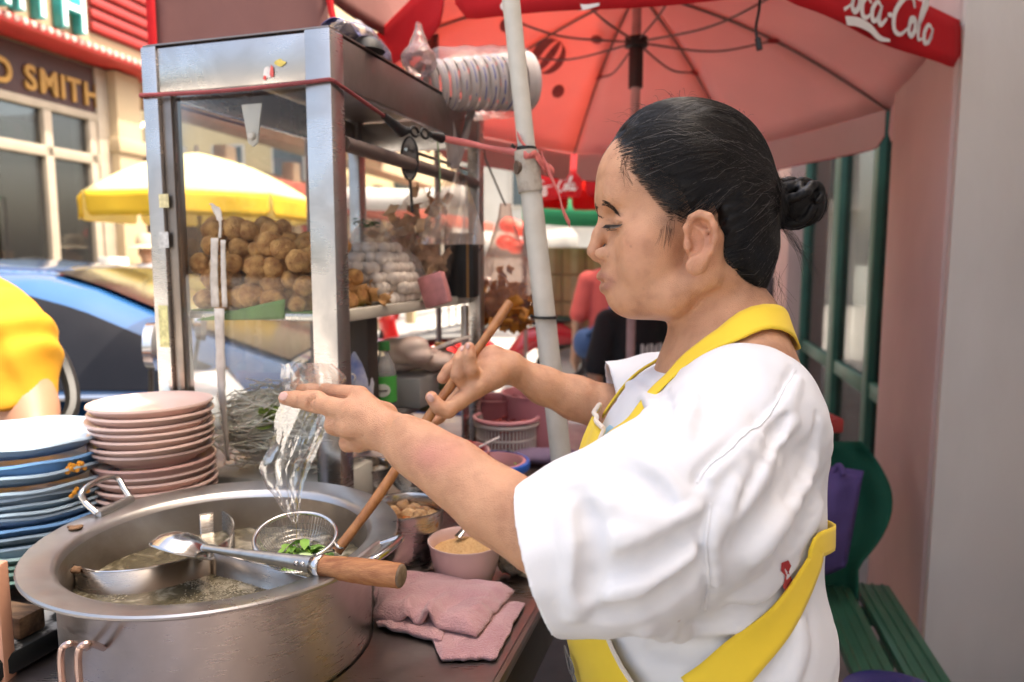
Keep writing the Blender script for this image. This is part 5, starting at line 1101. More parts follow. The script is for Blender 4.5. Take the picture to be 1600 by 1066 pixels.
def crisps(n, cpos, spread, size, name, label, group, seed, m_=crisp):
    rg = random.Random(seed); base_ = MB(); base_.grid(lambda u, v: ((u - 0.5) * 2, (v - 0.5) * 1.3, 0.35 * math.sin(u * 5) + 0.25 * math.sin(v * 4 + 1)), 7, 5); me = base_.mesh('crisp'); me.materials.append(m_); me.polygons.foreach_set('use_smooth', [True] * len(me.polygons))
    for i in range(n):
        o = bpy.data.objects.new(name, me); COL.objects.link(o); p = Vector(cpos) + Vector((rg.gauss(0, spread[0]), rg.gauss(0, spread[1]), abs(rg.gauss(0, spread[2])))); o.location = p; k = size * rg.uniform(0.7, 1.2); o.scale = (k, k, k); o.rotation_euler = (rg.uniform(0, 6), rg.uniform(0, 6), rg.uniform(0, 6)); q = o.modifiers.new('s', 'SOLIDIFY'); q.thickness = 0.06; tag(o, label, 'crisp', group)
crisps(44, Q(-0.09, 0.20, SHZ + 0.014), (0.030, 0.026, 0.008), 0.012, 'fried_skin', 'curled orange fried skin lying before the fish balls', 'fried skins on the shelf', 2)
crisps(120, Q(-0.11, 0.53, SHZ + 0.05), (0.034, 0.034, 0.075), 0.017, 'cracker', 'pale orange cracker in the bag at the back of the shelf', 'crackers in the back bag', 4, mat('pale_cracker', (0.55, 0.32, 0.16), 0.6, col2=(0.66, 0.46, 0.30), scale=30))
soft_bag('tall clear bag of orange crackers at the back of the cabinet shelf', Q(-0.11, 0.55, SHZ + 0.11), 0.085, 0.075, 0.108, film_mat('pinkish_bag_film', (0.97, 0.93, 0.90), 0.12, 0.18, 0.12, 30, 0.6, (0.85, 0.68, 0.58)), 8, 0.55)
herb = mat('dark_green_herb', (0.03, 0.09, 0.015), 0.6, var=0.4, scale=60)
def leaves(n, c, spread, size, m_, name, label, seed, cat='herbs', kind='stuff'):
    rg = random.Random(seed); m = MB()
    for i in range(n):
        M_ = Matrix.Translation(Vector(c) + Vector((rg.gauss(0, spread[0]), rg.gauss(0, spread[1]), rg.gauss(0, spread[2])))) @ Matrix.Rotation(rg.uniform(0, 6), 4, 'Z') @ Matrix.Rotation(rg.uniform(-1, 1), 4, 'X'); k = size * rg.uniform(0.6, 1.3); o = len(m.v)
        P_ = [(-1, 0, 0), (-0.4, 0.38, 0.10), (-0.4, 0, 0.0), (-0.4, -0.38, 0.10), (0.4, 0.36, 0.02), (0.4, 0, -0.08), (0.4, -0.36, 0.02), (1, 0, -0.2)]
        m.add([M_ @ (Vector(p) * k) for p in P_], [(0, 2, 1), (0, 3, 2), (1, 2, 5, 4), (2, 3, 6, 5), (4, 5, 7), (5, 6, 7)])
    return tag(m.build(name, m_, None, smooth=180, recalc=False), label, cat, kind=kind)
leaves(160, Q(-0.24, 0.50, SHZ + 0.022), (0.03, 0.02, 0.008), 0.014, herb, 'herbs', 'dark green herbs lying on the bags in the cabinet', 1)
leaves(40, P(570, 350, 1.40), (0.016, 0.012, 0.004), 0.006, herb, 'herbs', 'small bunch of green herbs just right of the cabinet corner post', 6)
# black box standing at the back right, pink packet before it
m = MB(); c = P(721, 415, 1.66); m.box((-0.036, -0.02, -0.074), (0.036, 0.02, 0.074), frame_M(c, CU, CV, UPV)); bb = tag(m.build('black_box', blackp, bev=0.004), 'upright black box at the right rear of the cabinet shelf', 'box')
m = MB(); m.box((0.020, -0.0212, -0.074), (0.026, -0.0202, 0.074), frame_M(c, CU, CV, UPV)); m.build('gold_stripe', mat('dull_gold', (0.25, 0.13, 0.04), 0.5), bb, smooth=0)
m = MB(); c = P(680, 455, 1.45); m.box((-0.028, -0.012, -0.03), (0.028, 0.012, 0.035), frame_M(c, (CU + UPV * 0.3).normalized(), CV, (UPV - CU * 0.3).normalized())); pk = tag(m.build('packet', mat('pink_packet', (0.50, 0.20, 0.20), 0.4, var=0.2, scale=40), bev=0.005), 'small pink packet leaning before the black box', 'packet')

# ---- under the shelf: noodles, bottle, trays
nood = mat('rice_noodle', (0.84, 0.79, 0.67), 0.45, var=0.05, sss=0.1)
def noodles(label, c, r, n, seed, flat=0.6):
    rg = random.Random(seed); m = MB()
    for i in range(n):
        a = rg.uniform(0, 6.28); th = rg.gauss(0, 0.5); rr = r * rg.uniform(0.2, 0.75); ax = Vector((math.cos(a) * math.sin(th), math.sin(a) * math.sin(th), math.cos(th))); x = ax.orthogonal().normalized(); y = ax.cross(x); s0_ = rg.uniform(0, 6.28); L = rg.uniform(1.6, 3.6); off = Vector((rg.gauss(0, r * 0.30), rg.gauss(0, r * 0.30), rg.gauss(0, r * 0.30)))
        pts = []
        for k in range(9): t = s0_ + L * k / 8; p = (x * math.cos(t) + y * math.sin(t)) * rr + off + Vector((0, 0, 0)); pts.append(Vector(c) + Vector((p.x, p.y, p.z * flat)))
        m.tube(pts, 0.0012, 4, cap=False)
    m.lathe([(0.0, -0.80 * r * flat)] + [(0.80 * r * math.cos(t), 0.80 * r * flat * math.sin(t)) for t in [-1.2 + 0.3 * i for i in range(9)]] + [(0.0, 0.80 * r * flat)], 20, c)  # solid core added inside to bounce light onto the strands
    return tag(m.build('noodles', nood, None, smooth=180, recalc=False), label, 'noodles', kind='stuff')
m = MB(); m.box((-0.292, 0.030, TZ + 0.031), (-0.050, 0.20, TZ + 0.105), CM); tag(m.build('white_crate', mat('dull_white_crate', (0.55, 0.53, 0.48), 0.5), bev=0.006), 'low white crate under the rice noodles inside the cabinet', 'crate')
noodles('big heap of white rice noodles low behind the cabinet glass', Q(-0.205, 0.10, TZ + 0.185), 0.072, 1300, 1, 1.0)
noodles('white rice noodles beside the corner post behind the glass', Q(-0.100, 0.10, TZ + 0.200), 0.058, 1000, 2, 1.45)
leaves(40, on_front(402, 655) + CV * 0.03, (0.008, 0.004, 0.008), 0.012, mat('light_green_leaf', (0.30, 0.42, 0.06), 0.5), 'greens', 'light green leaves among the rice noodles', 9)
# bottle
c = PZ(601, 640, TZ + 0.0) if False else P(601, 612, 1.36); bz = c.z
bt = thing('bottle', 'small clear bottle with green cap and green label behind the vendor\'s hand', 'bottle', c)
m = MB(); m.lathe([(0.0, -0.045), (0.020, -0.045), (0.0225, -0.042), (0.0225, 0.035), (0.020, 0.052), (0.010, 0.070), (0.009, 0.080), (0.0, 0.080)], 28, c); m.build('body', film_mat('bottle_plastic', (0.85, 0.86, 0.80), 0.4, 0.1, 0.25, bump=0), bt)
m = MB(); m.lathe([(0.0228, -0.018), (0.0229, -0.018), (0.0229, 0.032), (0.0228, 0.032)], 28, c); lb = m.build('label', mat('green_label', (0.05, 0.32, 0.05), 0.5), bt)
m = MB(); m.lathe([(0.0, 0.0008), (0.012, 0.0006), (0.0122, 0.0)], 24, (0, 0, 0)); m.v = [tuple(Vector((c.x + p[0] * 1.2 , c.y - 0.0232 - p[2] + p[0] ** 2 * 20, c.z + 0.006 + p[1]))) for p in m.v]; m.build('label_badge', mat('pale_badge', (0.6, 0.62, 0.55), 0.5), lb)
m = MB(); m.tube([c + Vector((-0.010, -0.0248, 0.006)), c + Vector((0.010, -0.0248, 0.006))], 0.0014, 6); m.build('label_mark', blackp, lb)
m = MB(); m.lathe([(0.0, 0.096), (0.0105, 0.096), (0.0115, 0.093), (0.0115, 0.079), (0.0, 0.079)], 20, c); m.build('cap', mat('green_cap', (0.02, 0.16, 0.03), 0.4), bt)
cS = PZ(601, 660, TZ + 0.10); 
# a low tray shelf in the cabinet carrying bottle and bags
LT = bz - 0.0455
m = MB(); m.box((-0.30, 0.22, LT - 0.012), (-0.024, CD - 0.05, LT), CM); m.build('lower_shelf', mat('dark_wet_shelf', (0.10, 0.09, 0.085), 0.4), cab, bev=0.002)
m = MB(); c = P(566, 535, 1.30); m.box((-0.022, -0.02, LT + 0.0005 - c.z), (0.022, 0.02, 0.055), frame_M(c, CU, CV, UPV)); tag(m.build('dark_post', mat('dark_brown_post', (0.035, 0.024, 0.02), 0.6), bev=0.003), 'dark brown upright board inside the cabinet under the shelf', 'board')
meat = mat('pale_meat', (0.50, 0.34, 0.29), 0.4, col2=(0.66, 0.54, 0.46), scale=22)
for k, (px, py, d_, s) in enumerate(((640, 548, 1.45, 0.040), (675, 560, 1.50, 0.034), (610, 570, 1.52, 0.032))):
    c = P(px, py, d_); S2 = SDF(); rg = random.Random(k)
    for i in range(12): S2.ell(np.array(c) + np.array([rg.gauss(0, s * 0.6), rg.gauss(0, s * 0.4), rg.gauss(0, s * 0.28)]), np.array([rg.uniform(0.5, 0.9), rg.uniform(0.4, 0.7), rg.uniform(0.3, 0.45)]) * s, k=0.008)
    tag(S2.build('meat', meat, np.array(c) - 0.16, np.array(c) + 0.16, 0.005), ['large pile of pale sliced meat under the cabinet shelf', 'smaller pile of pale meat right of the large one under the shelf', 'pile of pale meat just behind the bottle'][k], 'meat')
q_ = uv_of(P(640, 560, 1.49)); m = MB(); m.box((q_[0] - 0.075, q_[1] - 0.07, LT + 0.0005), (q_[0] + 0.055, q_[1] + 0.08, 1.172), CM); tag(m.build('grey_crate', mat('grey_plastic', (0.22, 0.21, 0.20), 0.5), bev=0.004), 'grey crate carrying the pale meat under the cabinet shelf', 'crate')
m = MB(); c = P(685, 545, 1.56); m.box((-0.06, -0.06, -0.004), (0.06, 0.06, 0.004), frame_M(c, (CU + UPV * 0.42).normalized(), CV, (UPV - CU * 0.42).normalized())); tag(m.build('tray', mat('white_tray', (0.60, 0.55, 0.50), 0.4), bev=0.002), 'white tray propped at a slant inside the cabinet', 'tray')
m = SDF(); c = np.array(P(655, 610, 1.52))
for i in range(10): m.ell(c + np.array([random.gauss(0, 0.03), random.gauss(0, 0.02), random.gauss(0, 0.012)]), (0.03, 0.025, 0.018), k=0.01)
tag(m.build('dark_green_bag', mat('dark_green_plastic', (0.02, 0.05, 0.012), 0.4), c - 0.12, c + 0.12, 0.004), 'dark green plastic bundle beside the bottle', 'bundle')
soft_bag('small white and blue plastic bag left of the bottle', P(560, 604, 1.30), 0.028, 0.025, 0.055, mat('white_blue_bag', (0.62, 0.62, 0.64), 0.4, col2=(0.12, 0.16, 0.42), scale=30), 15, 0.8)
soft_bag('grey clear bag low behind the vendor\'s hand', P(640, 715, 1.36), 0.045, 0.04, 0.07, film_mat('grey_bag_film', (0.8, 0.82, 0.82), 0.4, 0.15, 0.25, 30, 0.8, (0.5, 0.52, 0.52)), 16, 0.4)
c = P(688, 575, 1.55); m = MB(); m.lathe([(0, -0.05), (0.02, -0.05), (0.02, 0.03), (0.012, 0.045), (0.012, 0.055), (0, 0.055)], 20, c); tag(m.build('sauce_bottle', mat('amber_sauce', (0.45, 0.22, 0.03), 0.2, var=0.3, scale=20)), 'amber sauce bottle behind the vendor\'s far hand', 'bottle')

# ---- things on top of the cabinet
soft_bag('crumpled clear bag with blue print on the cabinet roof', Q(-0.07, 0.22, CT + 0.030), 0.05, 0.14, 0.028, film_mat('printed_clear_bag', (0.93, 0.88, 0.86), 0.4, 0.15, 0.22, 25, 0.9, (0.7, 0.55, 0.52)), 21, 0.9)
bl = mat('blue_bag_print', (0.10, 0.12, 0.34), 0.4, var=0.3, scale=80)
m = MB(); m.grid(lambda u, v: Q(-0.05 - 0.05 * v, 0.14 + 0.17 * u, CT + 0.052 + 0.012 * math.sin(v * 3) - 0.022 * u + 0.004 * math.sin(u * 20)), 20, 6); tag(m.build('blue_wrapper', bl, None, smooth=180, solid=0.001), 'blue printed wrapper on the clear bag on the cabinet roof', 'wrapper')
m = MB(); q_ = P(574, 62, 1.19); m.lathe([(0.0, 0.024), (0.013, 0.022), (0.024, 0.014), (0.029, 0.0), (0.0, 0.0)], 24, (q_.x, q_.y, CT + 0.0035)); tag(m.build('black_bowl', blackp), 'black upturned bowl on the cabinet roof behind the corner post', 'bowl')
soft_bag('pinkish clear bag gathered up on the cabinet roof', P(655, 95, 1.42), 0.035, 0.05, 0.03, film_mat('rosy_bag_film', (0.96, 0.84, 0.82), 0.3, 0.2, 0.30, 30, 0.8, (0.8, 0.5, 0.46)), 22, 1.6)
# stack of foam cups lying in clear film
cs = thing('cup_stack', 'long stack of printed paper cups lying on the cabinet roof', 'cups', P(760, 140, 1.62)); A_, B_ = P(660, 135, 1.50), P(806, 128, 1.60); axd = (B_ - A_).normalized(); cupm = mat('paper_cup_white', (0.66, 0.58, 0.54), 0.6, var=0.06); prn = mat('cup_print_blue', (0.06, 0.08, 0.36), 0.6, scale=45, col2=(0.62, 0.50, 0.46), thresh=(0.48, 0.56))
x = axd.orthogonal().normalized(); y = axd.cross(x); ncup = 10
for i in range(ncup):
    c = A_ + (B_ - A_) * (i / ncup) + axd * 0.0; r0 = 0.050 + 0.012 * i / ncup; Mx = frame_M(c, x, y, axd)
    m = MB(); m.lathe([(r0 * 0.965, 0.0), (r0, 0.0135), (r0 * 1.03, 0.0142), (r0 * 1.03, 0.0162), (r0 * 0.99, 0.0162)], 32, (0, 0, 0), Mx); o = m.build('cup', cupm, cs, solid=0.001)
    mm = MB(); mm.lathe([(r0 * 0.982, 0.0040), (r0 * 1.004, 0.0115)], 32, (0, 0, 0), Mx); mm.build('cup_band', prn, o)
m = MB(); m.lathe([(0.062, 0.0), (0.063, 0.03), (0.056, 0.032), (0.0, 0.032)], 32, (0, 0, 0), frame_M(B_, x, y, axd)); m.build('cup', cupm, cs)
m = MB(); m.grid(lambda u, v: A_ - axd * 0.03 + (B_ - A_) * 1.18 * u + (x * math.cos(v * 6.2832) + y * math.sin(v * 6.2832)) * (0.026 + 0.05 * min(1, u * 4) + 0.004 * nz3((u * 9, math.cos(v * 6.28) * 2, math.sin(v * 6.28) * 2))), 24, 32); m.build('wrapping_film', clear, cs, smooth=180)
# white carrier-bag handles hanging down the rear corner
cbm = cloth_mat('thin_white_bag', (0.55, 0.47, 0.44), 0.4, bump=0.4, bscale=20); cbag = thing('carrier_bag', 'thin white carrier bag hanging by its handles at the cabinet\'s rear corner', 'bag', P(715, 250, 1.66))
for pth, w in (([P(688, 142, 1.52), P(697, 180, 1.53), P(706, 225, 1.54), P(708, 262, 1.55)], 0.026), ([P(740, 160, 1.60), P(730, 200, 1.58), P(716, 245, 1.56), P(710, 264, 1.55)], 0.018)):
    pts = catmull(pth, 8); n = len(pts) - 1; m = MB(); m.grid(lambda u, v: pts[int(round(u * n))] + Vector(((v - 0.5) * w, 0.004 * math.sin(v * 6 + u * 5), 0)), n, 5); m.build('handle', cbm, cbag, smooth=180, solid=0.0008)
def cone(u, v):
    k = u; half = 10 + 80 * k ** 0.8; px = 712 + (v - 0.5) * 2 * half * 0.62 - 8 * k; py = 262 + 120 * k; return P(px, py, 1.56 + 0.03 * math.sin(v * 9 + k * 3))
m = MB(); m.grid(cone, 14, 14); m.build('body', film_mat('pinkish_cone_film', (0.97, 0.90, 0.86), 0.12, 0.2, 0.40, 25, 0.5, (0.85, 0.68, 0.58)), cbag, smooth=180)
# greenish strings and hanging strainer beside the hooks
m = MB(); m.tube([P(683, 215, 1.45), P(687, 260, 1.45), P(688, 300, 1.45)], 0.002, 6); tag(m.build('string', mat('green_string', (0.15, 0.22, 0.12), 0.8)), 'thin green string hanging inside the cabinet by the hooks', 'string')
scp = thing('hanging_scoop', 'grey wire scoop hanging by the cabinet\'s side rail', 'scoop', P(640, 235, 1.36))
m = MB(); c = P(640, 248, 1.36); m.tube([c + Vector((0.016 * math.cos(t), 0, 0.040 * math.sin(t))) for t in [i * math.pi / 12 for i in range(24)]], 0.0022, 8, closed=True); m.build('ring', blackp, scp)
m = MB(); m.lathe([(0.0, 0.012), (0.010, 0.010), (0.0155, 0.0)], 20, (0, 0, 0)); m.v = [tuple(c + Vector((p[0], p[2], p[1] * 2.4))) for p in m.v]; m.build('bowl', mat('grey_mesh', (0.20, 0.18, 0.17), 0.5, metal=0.5), scp, solid=0.001)
m = MB(); m.tube([c + Vector((0, 0, -0.04)), c + Vector((0.004, 0, -0.10))], 0.003, 6); m.build('handle', blackp, scp)
# hanging bag of orange crisps behind the cabinet
orb = Vector(P(790, 450, 1.95)); soft_bag('hanging clear bag of orange crisps behind the cabinet', orb, 0.085, 0.07, 0.115, film_mat('hazy_pink_film', (0.95, 0.84, 0.78), 0.2, 0.2, 0.18, 20, 0.6, (0.75, 0.5, 0.45)), 31, 1.2)
crisps(170, orb + Vector((0, 0, -0.10)), (0.034, 0.028, 0.05), 0.020, 'orange_crisp', 'orange crisp inside the hanging bag behind the cabinet', 'orange crisps in the hanging bag', 14, mat('deep_orange_crisp', (0.42, 0.14, 0.012), 0.5, col2=(0.60, 0.26, 0.03), scale=20))
m = MB(); m.tube([orb + Vector((0, 0, 0.22)), Vector((orb.x - 0.05, orb.y - 0.1, 1.66)), Q(-0.0, CD - 0.02, 1.70)], 0.003, 6); tag(m.build('string', mat('grey_string', (0.2, 0.18, 0.17), 0.8)), 'thin string holding the bag of orange crisps', 'string')

# ---- bowls and tubs on the cart
def tub(name, label, px, py, z_rim, r, h, m_, cat='bowl', taper=0.78, rimw=0.004, seg=48, thick=0.0025):
    """an open vessel whose rim centre shows at (px, py) and whose rim is at height z_rim"""
    c = PZ(px, py, z_rim); t = thing(name, label, cat, (c.x, c.y, z_rim - h)); r0 = r * taper
    prof = [(0.0, -h), (r0 * 0.92, -h), (r0, -h + 0.004)] + [(r0 + (r - r0) * (i / 8) ** 0.7, -h + 0.004 + (h - 0.004) * i / 8) for i in range(1, 9)] + [(r + rimw, 0.0005), (r + rimw, 0.003), (r - thick * 0.2, 0.003)] + [(r0 + (r - r0) * (i / 8) ** 0.7 - thick, -h + 0.004 + (h - 0.004) * i / 8) for i in range(8, 0, -1)] + [(r0 * 0.9, -h + thick + 0.001), (0, -h + thick + 0.001)]
    m = MB(); m.lathe(prof, seg, c); m.build('body', m_, t); return t, c
t, cb_ = tub('steel_pot', 'small steel pot of stewed mushrooms beside the soup pot', 634, 792, 1.022, 0.060, 0.0918, bowl_s, 'pot', 0.86, 0.003)
mush = mat('stewed_mushroom', (0.26, 0.12, 0.035), 0.3, col2=(0.58, 0.38, 0.19), scale=1.5, bump=0.4, bscale=5, bdist=0.05); mm_ = [lump(80 + i, amp=0.16) for i in range(4)]
for i, me in enumerate(mm_): me.materials.append(mush if i < 2 else mat('dark_mushroom', (0.16, 0.07, 0.02), 0.3, col2=(0.40, 0.22, 0.09), scale=1.5, bump=0.4, bscale=5, bdist=0.05))
rg = random.Random(4); sp = []
for i in range(46):
    a, rr = rg.uniform(0, 6.28), 0.052 * math.sqrt(rg.random()); sp.append(cb_ + Vector((rr * math.cos(a), rr * math.sin(a), -0.026 + 0.010 * rg.random())))
heap(mm_, 'mushroom', 'brown stewed mushroom in the small steel pot', 'mushroom', 'mushrooms in the steel pot', sp, 0.0105, 0.3, rg)
m = MB(); m.lathe([(0, 0), (0.054, 0)], 40, cb_ - UPV * 0.0165); tag(m.build('stew_sauce', mat('dark_orange_sauce', (0.22, 0.06, 0.012), 0.12, var=0.4, scale=40)), 'dark orange stewing sauce round the mushrooms', 'sauce')
t, cu_ = tub('pink_cup', 'pale pink melamine cup full of ground peanuts on the cart', 727, 846, 0.990, 0.0545, 0.0598, mat('pale_pink_melamine', (0.66, 0.47, 0.45), 0.28, var=0.03, coat=0.2), 'cup', 0.74, 0.0008)
pn = mat('ground_peanut', (0.50, 0.27, 0.09), 0.85, col2=(0.66, 0.42, 0.20), scale=320, bump=1.0, bscale=420, bdist=0.002)
m = MB(); m.grid(lambda u, v: cu_ + Vector((0.0502 * u * math.cos(v * 6.2832), 0.0502 * u * math.sin(v * 6.2832), -0.014 + 0.014 * (1 - u * u) * (0.8 + 0.6 * math.cos(v * 6.28 - 0.6) * u) + 0.0025 * nz3((u * math.cos(v * 6.28) * 14, u * math.sin(v * 6.28) * 14, 1)))), 16, 40); tag(m.build('ground_peanuts', pn, None, smooth=180), 'ground peanuts heaped in the pale pink cup', 'peanuts')
m = MB(); a = cu_ + Vector((-0.012, 0.01, 0.002)); m.tube([a, a + Vector((0.012, 0.012, 0.012)), a + Vector((0.045, 0.05, 0.040))], [0.008, 0.004, 0.0035], 10, ry=[0.003, 0.002, 0.002]); tag(m.build('spoon', bright), 'steel spoon stuck in the ground peanuts', 'spoon')
t, cw_ = tub('steel_bowl', 'shallow steel bowl of cut vegetables at the foot of the corner post', 570, 728, 1.010, 0.052, 0.0798, bowl_s, 'bowl', 0.7, 0.004)
sl = [lump(120 + i, amp=0.2) for i in range(3)]
for me, cc in zip(sl, ((0.60, 0.50, 0.40), (0.62, 0.56, 0.50), (0.70, 0.38, 0.12))): me.materials.append(mat('cut_vegetable_%d' % int(cc[2] * 100), cc, 0.5, var=0.25, scale=2))
sp = []
for i in range(26): a, rr = rg.uniform(0, 6.28), 0.044 * math.sqrt(rg.random()); sp.append(cw_ + Vector((rr * math.cos(a), rr * math.sin(a), -0.016 + 0.010 * rg.random())))
heap(sl, 'vegetable_piece', 'cut vegetable piece in the shallow steel bowl', 'vegetable', 'vegetables in the shallow bowl', sp, 0.011, 0.3, rg)
pinkpl = mat('pink_plastic', (0.56, 0.24, 0.26), 0.35, var=0.05); redpl = mat('red_pink_plastic', (0.48, 0.07, 0.10), 0.35, var=0.15)
t, cr_ = tub('chilli_tub', 'pink plastic tub smeared with red chilli sauce on the cart', 698, 705, 1.000, 0.088, 0.0698, mat('chilli_smeared_plastic', (0.60, 0.36, 0.36), 0.35, col2=(0.45, 0.02, 0.02), scale=16, thresh=(0.45, 0.62)), 'tub', 0.85, 0.004)
m = MB(); m.grid(lambda u, v: cr_ + Vector((0.078 * u * math.cos(v * 6.2832), 0.078 * u * math.sin(v * 6.2832), -0.030 + 0.006 * nz3((u * math.cos(v * 6.28) * 4, u * math.sin(v * 6.28) * 4, 5)))), 12, 36); tag(m.build('chilli_sauce', mat('red_chilli', (0.38, 0.015, 0.012), 0.25, var=0.3, scale=60, bump=0.5, bscale=120), None, smooth=180), 'red chilli sauce in the pink tub', 'sauce')
sp_ = thing('plastic_spoon', 'white plastic spoon with red tip leaning in the chilli tub', 'spoon', P(760, 692, 1.40)); m = MB(); m.tube([P(748, 699, 1.40), P(768, 689, 1.40), P(781, 683, 1.40)], [0.0032, 0.0030, 0.0042], 8, ry=[0.002, 0.002, 0.002]); m.build('handle', mat('white_spoon_plastic', (0.72, 0.62, 0.60), 0.3), sp_)
m = MB(); m.tube([P(735, 706, 1.40), P(748, 699, 1.40)], [0.004, 0.0033], 8, ry=[0.002, 0.002]); m.build('tip', redpl, sp_)
t, cg_ = tub('onion_bowl', 'pink bowl with a blue rim holding chopped green onion', 770, 722, 0.995, 0.068, 0.0648, mat('grey_pink_plastic', (0.50, 0.30, 0.31), 0.35), 'bowl', 0.8, 0.0)
m = MB(); m.lathe([(0.069, -0.014), (0.075, -0.012), (0.077, -0.003), (0.075, 0.004), (0.069, 0.005)], 48, cg_); m.build('blue_rim', mat('blue_plastic_rim', (0.02, 0.12, 0.50), 0.3), t)
m = MB(); m.lathe([(0.069, 0.0035), (0.062, 0.0045), (0.057, -0.010), (0.055, -0.03)], 48, cg_); m.build('inner_rim', pinkpl, t)
leaves(420, cg_ - UPV * 0.022, (0.024, 0.024, 0.004), 0.007, mat('chopped_green_onion', (0.08, 0.22, 0.02), 0.45, col2=(0.25, 0.42, 0.08), scale=90), 'green_onion', 'chopped green onion in the blue-rimmed bowl', 3)
# slatted white basket
cbk = PZ(791, 652, 1.030); bk_ = thing('plastic_basket', 'white slatted plastic basket with red chillies at the back of the cart', 'basket', (cbk.x, cbk.y, TZ)); wpl = mat('off_white_plastic', (0.52, 0.44, 0.40), 0.4, var=0.05)
for zz, r1 in ((0.0, 0.076), (-0.012, 0.0745), (-0.045, 0.070), (-0.085, 0.064)): m = MB(); m.tube([cbk + Vector((r1 * math.cos(t), r1 * math.sin(t), zz)) for t in [i * math.pi / 24 for i in range(48)]], 0.0035 + (zz > -0.02) * 0.002, 8, closed=True); m.build('hoop', pinkpl if zz == 0.0 else wpl, bk_)
sm_ = MB(); sm_.box((-0.0022, -0.0012, -0.085), (0.0022, 0.0012, 0.0)); sme = sm_.mesh('slat'); sme.materials.append(wpl)
for i in range(52):
    a = i * 2 * math.pi / 52; o = bpy.data.objects.new('slat', sme); COL.objects.link(o); o.location = cbk + Vector((0.0715 * math.cos(a), 0.0715 * math.sin(a), -0.001)); o.rotation_euler = (0, 0, a + math.pi / 2); o.parent = bk_; o.matrix_parent_inverse = WM(bk_).inverted()
m = MB(); m.lathe([(0, -0.0975), (0.06, -0.0975), (0.0625, -0.09), (0.0, -0.088)], 32, cbk); m.build('floor', wpl, bk_)
crm = mat('dried_red_chilli', (0.24, 0.02, 0.012), 0.4, var=0.3, scale=40)
rg = random.Random(8)
ch = MB(); ch.tube([Vector((-1, 0, 0)), Vector((-0.3, 0.12, 0.1)), Vector((0.4, 0.1, 0)), Vector((1, -0.15, 0.1))], [0.08, 0.17, 0.14, 0.03], 7); chm = ch.mesh('chilli'); chm.materials.append(crm); chm.polygons.foreach_set('use_smooth', [True] * len(chm.polygons))
for i in range(70):
    o = bpy.data.objects.new('chilli', chm); COL.objects.link(o); a, rr = rg.uniform(0, 6.28), 0.050 * math.sqrt(rg.random()); o.location = cbk + Vector((rr * math.cos(a), rr * math.sin(a), -0.022 + rg.uniform(-0.01, 0.012))); k = rg.uniform(0.014, 0.022); o.scale = (k, k, k); o.rotation_euler = (rg.uniform(-0.4, 0.4), rg.uniform(-0.4, 0.4), rg.uniform(0, 6)); tag(o, 'dried red chilli in the white slatted basket', 'chilli', 'chillies in the basket')
for k, (px, py, zr, r, h, lab) in enumerate(((838, 614, 1.075, 0.085, 0.1448, 'tall pink plastic bin at the back of the cart behind the forearm'), (775, 622, 1.06, 0.060, 0.1298, 'smaller dark pink bin beside the tall one'))):
    t, c = tub('plastic_bin', lab, px, py, zr, r, h, mat('pink_bin_%d' % k, (0.48, 0.18, 0.20) if k == 0 else (0.30, 0.09, 0.10), 0.4), 'bin', 0.85, 0.005)
S2 = SDF(); c = np.array(PZ(852, 712, TZ + 0.022))
for i in range(7): S2.ell(c + np.array([0.02 * (i - 3), random.gauss(0, 0.012), random.gauss(0, 0.003)]), (0.03, 0.03, 0.015), k=0.012)
tag(S2.build('purple_cloth', mat('dull_purple_cloth', (0.20, 0.14, 0.22), 0.9), c - 0.14, c + 0.14, 0.005), 'dull purple folded cloth behind the white pole on the cart', 'cloth')
# small bag of peanuts behind the pink cup
c = PZ(805, 905, TZ); soft_bag('small clear bag of nuts beside the pink cup', c + Vector((0, 0.012, 0.030)), 0.030, 0.026, 0.028, film_mat('nut_bag_film', (0.95, 0.9, 0.82), 0.45, 0.12, 0.22, 60, 0.9, (0.75, 0.65, 0.5)), 41, 0.2)
nm = [lump(140 + i, amp=0.15) for i in range(2)]
for me in nm: me.materials.append(mat('pale_nut', (0.60, 0.45, 0.27), 0.6, var=0.3, scale=2))
heap(nm, 'nut', 'pale nut inside the small bag by the pink cup', 'nut', 'nuts in the small bag', [c + Vector((random.uniform(-0.018, 0.018), 0.012 + random.uniform(-0.015, 0.015), 0.009 + 0.012 * (i // 10) + random.uniform(0, 0.004))) for i in range(30)], 0.0075, 0.2, rg)
# ---- the pink towel
tw = bpy.data.materials.new('pink_terry_towel'); tw.use_nodes = True; nt = tw.node_tree; b = nt.nodes['Principled BSDF']; tc = nt.nodes.new('ShaderNodeTexCoord')
n1 = nt.nodes.new('ShaderNodeTexNoise'); n1.inputs['Scale'].default_value = 14; n1.inputs['Detail'].default_value = 6; nt.links.new(tc.outputs['Object'], n1.inputs['Vector']); nt.links.new(_ramp(nt, n1.outputs['Fac'], [(0.3, (0.44, 0.22, 0.24)), (0.7, (0.60, 0.35, 0.36))]), b.inputs['Base Color']); b.inputs['Roughness'].default_value = 0.95; b.inputs['Sheen Weight'].default_value = 0.4
n2 = nt.nodes.new('ShaderNodeTexNoise'); n2.inputs['Scale'].default_value = 420; n2.inputs['Detail'].default_value = 2; nt.links.new(tc.outputs['Object'], n2.inputs['Vector']); bp = nt.nodes.new('ShaderNodeBump'); bp.inputs['Strength'].default_value = 0.9; bp.inputs['Distance'].default_value = 0.003; nt.links.new(n2.outputs['Fac'], bp.inputs['Height']); nt.links.new(bp.outputs[0], b.inputs['Normal'])
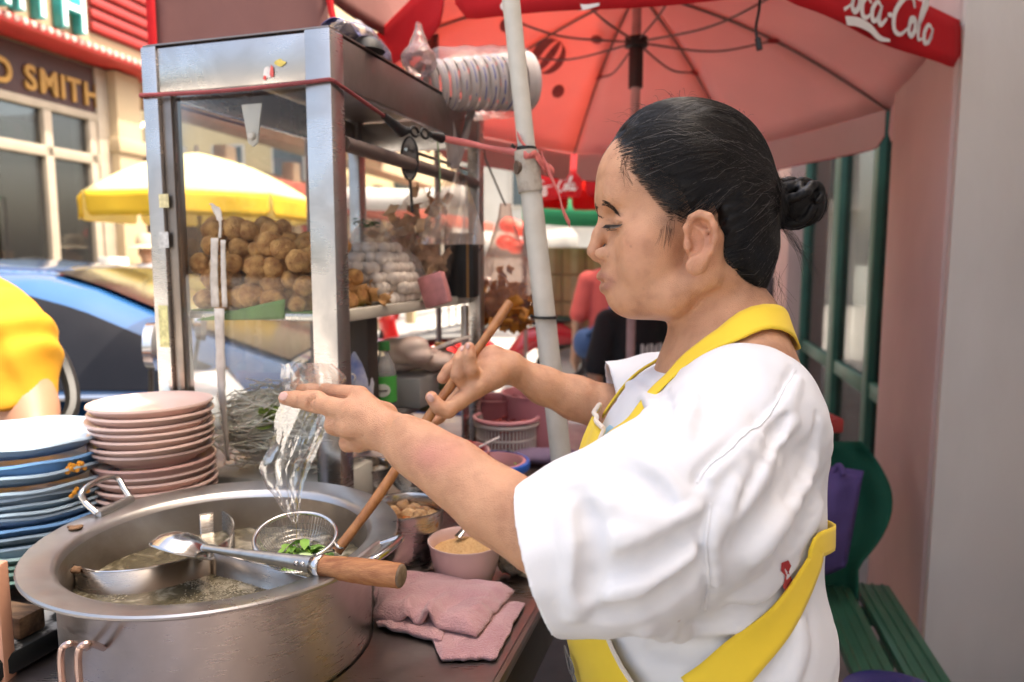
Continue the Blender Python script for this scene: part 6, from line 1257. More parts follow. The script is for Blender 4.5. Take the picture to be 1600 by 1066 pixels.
def towel_layer(cor, z, amp, seed, nu=44, nv=34, fold=0.0, th=0.005, zb=0.003):
    c = [PZ(a, b, TZ) for a, b in cor]
    def fn(u, v):
        p = c[0].lerp(c[1], u).lerp(c[3].lerp(c[2], u), v); e = min(u, 1 - u, v, 1 - v)
        lift = min(1.0, e * 9 + 0.12)
        h = (z + amp * (0.4 + 0.9 * mnoise.noise(Vector((u * 2.4 + v, v * 2.0, seed))))) * lift + 0.5 * amp * abs(mnoise.noise(Vector((u * 5 + 2 * v, v * 4, seed + 3)))) + zb + fold * math.exp(-((u - 0.70 + 0.16 * v) / 0.05) ** 2) * max(0, v - 0.45) * 2.4 + fold * 0.6 * math.exp(-((u - 0.25 - 0.1 * v) / 0.05) ** 2) * max(0, v - 0.5) * 2
        return Vector((p.x + 0.004 * mnoise.noise(Vector((u * 6, v * 6, seed + 9))), p.y + 0.004 * mnoise.noise(Vector((u * 6, v * 6, seed + 12))), TZ + h))
    m = MB(); m.grid(fn, nu, nv); return m, th
towel = thing('towel', 'pink terry towel folded on the cart below the ladle handle', 'towel', PZ(700, 975, TZ))
m, th = towel_layer([(640, 935), (820, 948), (775, 1034), (690, 1036)], 0.002, 0.005, 2); m.build('lower_layer', tw, towel, smooth=180, solid=0.004)
m, th = towel_layer([(600, 905), (803, 938), (745, 1008), (583, 978)], 0.010, 0.013, 7, fold=0.016, zb=0.009); m.build('upper_layer', tw, towel, smooth=180, solid=0.006)
m, th = towel_layer([(585, 925), (700, 935), (690, 1012), (590, 985)], 0.003, 0.004, 11, zb=0.006); m.build('middle_layer', tw, towel, smooth=180, solid=0.006)

# ---- strainer with the wooden stick
stn = thing('noodle_strainer', 'wire noodle strainer on a long wooden stick dipping greens', 'strainer', P(460, 838, 0.845))
s0_, s1_ = P(796, 473, 0.985), P(527, 862, 0.835)
wst = mat('brown_stick_wood', (0.24, 0.09, 0.03), 0.5, col2=(0.44, 0.20, 0.075), scale=14, stretch=(6, 6, 1), bump=0.3, bscale=80, rvar=0.1)
m = MB(); pts = [s0_.lerp(s1_, i / 20) + Vector((0.002 * math.sin(i * 0.5), 0, 0.0015 * math.sin(i * 0.3))) for i in range(21)]; m.tube(pts, [0.0062 + 0.0004 * math.sin(i * 1.3) for i in range(21)], 14); m.build('stick', wst, stn)
rc = P(462, 838, 0.845); nr = Vector((0.06, -0.26, 0.96)).normalized(); fx = Vector((1, 0, 0)); fx = (fx - nr * fx.dot(nr)).normalized(); fy = nr.cross(fx); RR = 0.0465
m = MB(); m.tube([rc + (fx * math.cos(t) + fy * math.sin(t)) * RR for t in [i * math.pi / 24 for i in range(48)]], 0.0026, 10, closed=True); m.build('ring', bright, stn)
wm = MB()
for i in range(34):
    a = i * math.pi / 34; pts = []
    for k in range(13): t = -1 + 2 * k / 12; rr = RR * t; dep = 0.040 * (1 - t * t) ** 0.6; pts.append(rc + (fx * math.cos(a) + fy * math.sin(a)) * rr - nr * dep)
    wm.tube(pts, 0.00035, 3, cap=False)
for k in range(1, 13): rr = RR * k / 13; dep = 0.040 * (1 - (k / 13) ** 2) ** 0.6; wm.tube([rc + (fx * math.cos(t) + fy * math.sin(t)) * rr - nr * dep for t in [i * math.pi / 16 for i in range(32)]], 0.00035, 3, closed=True)
tag(wm.build('wire_mesh', bright, stn, recalc=False), kind='stuff')
e = rc + (fx * math.cos(-0.35) + fy * math.sin(-0.35)) * RR; m = MB(); m.tube(catmull([rc + (fx * math.cos(-0.1) + fy * math.sin(-0.1)) * RR, s1_ + Vector((0.003, -0.006, 0.008)), s1_ + Vector((0.006, 0.004, 0.002)), rc + (fx * math.cos(-0.6) + fy * math.sin(-0.6)) * RR], 6), 0.0018, 8); m.build('wire_loop', bright, stn)
leafy = mat('boiled_green_leaf', (0.10, 0.26, 0.03), 0.25, col2=(0.26, 0.45, 0.08), scale=30)
leaves(46, rc - nr * 0.022 + fx * 0.006, (0.012, 0.010, 0.004), 0.013, leafy, 'greens', 'bright green leaves in the wire strainer', 17)

# ---- the bag in her hand
film = film_mat('held_bag_film', (0.985, 0.985, 0.985), 0.13, 0.09, 0.05, 30, 0.12, (0.85, 0.85, 0.85))
hb = thing('held_plastic_bag', 'clear crinkled plastic bag hanging from the vendor\'s near hand', 'bag', P(460, 700, 0.73))
def bagf(side):
    rowsb = [(568, 478, 40, 0.715), (590, 490, 52, 0.722), (612, 492, 48, 0.730), (650, 476, 43, 0.738), (690, 462, 40, 0.742), (730, 447, 40, 0.745), (765, 444, 28, 0.745), (790, 452, 17, 0.745), (816, 460, 4, 0.745)]
    def fn(u, v):
        i = u * (len(rowsb) - 1); k = min(int(i), len(rowsb) - 2); f = i - k; A, B = rowsb[k], rowsb[k + 1]; y, cx, hw_, d = (A[j] + (B[j] - A[j]) * f for j in range(4))
        s = (v - 0.5) * 2; px = cx + s * hw_ + 7 * mnoise.noise(Vector((u * 7, s * 2, side * 3.0))); d2 = d + side * (0.016 * (1 - s * s)) * math.sin(min(1, u * 1.6 + 0.15) * 2.4) + 0.007 * mnoise.noise(Vector((u * 4, s * 2.6, side * 5.0))) + 0.005 * abs(mnoise.noise(Vector((u * 5, s * 5 + u * 4, side + 2))))
        return P(px, y + 5 * mnoise.noise(Vector((s * 3, u * 4, 8.0))), d2)
    return fn
for sd in (-1, 1): m = MB(); m.grid(bagf(sd), 44, 26); m.build('front_sheet' if sd < 0 else 'back_sheet', film, hb, smooth=35)

# ---- person in yellow at the left edge, white-cowled scooter behind
def yellow_person():
    t = thing('person', 'person in a yellow T-shirt bending at the left edge behind the blue plates', 'person', (-1.2, 1.5, 0)); d = 1.46
    lo, hi = np.array([-1.75, 1.0, 0.0]), np.array([-0.75, 1.95, 1.75])
    b = SDF(); b.chain([A3(20, 540, d), A3(42, 640, d - 0.03), A3(70, 740, d - 0.10)], [0.062, 0.050, 0.034], k=0.03); b.chain([A3(70, 740, d - 0.10), A3(80, 775, d - 0.13)], [0.036, 0.030], k=0.02)
    for i in range(4): b.chain([A3(78 + 5 * i, 778, d - 0.13 + 0.012 * i), A3(84 + 6 * i, 808, d - 0.14 + 0.012 * i)], [0.011, 0.008], k=0.006)
    b.cap(A3(70, 770, d - 0.15), A3(66, 792, d - 0.16), 0.011, 0.009, k=0.008); b.cap(A3(-50, 530, d + 0.10), A3(20, 545, d), 0.08, 0.062, k=0.03)
    b.chain([A3(-60, 520, d + 0.12), A3(-110, 640, d + 0.12), A3(-100, 820, d + 0.12)], [0.11, 0.12, 0.13], k=0.05); b.chain([A3(-90, 470, d + 0.12), A3(-130, 420, d + 0.10)], [0.055, 0.052], k=0.03); b.ell(A3(-175, 375, d + 0.08), (0.10, 0.078, 0.11), k=0.02)
    for s in (-1, 1): b.chain([A3(-100, 830, d + 0.12 + 0.09 * s), np.array([-1.30, 1.58 + 0.09 * s, 0.48]), np.array([-1.28, 1.58 + 0.1 * s, 0.08])], [0.085, 0.058, 0.04], k=0.03)
    b.build('body', mat('sunlit_arm_skin', (0.40, 0.20, 0.12), 0.5), lo, hi, 0.011, t)
    s = SDF(); s.ell(A3(-12, 545, d), (0.118, 0.105, 0.128), k=0.03); s.cap(A3(2, 545, d), A3(16, 640, d - 0.02), 0.085, 0.088, k=0.04); s.chain([A3(-50, 520, d + 0.12), A3(-110, 640, d + 0.12), A3(-100, 830, d + 0.12)], [0.14, 0.15, 0.155], k=0.06)
    zc = A3(40, 624, d)[2]
    s.add(lambda p: np.where((p[:, 1] < d + 0.06) & (p[:, 0] > -1.14), zc + 0.05 * np.sin(p[:, 0] * 40) * 0.12 - p[:, 2], -1.0), (0, 0, 0), 9, 'i', 0.006)
    s.add(lambda p: 0.005 * np.sin(p[:, 0] * 55 - p[:, 2] * 35 + 2.5 * np.sin(p[:, 2] * 22 + p[:, 1] * 9)) * np.sin(p[:, 2] * 16 + p[:, 0] * 9) + 0.002 * np.sin(p[:, 0] * 130 + p[:, 2] * 60), (0, 0, 0), 9, 'd', 0)
    s.build('shirt', mat('yellow_tshirt', (0.52, 0.245, 0.006), 0.85, var=0.06, scale=5, bump=0.3, bscale=12, bdist=0.01), lo, hi, 0.007, t)
    h = SDF(); h.ell(A3(-170, 362, d + 0.08), (0.107, 0.086, 0.105), k=0.02); h.build('hair', mat('pedestrian_hair', (0.015, 0.012, 0.01), 0.5), lo, hi, 0.009, t)
    l = SDF()
    for q in (-1, 1): l.chain([A3(-100, 850, d + 0.12 + 0.085 * q), np.array([-1.30, 1.58 + 0.09 * q, 0.48]), np.array([-1.28, 1.58 + 0.1 * q, 0.12])], [0.105, 0.078, 0.062], k=0.04)
    l.build('trousers', mat('dark_skirt', (0.05, 0.05, 0.06), 0.9), lo, hi, 0.011, t)
    m = MB(); m.tube(catmull([P(-20, 470, d - 0.05), P(60, 520, d + 0.13), P(100, 570, d + 0.16), P(112, 640, d + 0.12), P(60, 700, d + 0.05)], 6), 0.016, 8); m.build('bag_strap', mat('black_plastic', (0.012, 0.012, 0.012), 0.5), t)
def A3(px, py, d): return np.array(P(px, py, d))
yellow_person()
scooter('white and black scooter behind the plate stacks', 60, 2.02, 14, (0.62, 0.63, 0.64), 'white')
# ---- bench, cloth and bags by the shopfront
bg = mat('green_bench_paint', (0.022, 0.09, 0.048), 0.4, var=0.15, scale=10)
BO = Vector((1.07, 2.03, 0)); be = thing('bench', 'green slatted bench by the pink pillar at the lower right', 'bench', BO); BMx = frame_M(BO, SN, ST, UPV)
for k in range(2):
    m = MB(); x0 = -0.165 + k * 0.115; m.box((x0, -0.72 + 0.05 * k, 0.42), (x0 + 0.095, -0.03 + 0.04 * k, 0.45), BMx); sl_ = m.build('slat', bg, be, bev=0.004)
    for j in range(3): mm = MB(); mm.tube([BMx @ Vector((x0 + 0.02 + j * 0.027, -0.715 + 0.05 * k, 0.451)), BMx @ Vector((x0 + 0.02 + j * 0.027, -0.035 + 0.04 * k, 0.451))], 0.004, 6); mm.build('slat_ridge', bg, sl_)
for yy in (-0.6, -0.12):
    m = MB(); m.box((-0.16, yy, 0.38), (0.04, yy + 0.04, 0.4195), BMx); m.build('crossbar', bg, be, bev=0.003)
    for xx in (-0.155, 0.0): m = MB(); m.box((xx, yy, 0.12), (xx + 0.035, yy + 0.04, 0.3795), BMx); m.build('leg', bg, be, bev=0.003)
tarp = cloth_mat('green_tarpaulin', (0.006, 0.075, 0.043), 0.08, bump=0.5, bscale=5)
def tarpf(u, v):
    py = 690 + 320 * v; l = 1230; r = 1300 + 95 * math.sin(min(1, v * 1.35 + 0.18) * 2.7); px = l + (r - l) * u; return P(px, py, 2.30 - 0.32 * v + 0.10 * math.sin(u * 3.0) + 0.03 * nz3((u * 4, v * 4, 2)))
m = MB(); m.grid(tarpf, 24, 24); tag(m.build('tarpaulin', tarp, None, smooth=180, solid=0.006), 'dark green tarpaulin sheet bundled beside the bench', 'tarpaulin')
def pbag(u, v):
    py = 740 + 145 * v + 16 * math.sin(u * 3.1) * v; px = 1215 + 118 * u + 14 * (1 - v) * u - 12 * v * u; return P(px, py, 1.98 - 0.05 * math.sin(u * 3.14) * math.sin(v * 3.14) + 0.015 * nz3((u * 5, v * 5, 4)))
pb_ = thing('purple_bag', 'purple cloth bag hanging over the green tarpaulin', 'bag', P(1290, 880, 1.98)); m = MB(); m.grid(pbag, 20, 20); pm_ = cloth_mat('purple_bag_cloth', (0.10, 0.065, 0.20), 0.12, bump=0.5, bscale=8); m.build('front', pm_, pb_, smooth=180, solid=0.004)
m = MB(); m.grid(lambda u, v: Vector(pbag(u, v)) + Vector((0.01, 0.06 * math.sin(min(u, 1 - u) * 3.14 + 0.2), 0.004)), 12, 12); m.build('back', pm_, pb_, smooth=180, solid=0.004)
m = MB(); m.tube(catmull([P(1318, 742, 1.97), P(1312, 728, 1.98), P(1302, 735, 1.99), P(1282, 760, 1.97)], 6), 0.008, 8); m.build('handle', pm_, pb_)
m = MB(); c = P(1296, 660, 2.15); m.box((c.x - 0.05, c.y - 0.05, c.z - 0.022), (c.x + 0.022, c.y + 0.05, c.z + 0.022)); tag(m.build('red_box', redp, bev=0.008), 'small red box on the window ledge behind the vendor\'s back', 'box')
st_ = thing('stool', 'round navy blue stool at the bottom right corner', 'stool', P(1410, 1085, 1.25)); c = P(1410, 1088, 1.25); navy = mat('navy_plastic', (0.012, 0.012, 0.10), 0.35)
m = MB(); m.lathe([(0.0, 0.0), (0.075, -0.002), (0.098, -0.010), (0.104, -0.022), (0.10, -0.04), (0.09, -0.042), (0.0, -0.04)], 40, c); m.build('seat', navy, st_)
for k in range(4): a = k * math.pi / 2 + 0.6; m = MB(); m.tube([c + Vector((0.075 * math.cos(a), 0.075 * math.sin(a), -0.041)), Vector((c.x + 0.13 * math.cos(a), c.y + 0.13 * math.sin(a), 0.12))], 0.014, 10); m.build('leg', navy, st_)

# ================================================================ the vendor
def A3(px, py, d): return np.array(P(px, py, d))
HD = 0.80                                   # distance of her midline
def H(px, py, w=0.0):                       # photo pixel on the midline plane, moved w metres away from the lens side
    return A3(px, py, HD) + w * np.array([0, _c, -_s])
U = HD / FPX                                # metres per photo pixel on the midline
def build_person():
    root = thing('person', 'woman vendor in a white T-shirt and yellow apron, black hair in a bun, cooking', 'person', (0.24, 0.80, 0.0))
    B = SDF()
    # --- skull and face
    B.ell(H(1072, 290), (128 * U, 0.072, 123 * U), k=0.02)
    B.ell(H(988, 290), (52 * U, 0.054, 66 * U), k=0.025)
    B.cap(H(956, 316, -0.030), H(956, 316, 0.030), 0.0125, k=0.016)
    B.ell(H(1012, 392), (64 * U, 0.058, 92 * U), k=0.02)
    for s in (-1, 1):
        B.ell(H(994, 384, s * 0.043), (26 * U, 0.018, 24 * U), k=0.022)
        B.ell(H(1002, 425, s * 0.037), (32 * U, 0.017, 32 * U), k=0.020)
        B.chain([H(982, 468, s * 0.012), H(1035, 470, s * 0.040), H(1085, 436, s * 0.052), H(1092, 385, s * 0.060)], [0.0125, 0.0115, 0.0115, 0.010], k=0.020)
    B.ell(H(978, 432), (40 * U, 0.027, 36 * U), k=0.014)
    B.ell(H(988, 466), (37 * U, 0.026, 28 * U), k=0.012)
    B.ell(H(1040, 452), (66 * U, 0.046, 45 * U), k=0.02)
    # nose
    B.chain([H(946, 335), H(936, 366), H(927.5, 392.5)], [0.0055, 0.0062, 0.0080], k=0.008)
    for s in (-1, 1):
        B.ell(H(939, 399, s * 0.0140), (12.5 * U, 0.0066, 10 * U), k=0.0028)
        B.ell(H(936, 407, s * 0.0075), (7 * U, 0.0032, 2.6 * U), op='s', k=0.002)
    B.cap(H(930, 404), H(941, 408), 0.0035, 0.004, k=0.004)
    for s in (-1, 1): B.ell(H(958, 398, s * 0.016), (14 * U, 0.010, 18 * U), k=0.008)
    # mouth
    B.chain([H(962, 440, -0.024), H(946, 434, -0.010), H(939.5, 432), H(946, 434, 0.010), H(962, 440, 0.024)], [0.0018, 0.0037, 0.0043, 0.0037, 0.0018], k=0.005)
    B.chain([H(963, 442, -0.023), H(949, 449, -0.010), H(944.5, 450), H(949, 449, 0.010), H(963, 442, 0.023)], [0.0018, 0.0042, 0.0049, 0.0042, 0.0018], k=0.005)
    B.chain([H(962, 441.5, -0.026), H(944, 441.5, -0.010), H(936, 441), H(944, 441.5, 0.010), H(962, 441.5, 0.026)], [0.0008, 0.0010, 0.0011, 0.0010, 0.0008], k=0.0028, op='s')
    # crease from nose to mouth, eye sockets, lids
    for s in (-1, 1):
        B.ell(H(951, 347, s * 0.033), (12 * U, 0.015, 9 * U), op='s', k=0.012)
        B.ell(H(968.5, 353, s * 0.031), (0.0128, 0.0145, 0.0125), k=0.005)
        B.chain([H(950, 357, s * 0.019), H(953, 357.5, s * 0.031), H(962, 359, s * 0.043)], [0.0008, 0.0009, 0.0008], k=0.0025, op='s')
        B.chain([H(952, 344, s * 0.020), H(955, 342, s * 0.031), H(963, 346, s * 0.043)], [0.0009, 0.0010, 0.0009], k=0.003, op='s')
        B.chain([H(953, 369, s * 0.022), H(960, 371, s * 0.034)], [0.0006, 0.0006], k=0.008, op='s')
    # near ear (and its twin)
    for s in (-1, 1):
        def E(px, py, w, s=s):
            q = A3(px, py, HD - 0.072 - w); return q if s < 0 else q + 2 * (0.072 + w) * np.array([0, _c, -_s]) - np.array([0.012, 0, 0])
        B.ell(E(1096, 374, -0.003), (23 * U, 0.008, 42 * U), k=0.008)
        B.chain([E(1074, 374, 0.000), E(1073, 356, 0.004), E(1081, 341, 0.008), E(1094, 335, 0.011), E(1107, 340, 0.0125), E(1114, 354, 0.013), E(1115, 372, 0.0125), E(1111, 390, 0.010), E(1102, 405, 0.007)],
                [0.0022, 0.0030, 0.0036, 0.0038, 0.0040, 0.0042, 0.0041, 0.0038, 0.0036], k=0.0055)
        B.ell(E(1086, 416, 0.003), (14 * U, 0.0046, 14 * U), k=0.009)
        B.chain([E(1088, 352, 0.006), E(1099, 362, 0.0075), E(1101, 380, 0.0075), E(1096, 396, 0.006), E(1086, 402, 0.005)], [0.0026, 0.0026, 0.0027, 0.0026, 0.002], k=0.004)
        B.ell(E(1086, 378, 0.008), (10 * U, 0.008, 15 * U), op='s', k=0.006)
        B.ell(E(1094, 349, 0.0115), (8 * U, 0.004, 5 * U), op='s', k=0.005)
        B.chain([E(1106, 350, 0.0135), E(1108, 366, 0.0135), E(1106, 386, 0.0115)], [0.0012, 0.0014, 0.0010], op='s', k=0.005)
        B.ell(E(1074, 384, 0.003), (6 * U, 0.004, 8 * U), k=0.006)
    HEADB = SDF(); HEADB.p = list(B.p)
    # neck, trapezius, chest
    B.chain([H(1105, 400), H(1129, 505), H(1150, 600)], [0.048, 0.0455, 0.058], k=0.016)
    for s in (-1, 1):
        B.chain([H(1165, 500, s * 0.02), H(1142, 566, s * 0.072), H(1105, 618, s * 0.125)], [0.026, 0.025, 0.032], k=0.03)
        B.chain([H(1115, 440, s * 0.043), H(1085, 520, s * 0.012)], [0.009, 0.006], k=0.014)
    B.chain([H(1130, 610), H(1105, 800), H(1095, 1000)], [0.078, 0.09, 0.09], k=0.04, flat=((0, 1, 0), 1.2))
    # --- near (left) arm
    B.chain([A3(1140, 665, 0.70), A3(1070, 790, 0.615), A3(955, 862, 0.588)], [0.034, 0.034, 0.033], k=0.03)
    B.chain([A3(955, 868, 0.585), A3(850, 832, 0.600), A3(770, 786, 0.615), A3(705, 735, 0.635), A3(650, 700, 0.655), A3(618, 682, 0.668)],
            [0.032, 0.0290, 0.0260, 0.0225, 0.0190, 0.0172], k=0.03)
    Wn = A3(612, 676, 0.67)
    mcp = [A3(562, 622, 0.688), A3(546, 643, 0.676), A3(545, 667, 0.676), A3(562, 690, 0.684)]
    for q, r in zip(mcp, (0.0110, 0.0114, 0.0104, 0.0094)): B.cap(Wn, q, 0.0152, r, k=0.008)
    B.chain([A3(562, 618, 0.696), A3(510, 613, 0.728), A3(486, 611, 0.738), A3(472, 610, 0.744)], [0.0098, 0.0086, 0.0078, 0.0069], k=0.003)
    B.chain([mcp[1], A3(492, 629, 0.698), A3(463, 624, 0.709), A3(446, 622, 0.716)], [0.0104, 0.0093, 0.0083, 0.0072], k=0.003)
    B.cap(A3(495, 627, 0.697), A3(484, 626, 0.701), 0.0105, 0.0100, k=0.004)
    B.chain([mcp[2], A3(523, 664, 0.690), A3(528, 668, 0.715), A3(545, 668, 0.720)], [0.0108, 0.0095, 0.0085, 0.0075], k=0.004)
    B.chain([mcp[3], A3(545, 692, 0.695), A3(548, 690, 0.715), A3(565, 686, 0.722)], [0.0098, 0.0088, 0.0080, 0.007], k=0.004)
    B.chain([A3(600, 650, 0.695), A3(560, 636, 0.722), A3(520, 628, 0.735), A3(488, 622, 0.738)], [0.014, 0.0125, 0.0105, 0.0085], k=0.008)
    # wrinkles over the middle knuckle, tendons on the back of the hand
    for dx in (-5, 0, 5): B.cap(A3(486 + dx, 617, 0.688), A3(488 + dx, 638, 0.690), 0.0009, 0.0009, op='s', k=0.003)
    for q in mcp[:3]: B.cap(q * 0.75 + Wn * 0.25 + np.array([0, -0.008, 0.004]), q * 0.35 + Wn * 0.65 + np.array([0, -0.011, 0.003]), 0.0022, 0.0016, k=0.008)
    B.ell(A3(628, 664, 0.650), (0.008, 0.008, 0.008), k=0.014)
    # --- far (right) arm
    B.chain([A3(1115, 610, 0.95), A3(1010, 680, 0.985), A3(952, 640, 0.99)], [0.042, 0.038, 0.033], k=0.03)
    B.chain([A3(952, 640, 0.99), A3(900, 622, 0.985), A3(850, 603, 0.975), A3(798, 575, 0.958)], [0.0310, 0.0285, 0.0238, 0.0188], k=0.014)
    R1 = A3(795, 574, 0.957)
    B.chain([R1, A3(768, 582, 0.945), A3(738, 596, 0.94)], [0.0185, 0.0205, 0.0175], k=0.010)
    B.chain([R1, A3(770, 560, 0.958), A3(738, 566, 0.965)], [0.019, 0.016, 0.014], k=0.010)
    B.cap(A3(775, 590, 0.935), A3(745, 606, 0.925), 0.0135, 0.0125, k=0.008)
    B.chain([A3(745, 600, 0.935), A3(737, 578, 0.917), A3(733, 556, 0.914), A3(733, 543, 0.916)], [0.0102, 0.0094, 0.0083, 0.0074], k=0.003)
    B.chain([A3(730, 606, 0.935), A3(716, 586, 0.922), A3(718, 562, 0.922), A3(724, 548, 0.928)], [0.0106, 0.0098, 0.0084, 0.0072], k=0.003)
    B.chain([A3(740, 566, 0.968), A3(716, 568, 0.972), A3(703, 578, 0.970), A3(692, 591, 0.968)], [0.0120, 0.0100, 0.0092, 0.0082], k=0.005)
    B.chain([A3(748, 606, 0.930), A3(718, 628, 0.920), A3(700, 642, 0.912), A3(686, 637, 0.910), A3(674, 621, 0.910)], [0.0122, 0.0099, 0.0095, 0.0092, 0.0081], k=0.004)
    B.chain([A3(735, 600, 0.955), A3(705, 632, 0.965), A3(685, 652, 0.962), A3(678, 658, 0.955)], [0.0115, 0.0095, 0.0085, 0.0075], k=0.005)
    BODY = B
    me = B.mesh((-0.34, 0.45, 0.92), (0.46, 1.12, 1.63), 0.0021, 'skin', relax=1, keep=lambda c: (c[:, 2] > 0.98))
    n = len(me.vertices); co = np.empty(n * 3); me.vertices.foreach_get('co', co); co = co.reshape(-1, 3)
    def blob(c, r, p=2.0):
        c = np.asarray(c); r = np.asarray(r, float); return np.exp(-(((co - c) / r) ** 2).sum(1) * p)
    base = np.array([0.57, 0.305, 0.178]); col = np.tile(base, (n, 1))
    def mixc(w, c):
        nonlocal col
        w = np.clip(w, 0, 1)[:, None]; col = col * (1 - w) + np.array(c) * w
    ls = np.zeros(n)
    for s in (-1, 1):
        mixc(0.42 * blob(H(985, 395, s * 0.052), 0.026), (0.56, 0.25, 0.15))
        mixc(0.5 * blob(A3(1095, 375, 0.72) if s < 0 else H(1095, 375, 0.075), (0.03, 0.03, 0.04)), (0.60, 0.25, 0.155))
        mixc(0.5 * blob(H(957, 352, s * 0.034), (0.011, 0.014, 0.009)), (0.40, 0.20, 0.125))
    mixc(0.40 * blob(H(960, 440), (0.022, 0.034, 0.022)), (0.42, 0.215, 0.13))
    for q in ([H(940, 433, w) for w in (-0.014, -0.006, 0.006, 0.014)] + [H(946, 450, w) for w in (-0.014, -0.006, 0.006, 0.014)] + [H(955, 439, -0.02), H(957, 445, -0.018)]):
        mixc(0.75 * blob(q, (0.0095, 0.0065, 0.0052), 1.6), (0.33, 0.125, 0.095))
    mixc(0.35 * blob(H(930, 395), 0.011), (0.55, 0.24, 0.15))
    mixc(0.55 * blob(H(1040, 520), (0.06, 0.1, 0.03)), (0.50, 0.27, 0.155))  # neck darkened under the jaw, shade painted into the skin colour
    mixc(0.85 * blob(A3(672, 712, 0.62), (0.021, 0.03, 0.014), 1.3), (0.47, 0.19, 0.145))
    mixc(0.6 * blob(A3(705, 705, 0.615), (0.02, 0.03, 0.012), 1.2), (0.55, 0.24, 0.165))
    for q in (A3(733, 541, 0.91), A3(692, 592, 0.965), A3(673, 622, 0.905), A3(678, 657, 0.955), A3(444, 622, 0.715), A3(724, 547, 0.925)):
        mixc(0.45 * blob(q, 0.012), (0.60, 0.26, 0.18))
    for dx in (-6, 0, 6): mixc(0.55 * blob(A3(487 + dx, 628, 0.689), (0.0011, 0.02, 0.0055)), (0.26, 0.12, 0.07))  # knuckle wrinkles: crease shade painted as dark marks
    for q, w_ in ((A3(466, 623, 0.70), 0.4), (A3(524, 622, 0.705), 0.35)): mixc(w_ * blob(q, (0.0012, 0.02, 0.006)), (0.30, 0.14, 0.08))  # finger joints, crease shade painted likewise
    mixc(0.45 * blob(A3(765, 560, 0.95), 0.02), (0.55, 0.24, 0.17))
    for q in (A3(589, 647, 0.645), A3(564, 673, 0.655)): mixc(0.9 * blob(q, 0.0011), (0.08, 0.04, 0.03))
    for px, py in ((1010, 402), (968, 400), (1005, 452), (985, 385)): mixc(0.8 * blob(HEADB.trace(px, py), 0.0011), (0.18, 0.085, 0.05))
    def line(pix, r, w, c, sdf=None):  # paints crease shading as dark strokes in the skin colour
        q = (sdf or HEADB).traces([tuple(v[:2]) for v in catmull([Vector((a, b_, 0)) for a, b_ in pix], 7)])
        for v in q: mixc(w * blob(v, r), c)
    line([(934, 441), (942, 442), (951, 442), (961, 441)], 0.0011, 0.45, (0.17, 0.055, 0.045))  # mouth slit: lip pigment with the crease's shade painted in
    line([(946, 346), (953, 343), (962, 343.5), (971, 348)], 0.0010, 0.32, (0.24, 0.11, 0.07))  # lid crease, its shade painted as a thin dark line
    line([(948, 364), (957, 366.5), (966, 364)], 0.0012, 0.18, (0.34, 0.17, 0.11))
    line([(949, 402), (951.5, 398), (951, 393)], 0.0012, 0.22, (0.32, 0.14, 0.09))
    for a_ in ([(722, 566), (735, 562)], [(728, 582), (746, 577)], [(709, 578), (722, 572)], [(697, 632), (702, 648)], [(716, 616), (724, 632)], [(755, 600), (764, 575), (778, 560)]): line(a_, 0.0010, 0.22, (0.34, 0.15, 0.10), BODY)  # finger and palm creases, shade painted as dark lines
    # beginning of the hair over the temple
    tem = [HEADB.trace(px, py) for px, py in ((998, 262), (1012, 285), (1030, 300), (1050, 322), (1040, 345), (1070, 330))]
    for q in tem: mixc(0.5 * blob(q, 0.014), (0.20, 0.12, 0.085))
    ca = me.color_attributes.new('skin_colour', 'FLOAT_COLOR', 'POINT')
    ca.data.foreach_set('color', np.concatenate([col, np.ones((n, 1))], 1).ravel())
    m = bpy.data.materials.new('skin'); m.use_nodes = True; nt = m.node_tree; L = nt.links; b = nt.nodes['Principled BSDF']
    at = nt.nodes.new('ShaderNodeAttribute'); at.attribute_name = 'skin_colour'
    tc = nt.nodes.new('ShaderNodeTexCoord'); nz = nt.nodes.new('ShaderNodeTexNoise'); nz.inputs['Scale'].default_value = 45; nz.inputs['Detail'].default_value = 7
    L.new(tc.outputs['Object'], nz.inputs['Vector'])
    vr = _ramp(nt, nz.outputs['Fac'], [(0.28, (0.78, 0.70, 0.66)), (0.5, (1.0, 0.97, 0.95)), (0.72, (1.10, 1.09, 1.08))])
    mx = nt.nodes.new('ShaderNodeMix'); mx.data_type = 'RGBA'; mx.blend_type = 'MULTIPLY'; mx.inputs[0].default_value = 1
    L.new(at.outputs['Color'], mx.inputs[6]); L.new(vr, mx.inputs[7]); L.new(mx.outputs[2], b.inputs['Base Color'])
    b.inputs['Subsurface Weight'].default_value = 0.22; b.inputs['Subsurface Radius'].default_value = (1.0, 0.35, 0.2); b.inputs['Subsurface Scale'].default_value = 0.005
    b.inputs['Roughness'].default_value = 0.42; b.inputs['Specular IOR Level'].default_value = 0.5
    vo = nt.nodes.new('ShaderNodeTexVoronoi'); vo.inputs['Scale'].default_value = 900; L.new(tc.outputs['Object'], vo.inputs['Vector'])
    n2 = nt.nodes.new('ShaderNodeTexNoise'); n2.inputs['Scale'].default_value = 260; n2.inputs['Detail'].default_value = 3; L.new(tc.outputs['Object'], n2.inputs['Vector'])
    ad = nt.nodes.new('ShaderNodeMath'); ad.operation = 'ADD'; L.new(vo.outputs['Distance'], ad.inputs[0]); L.new(n2.outputs['Fac'], ad.inputs[1])
    bp = nt.nodes.new('ShaderNodeBump'); bp.inputs['Strength'].default_value = 0.55; bp.inputs['Distance'].default_value = 0.0011
    L.new(ad.outputs[0], bp.inputs['Height']); L.new(bp.outputs[0], b.inputs['Normal'])
    MATS['skin'] = m
    body = mkobj('body', me, m, root, smooth=180)
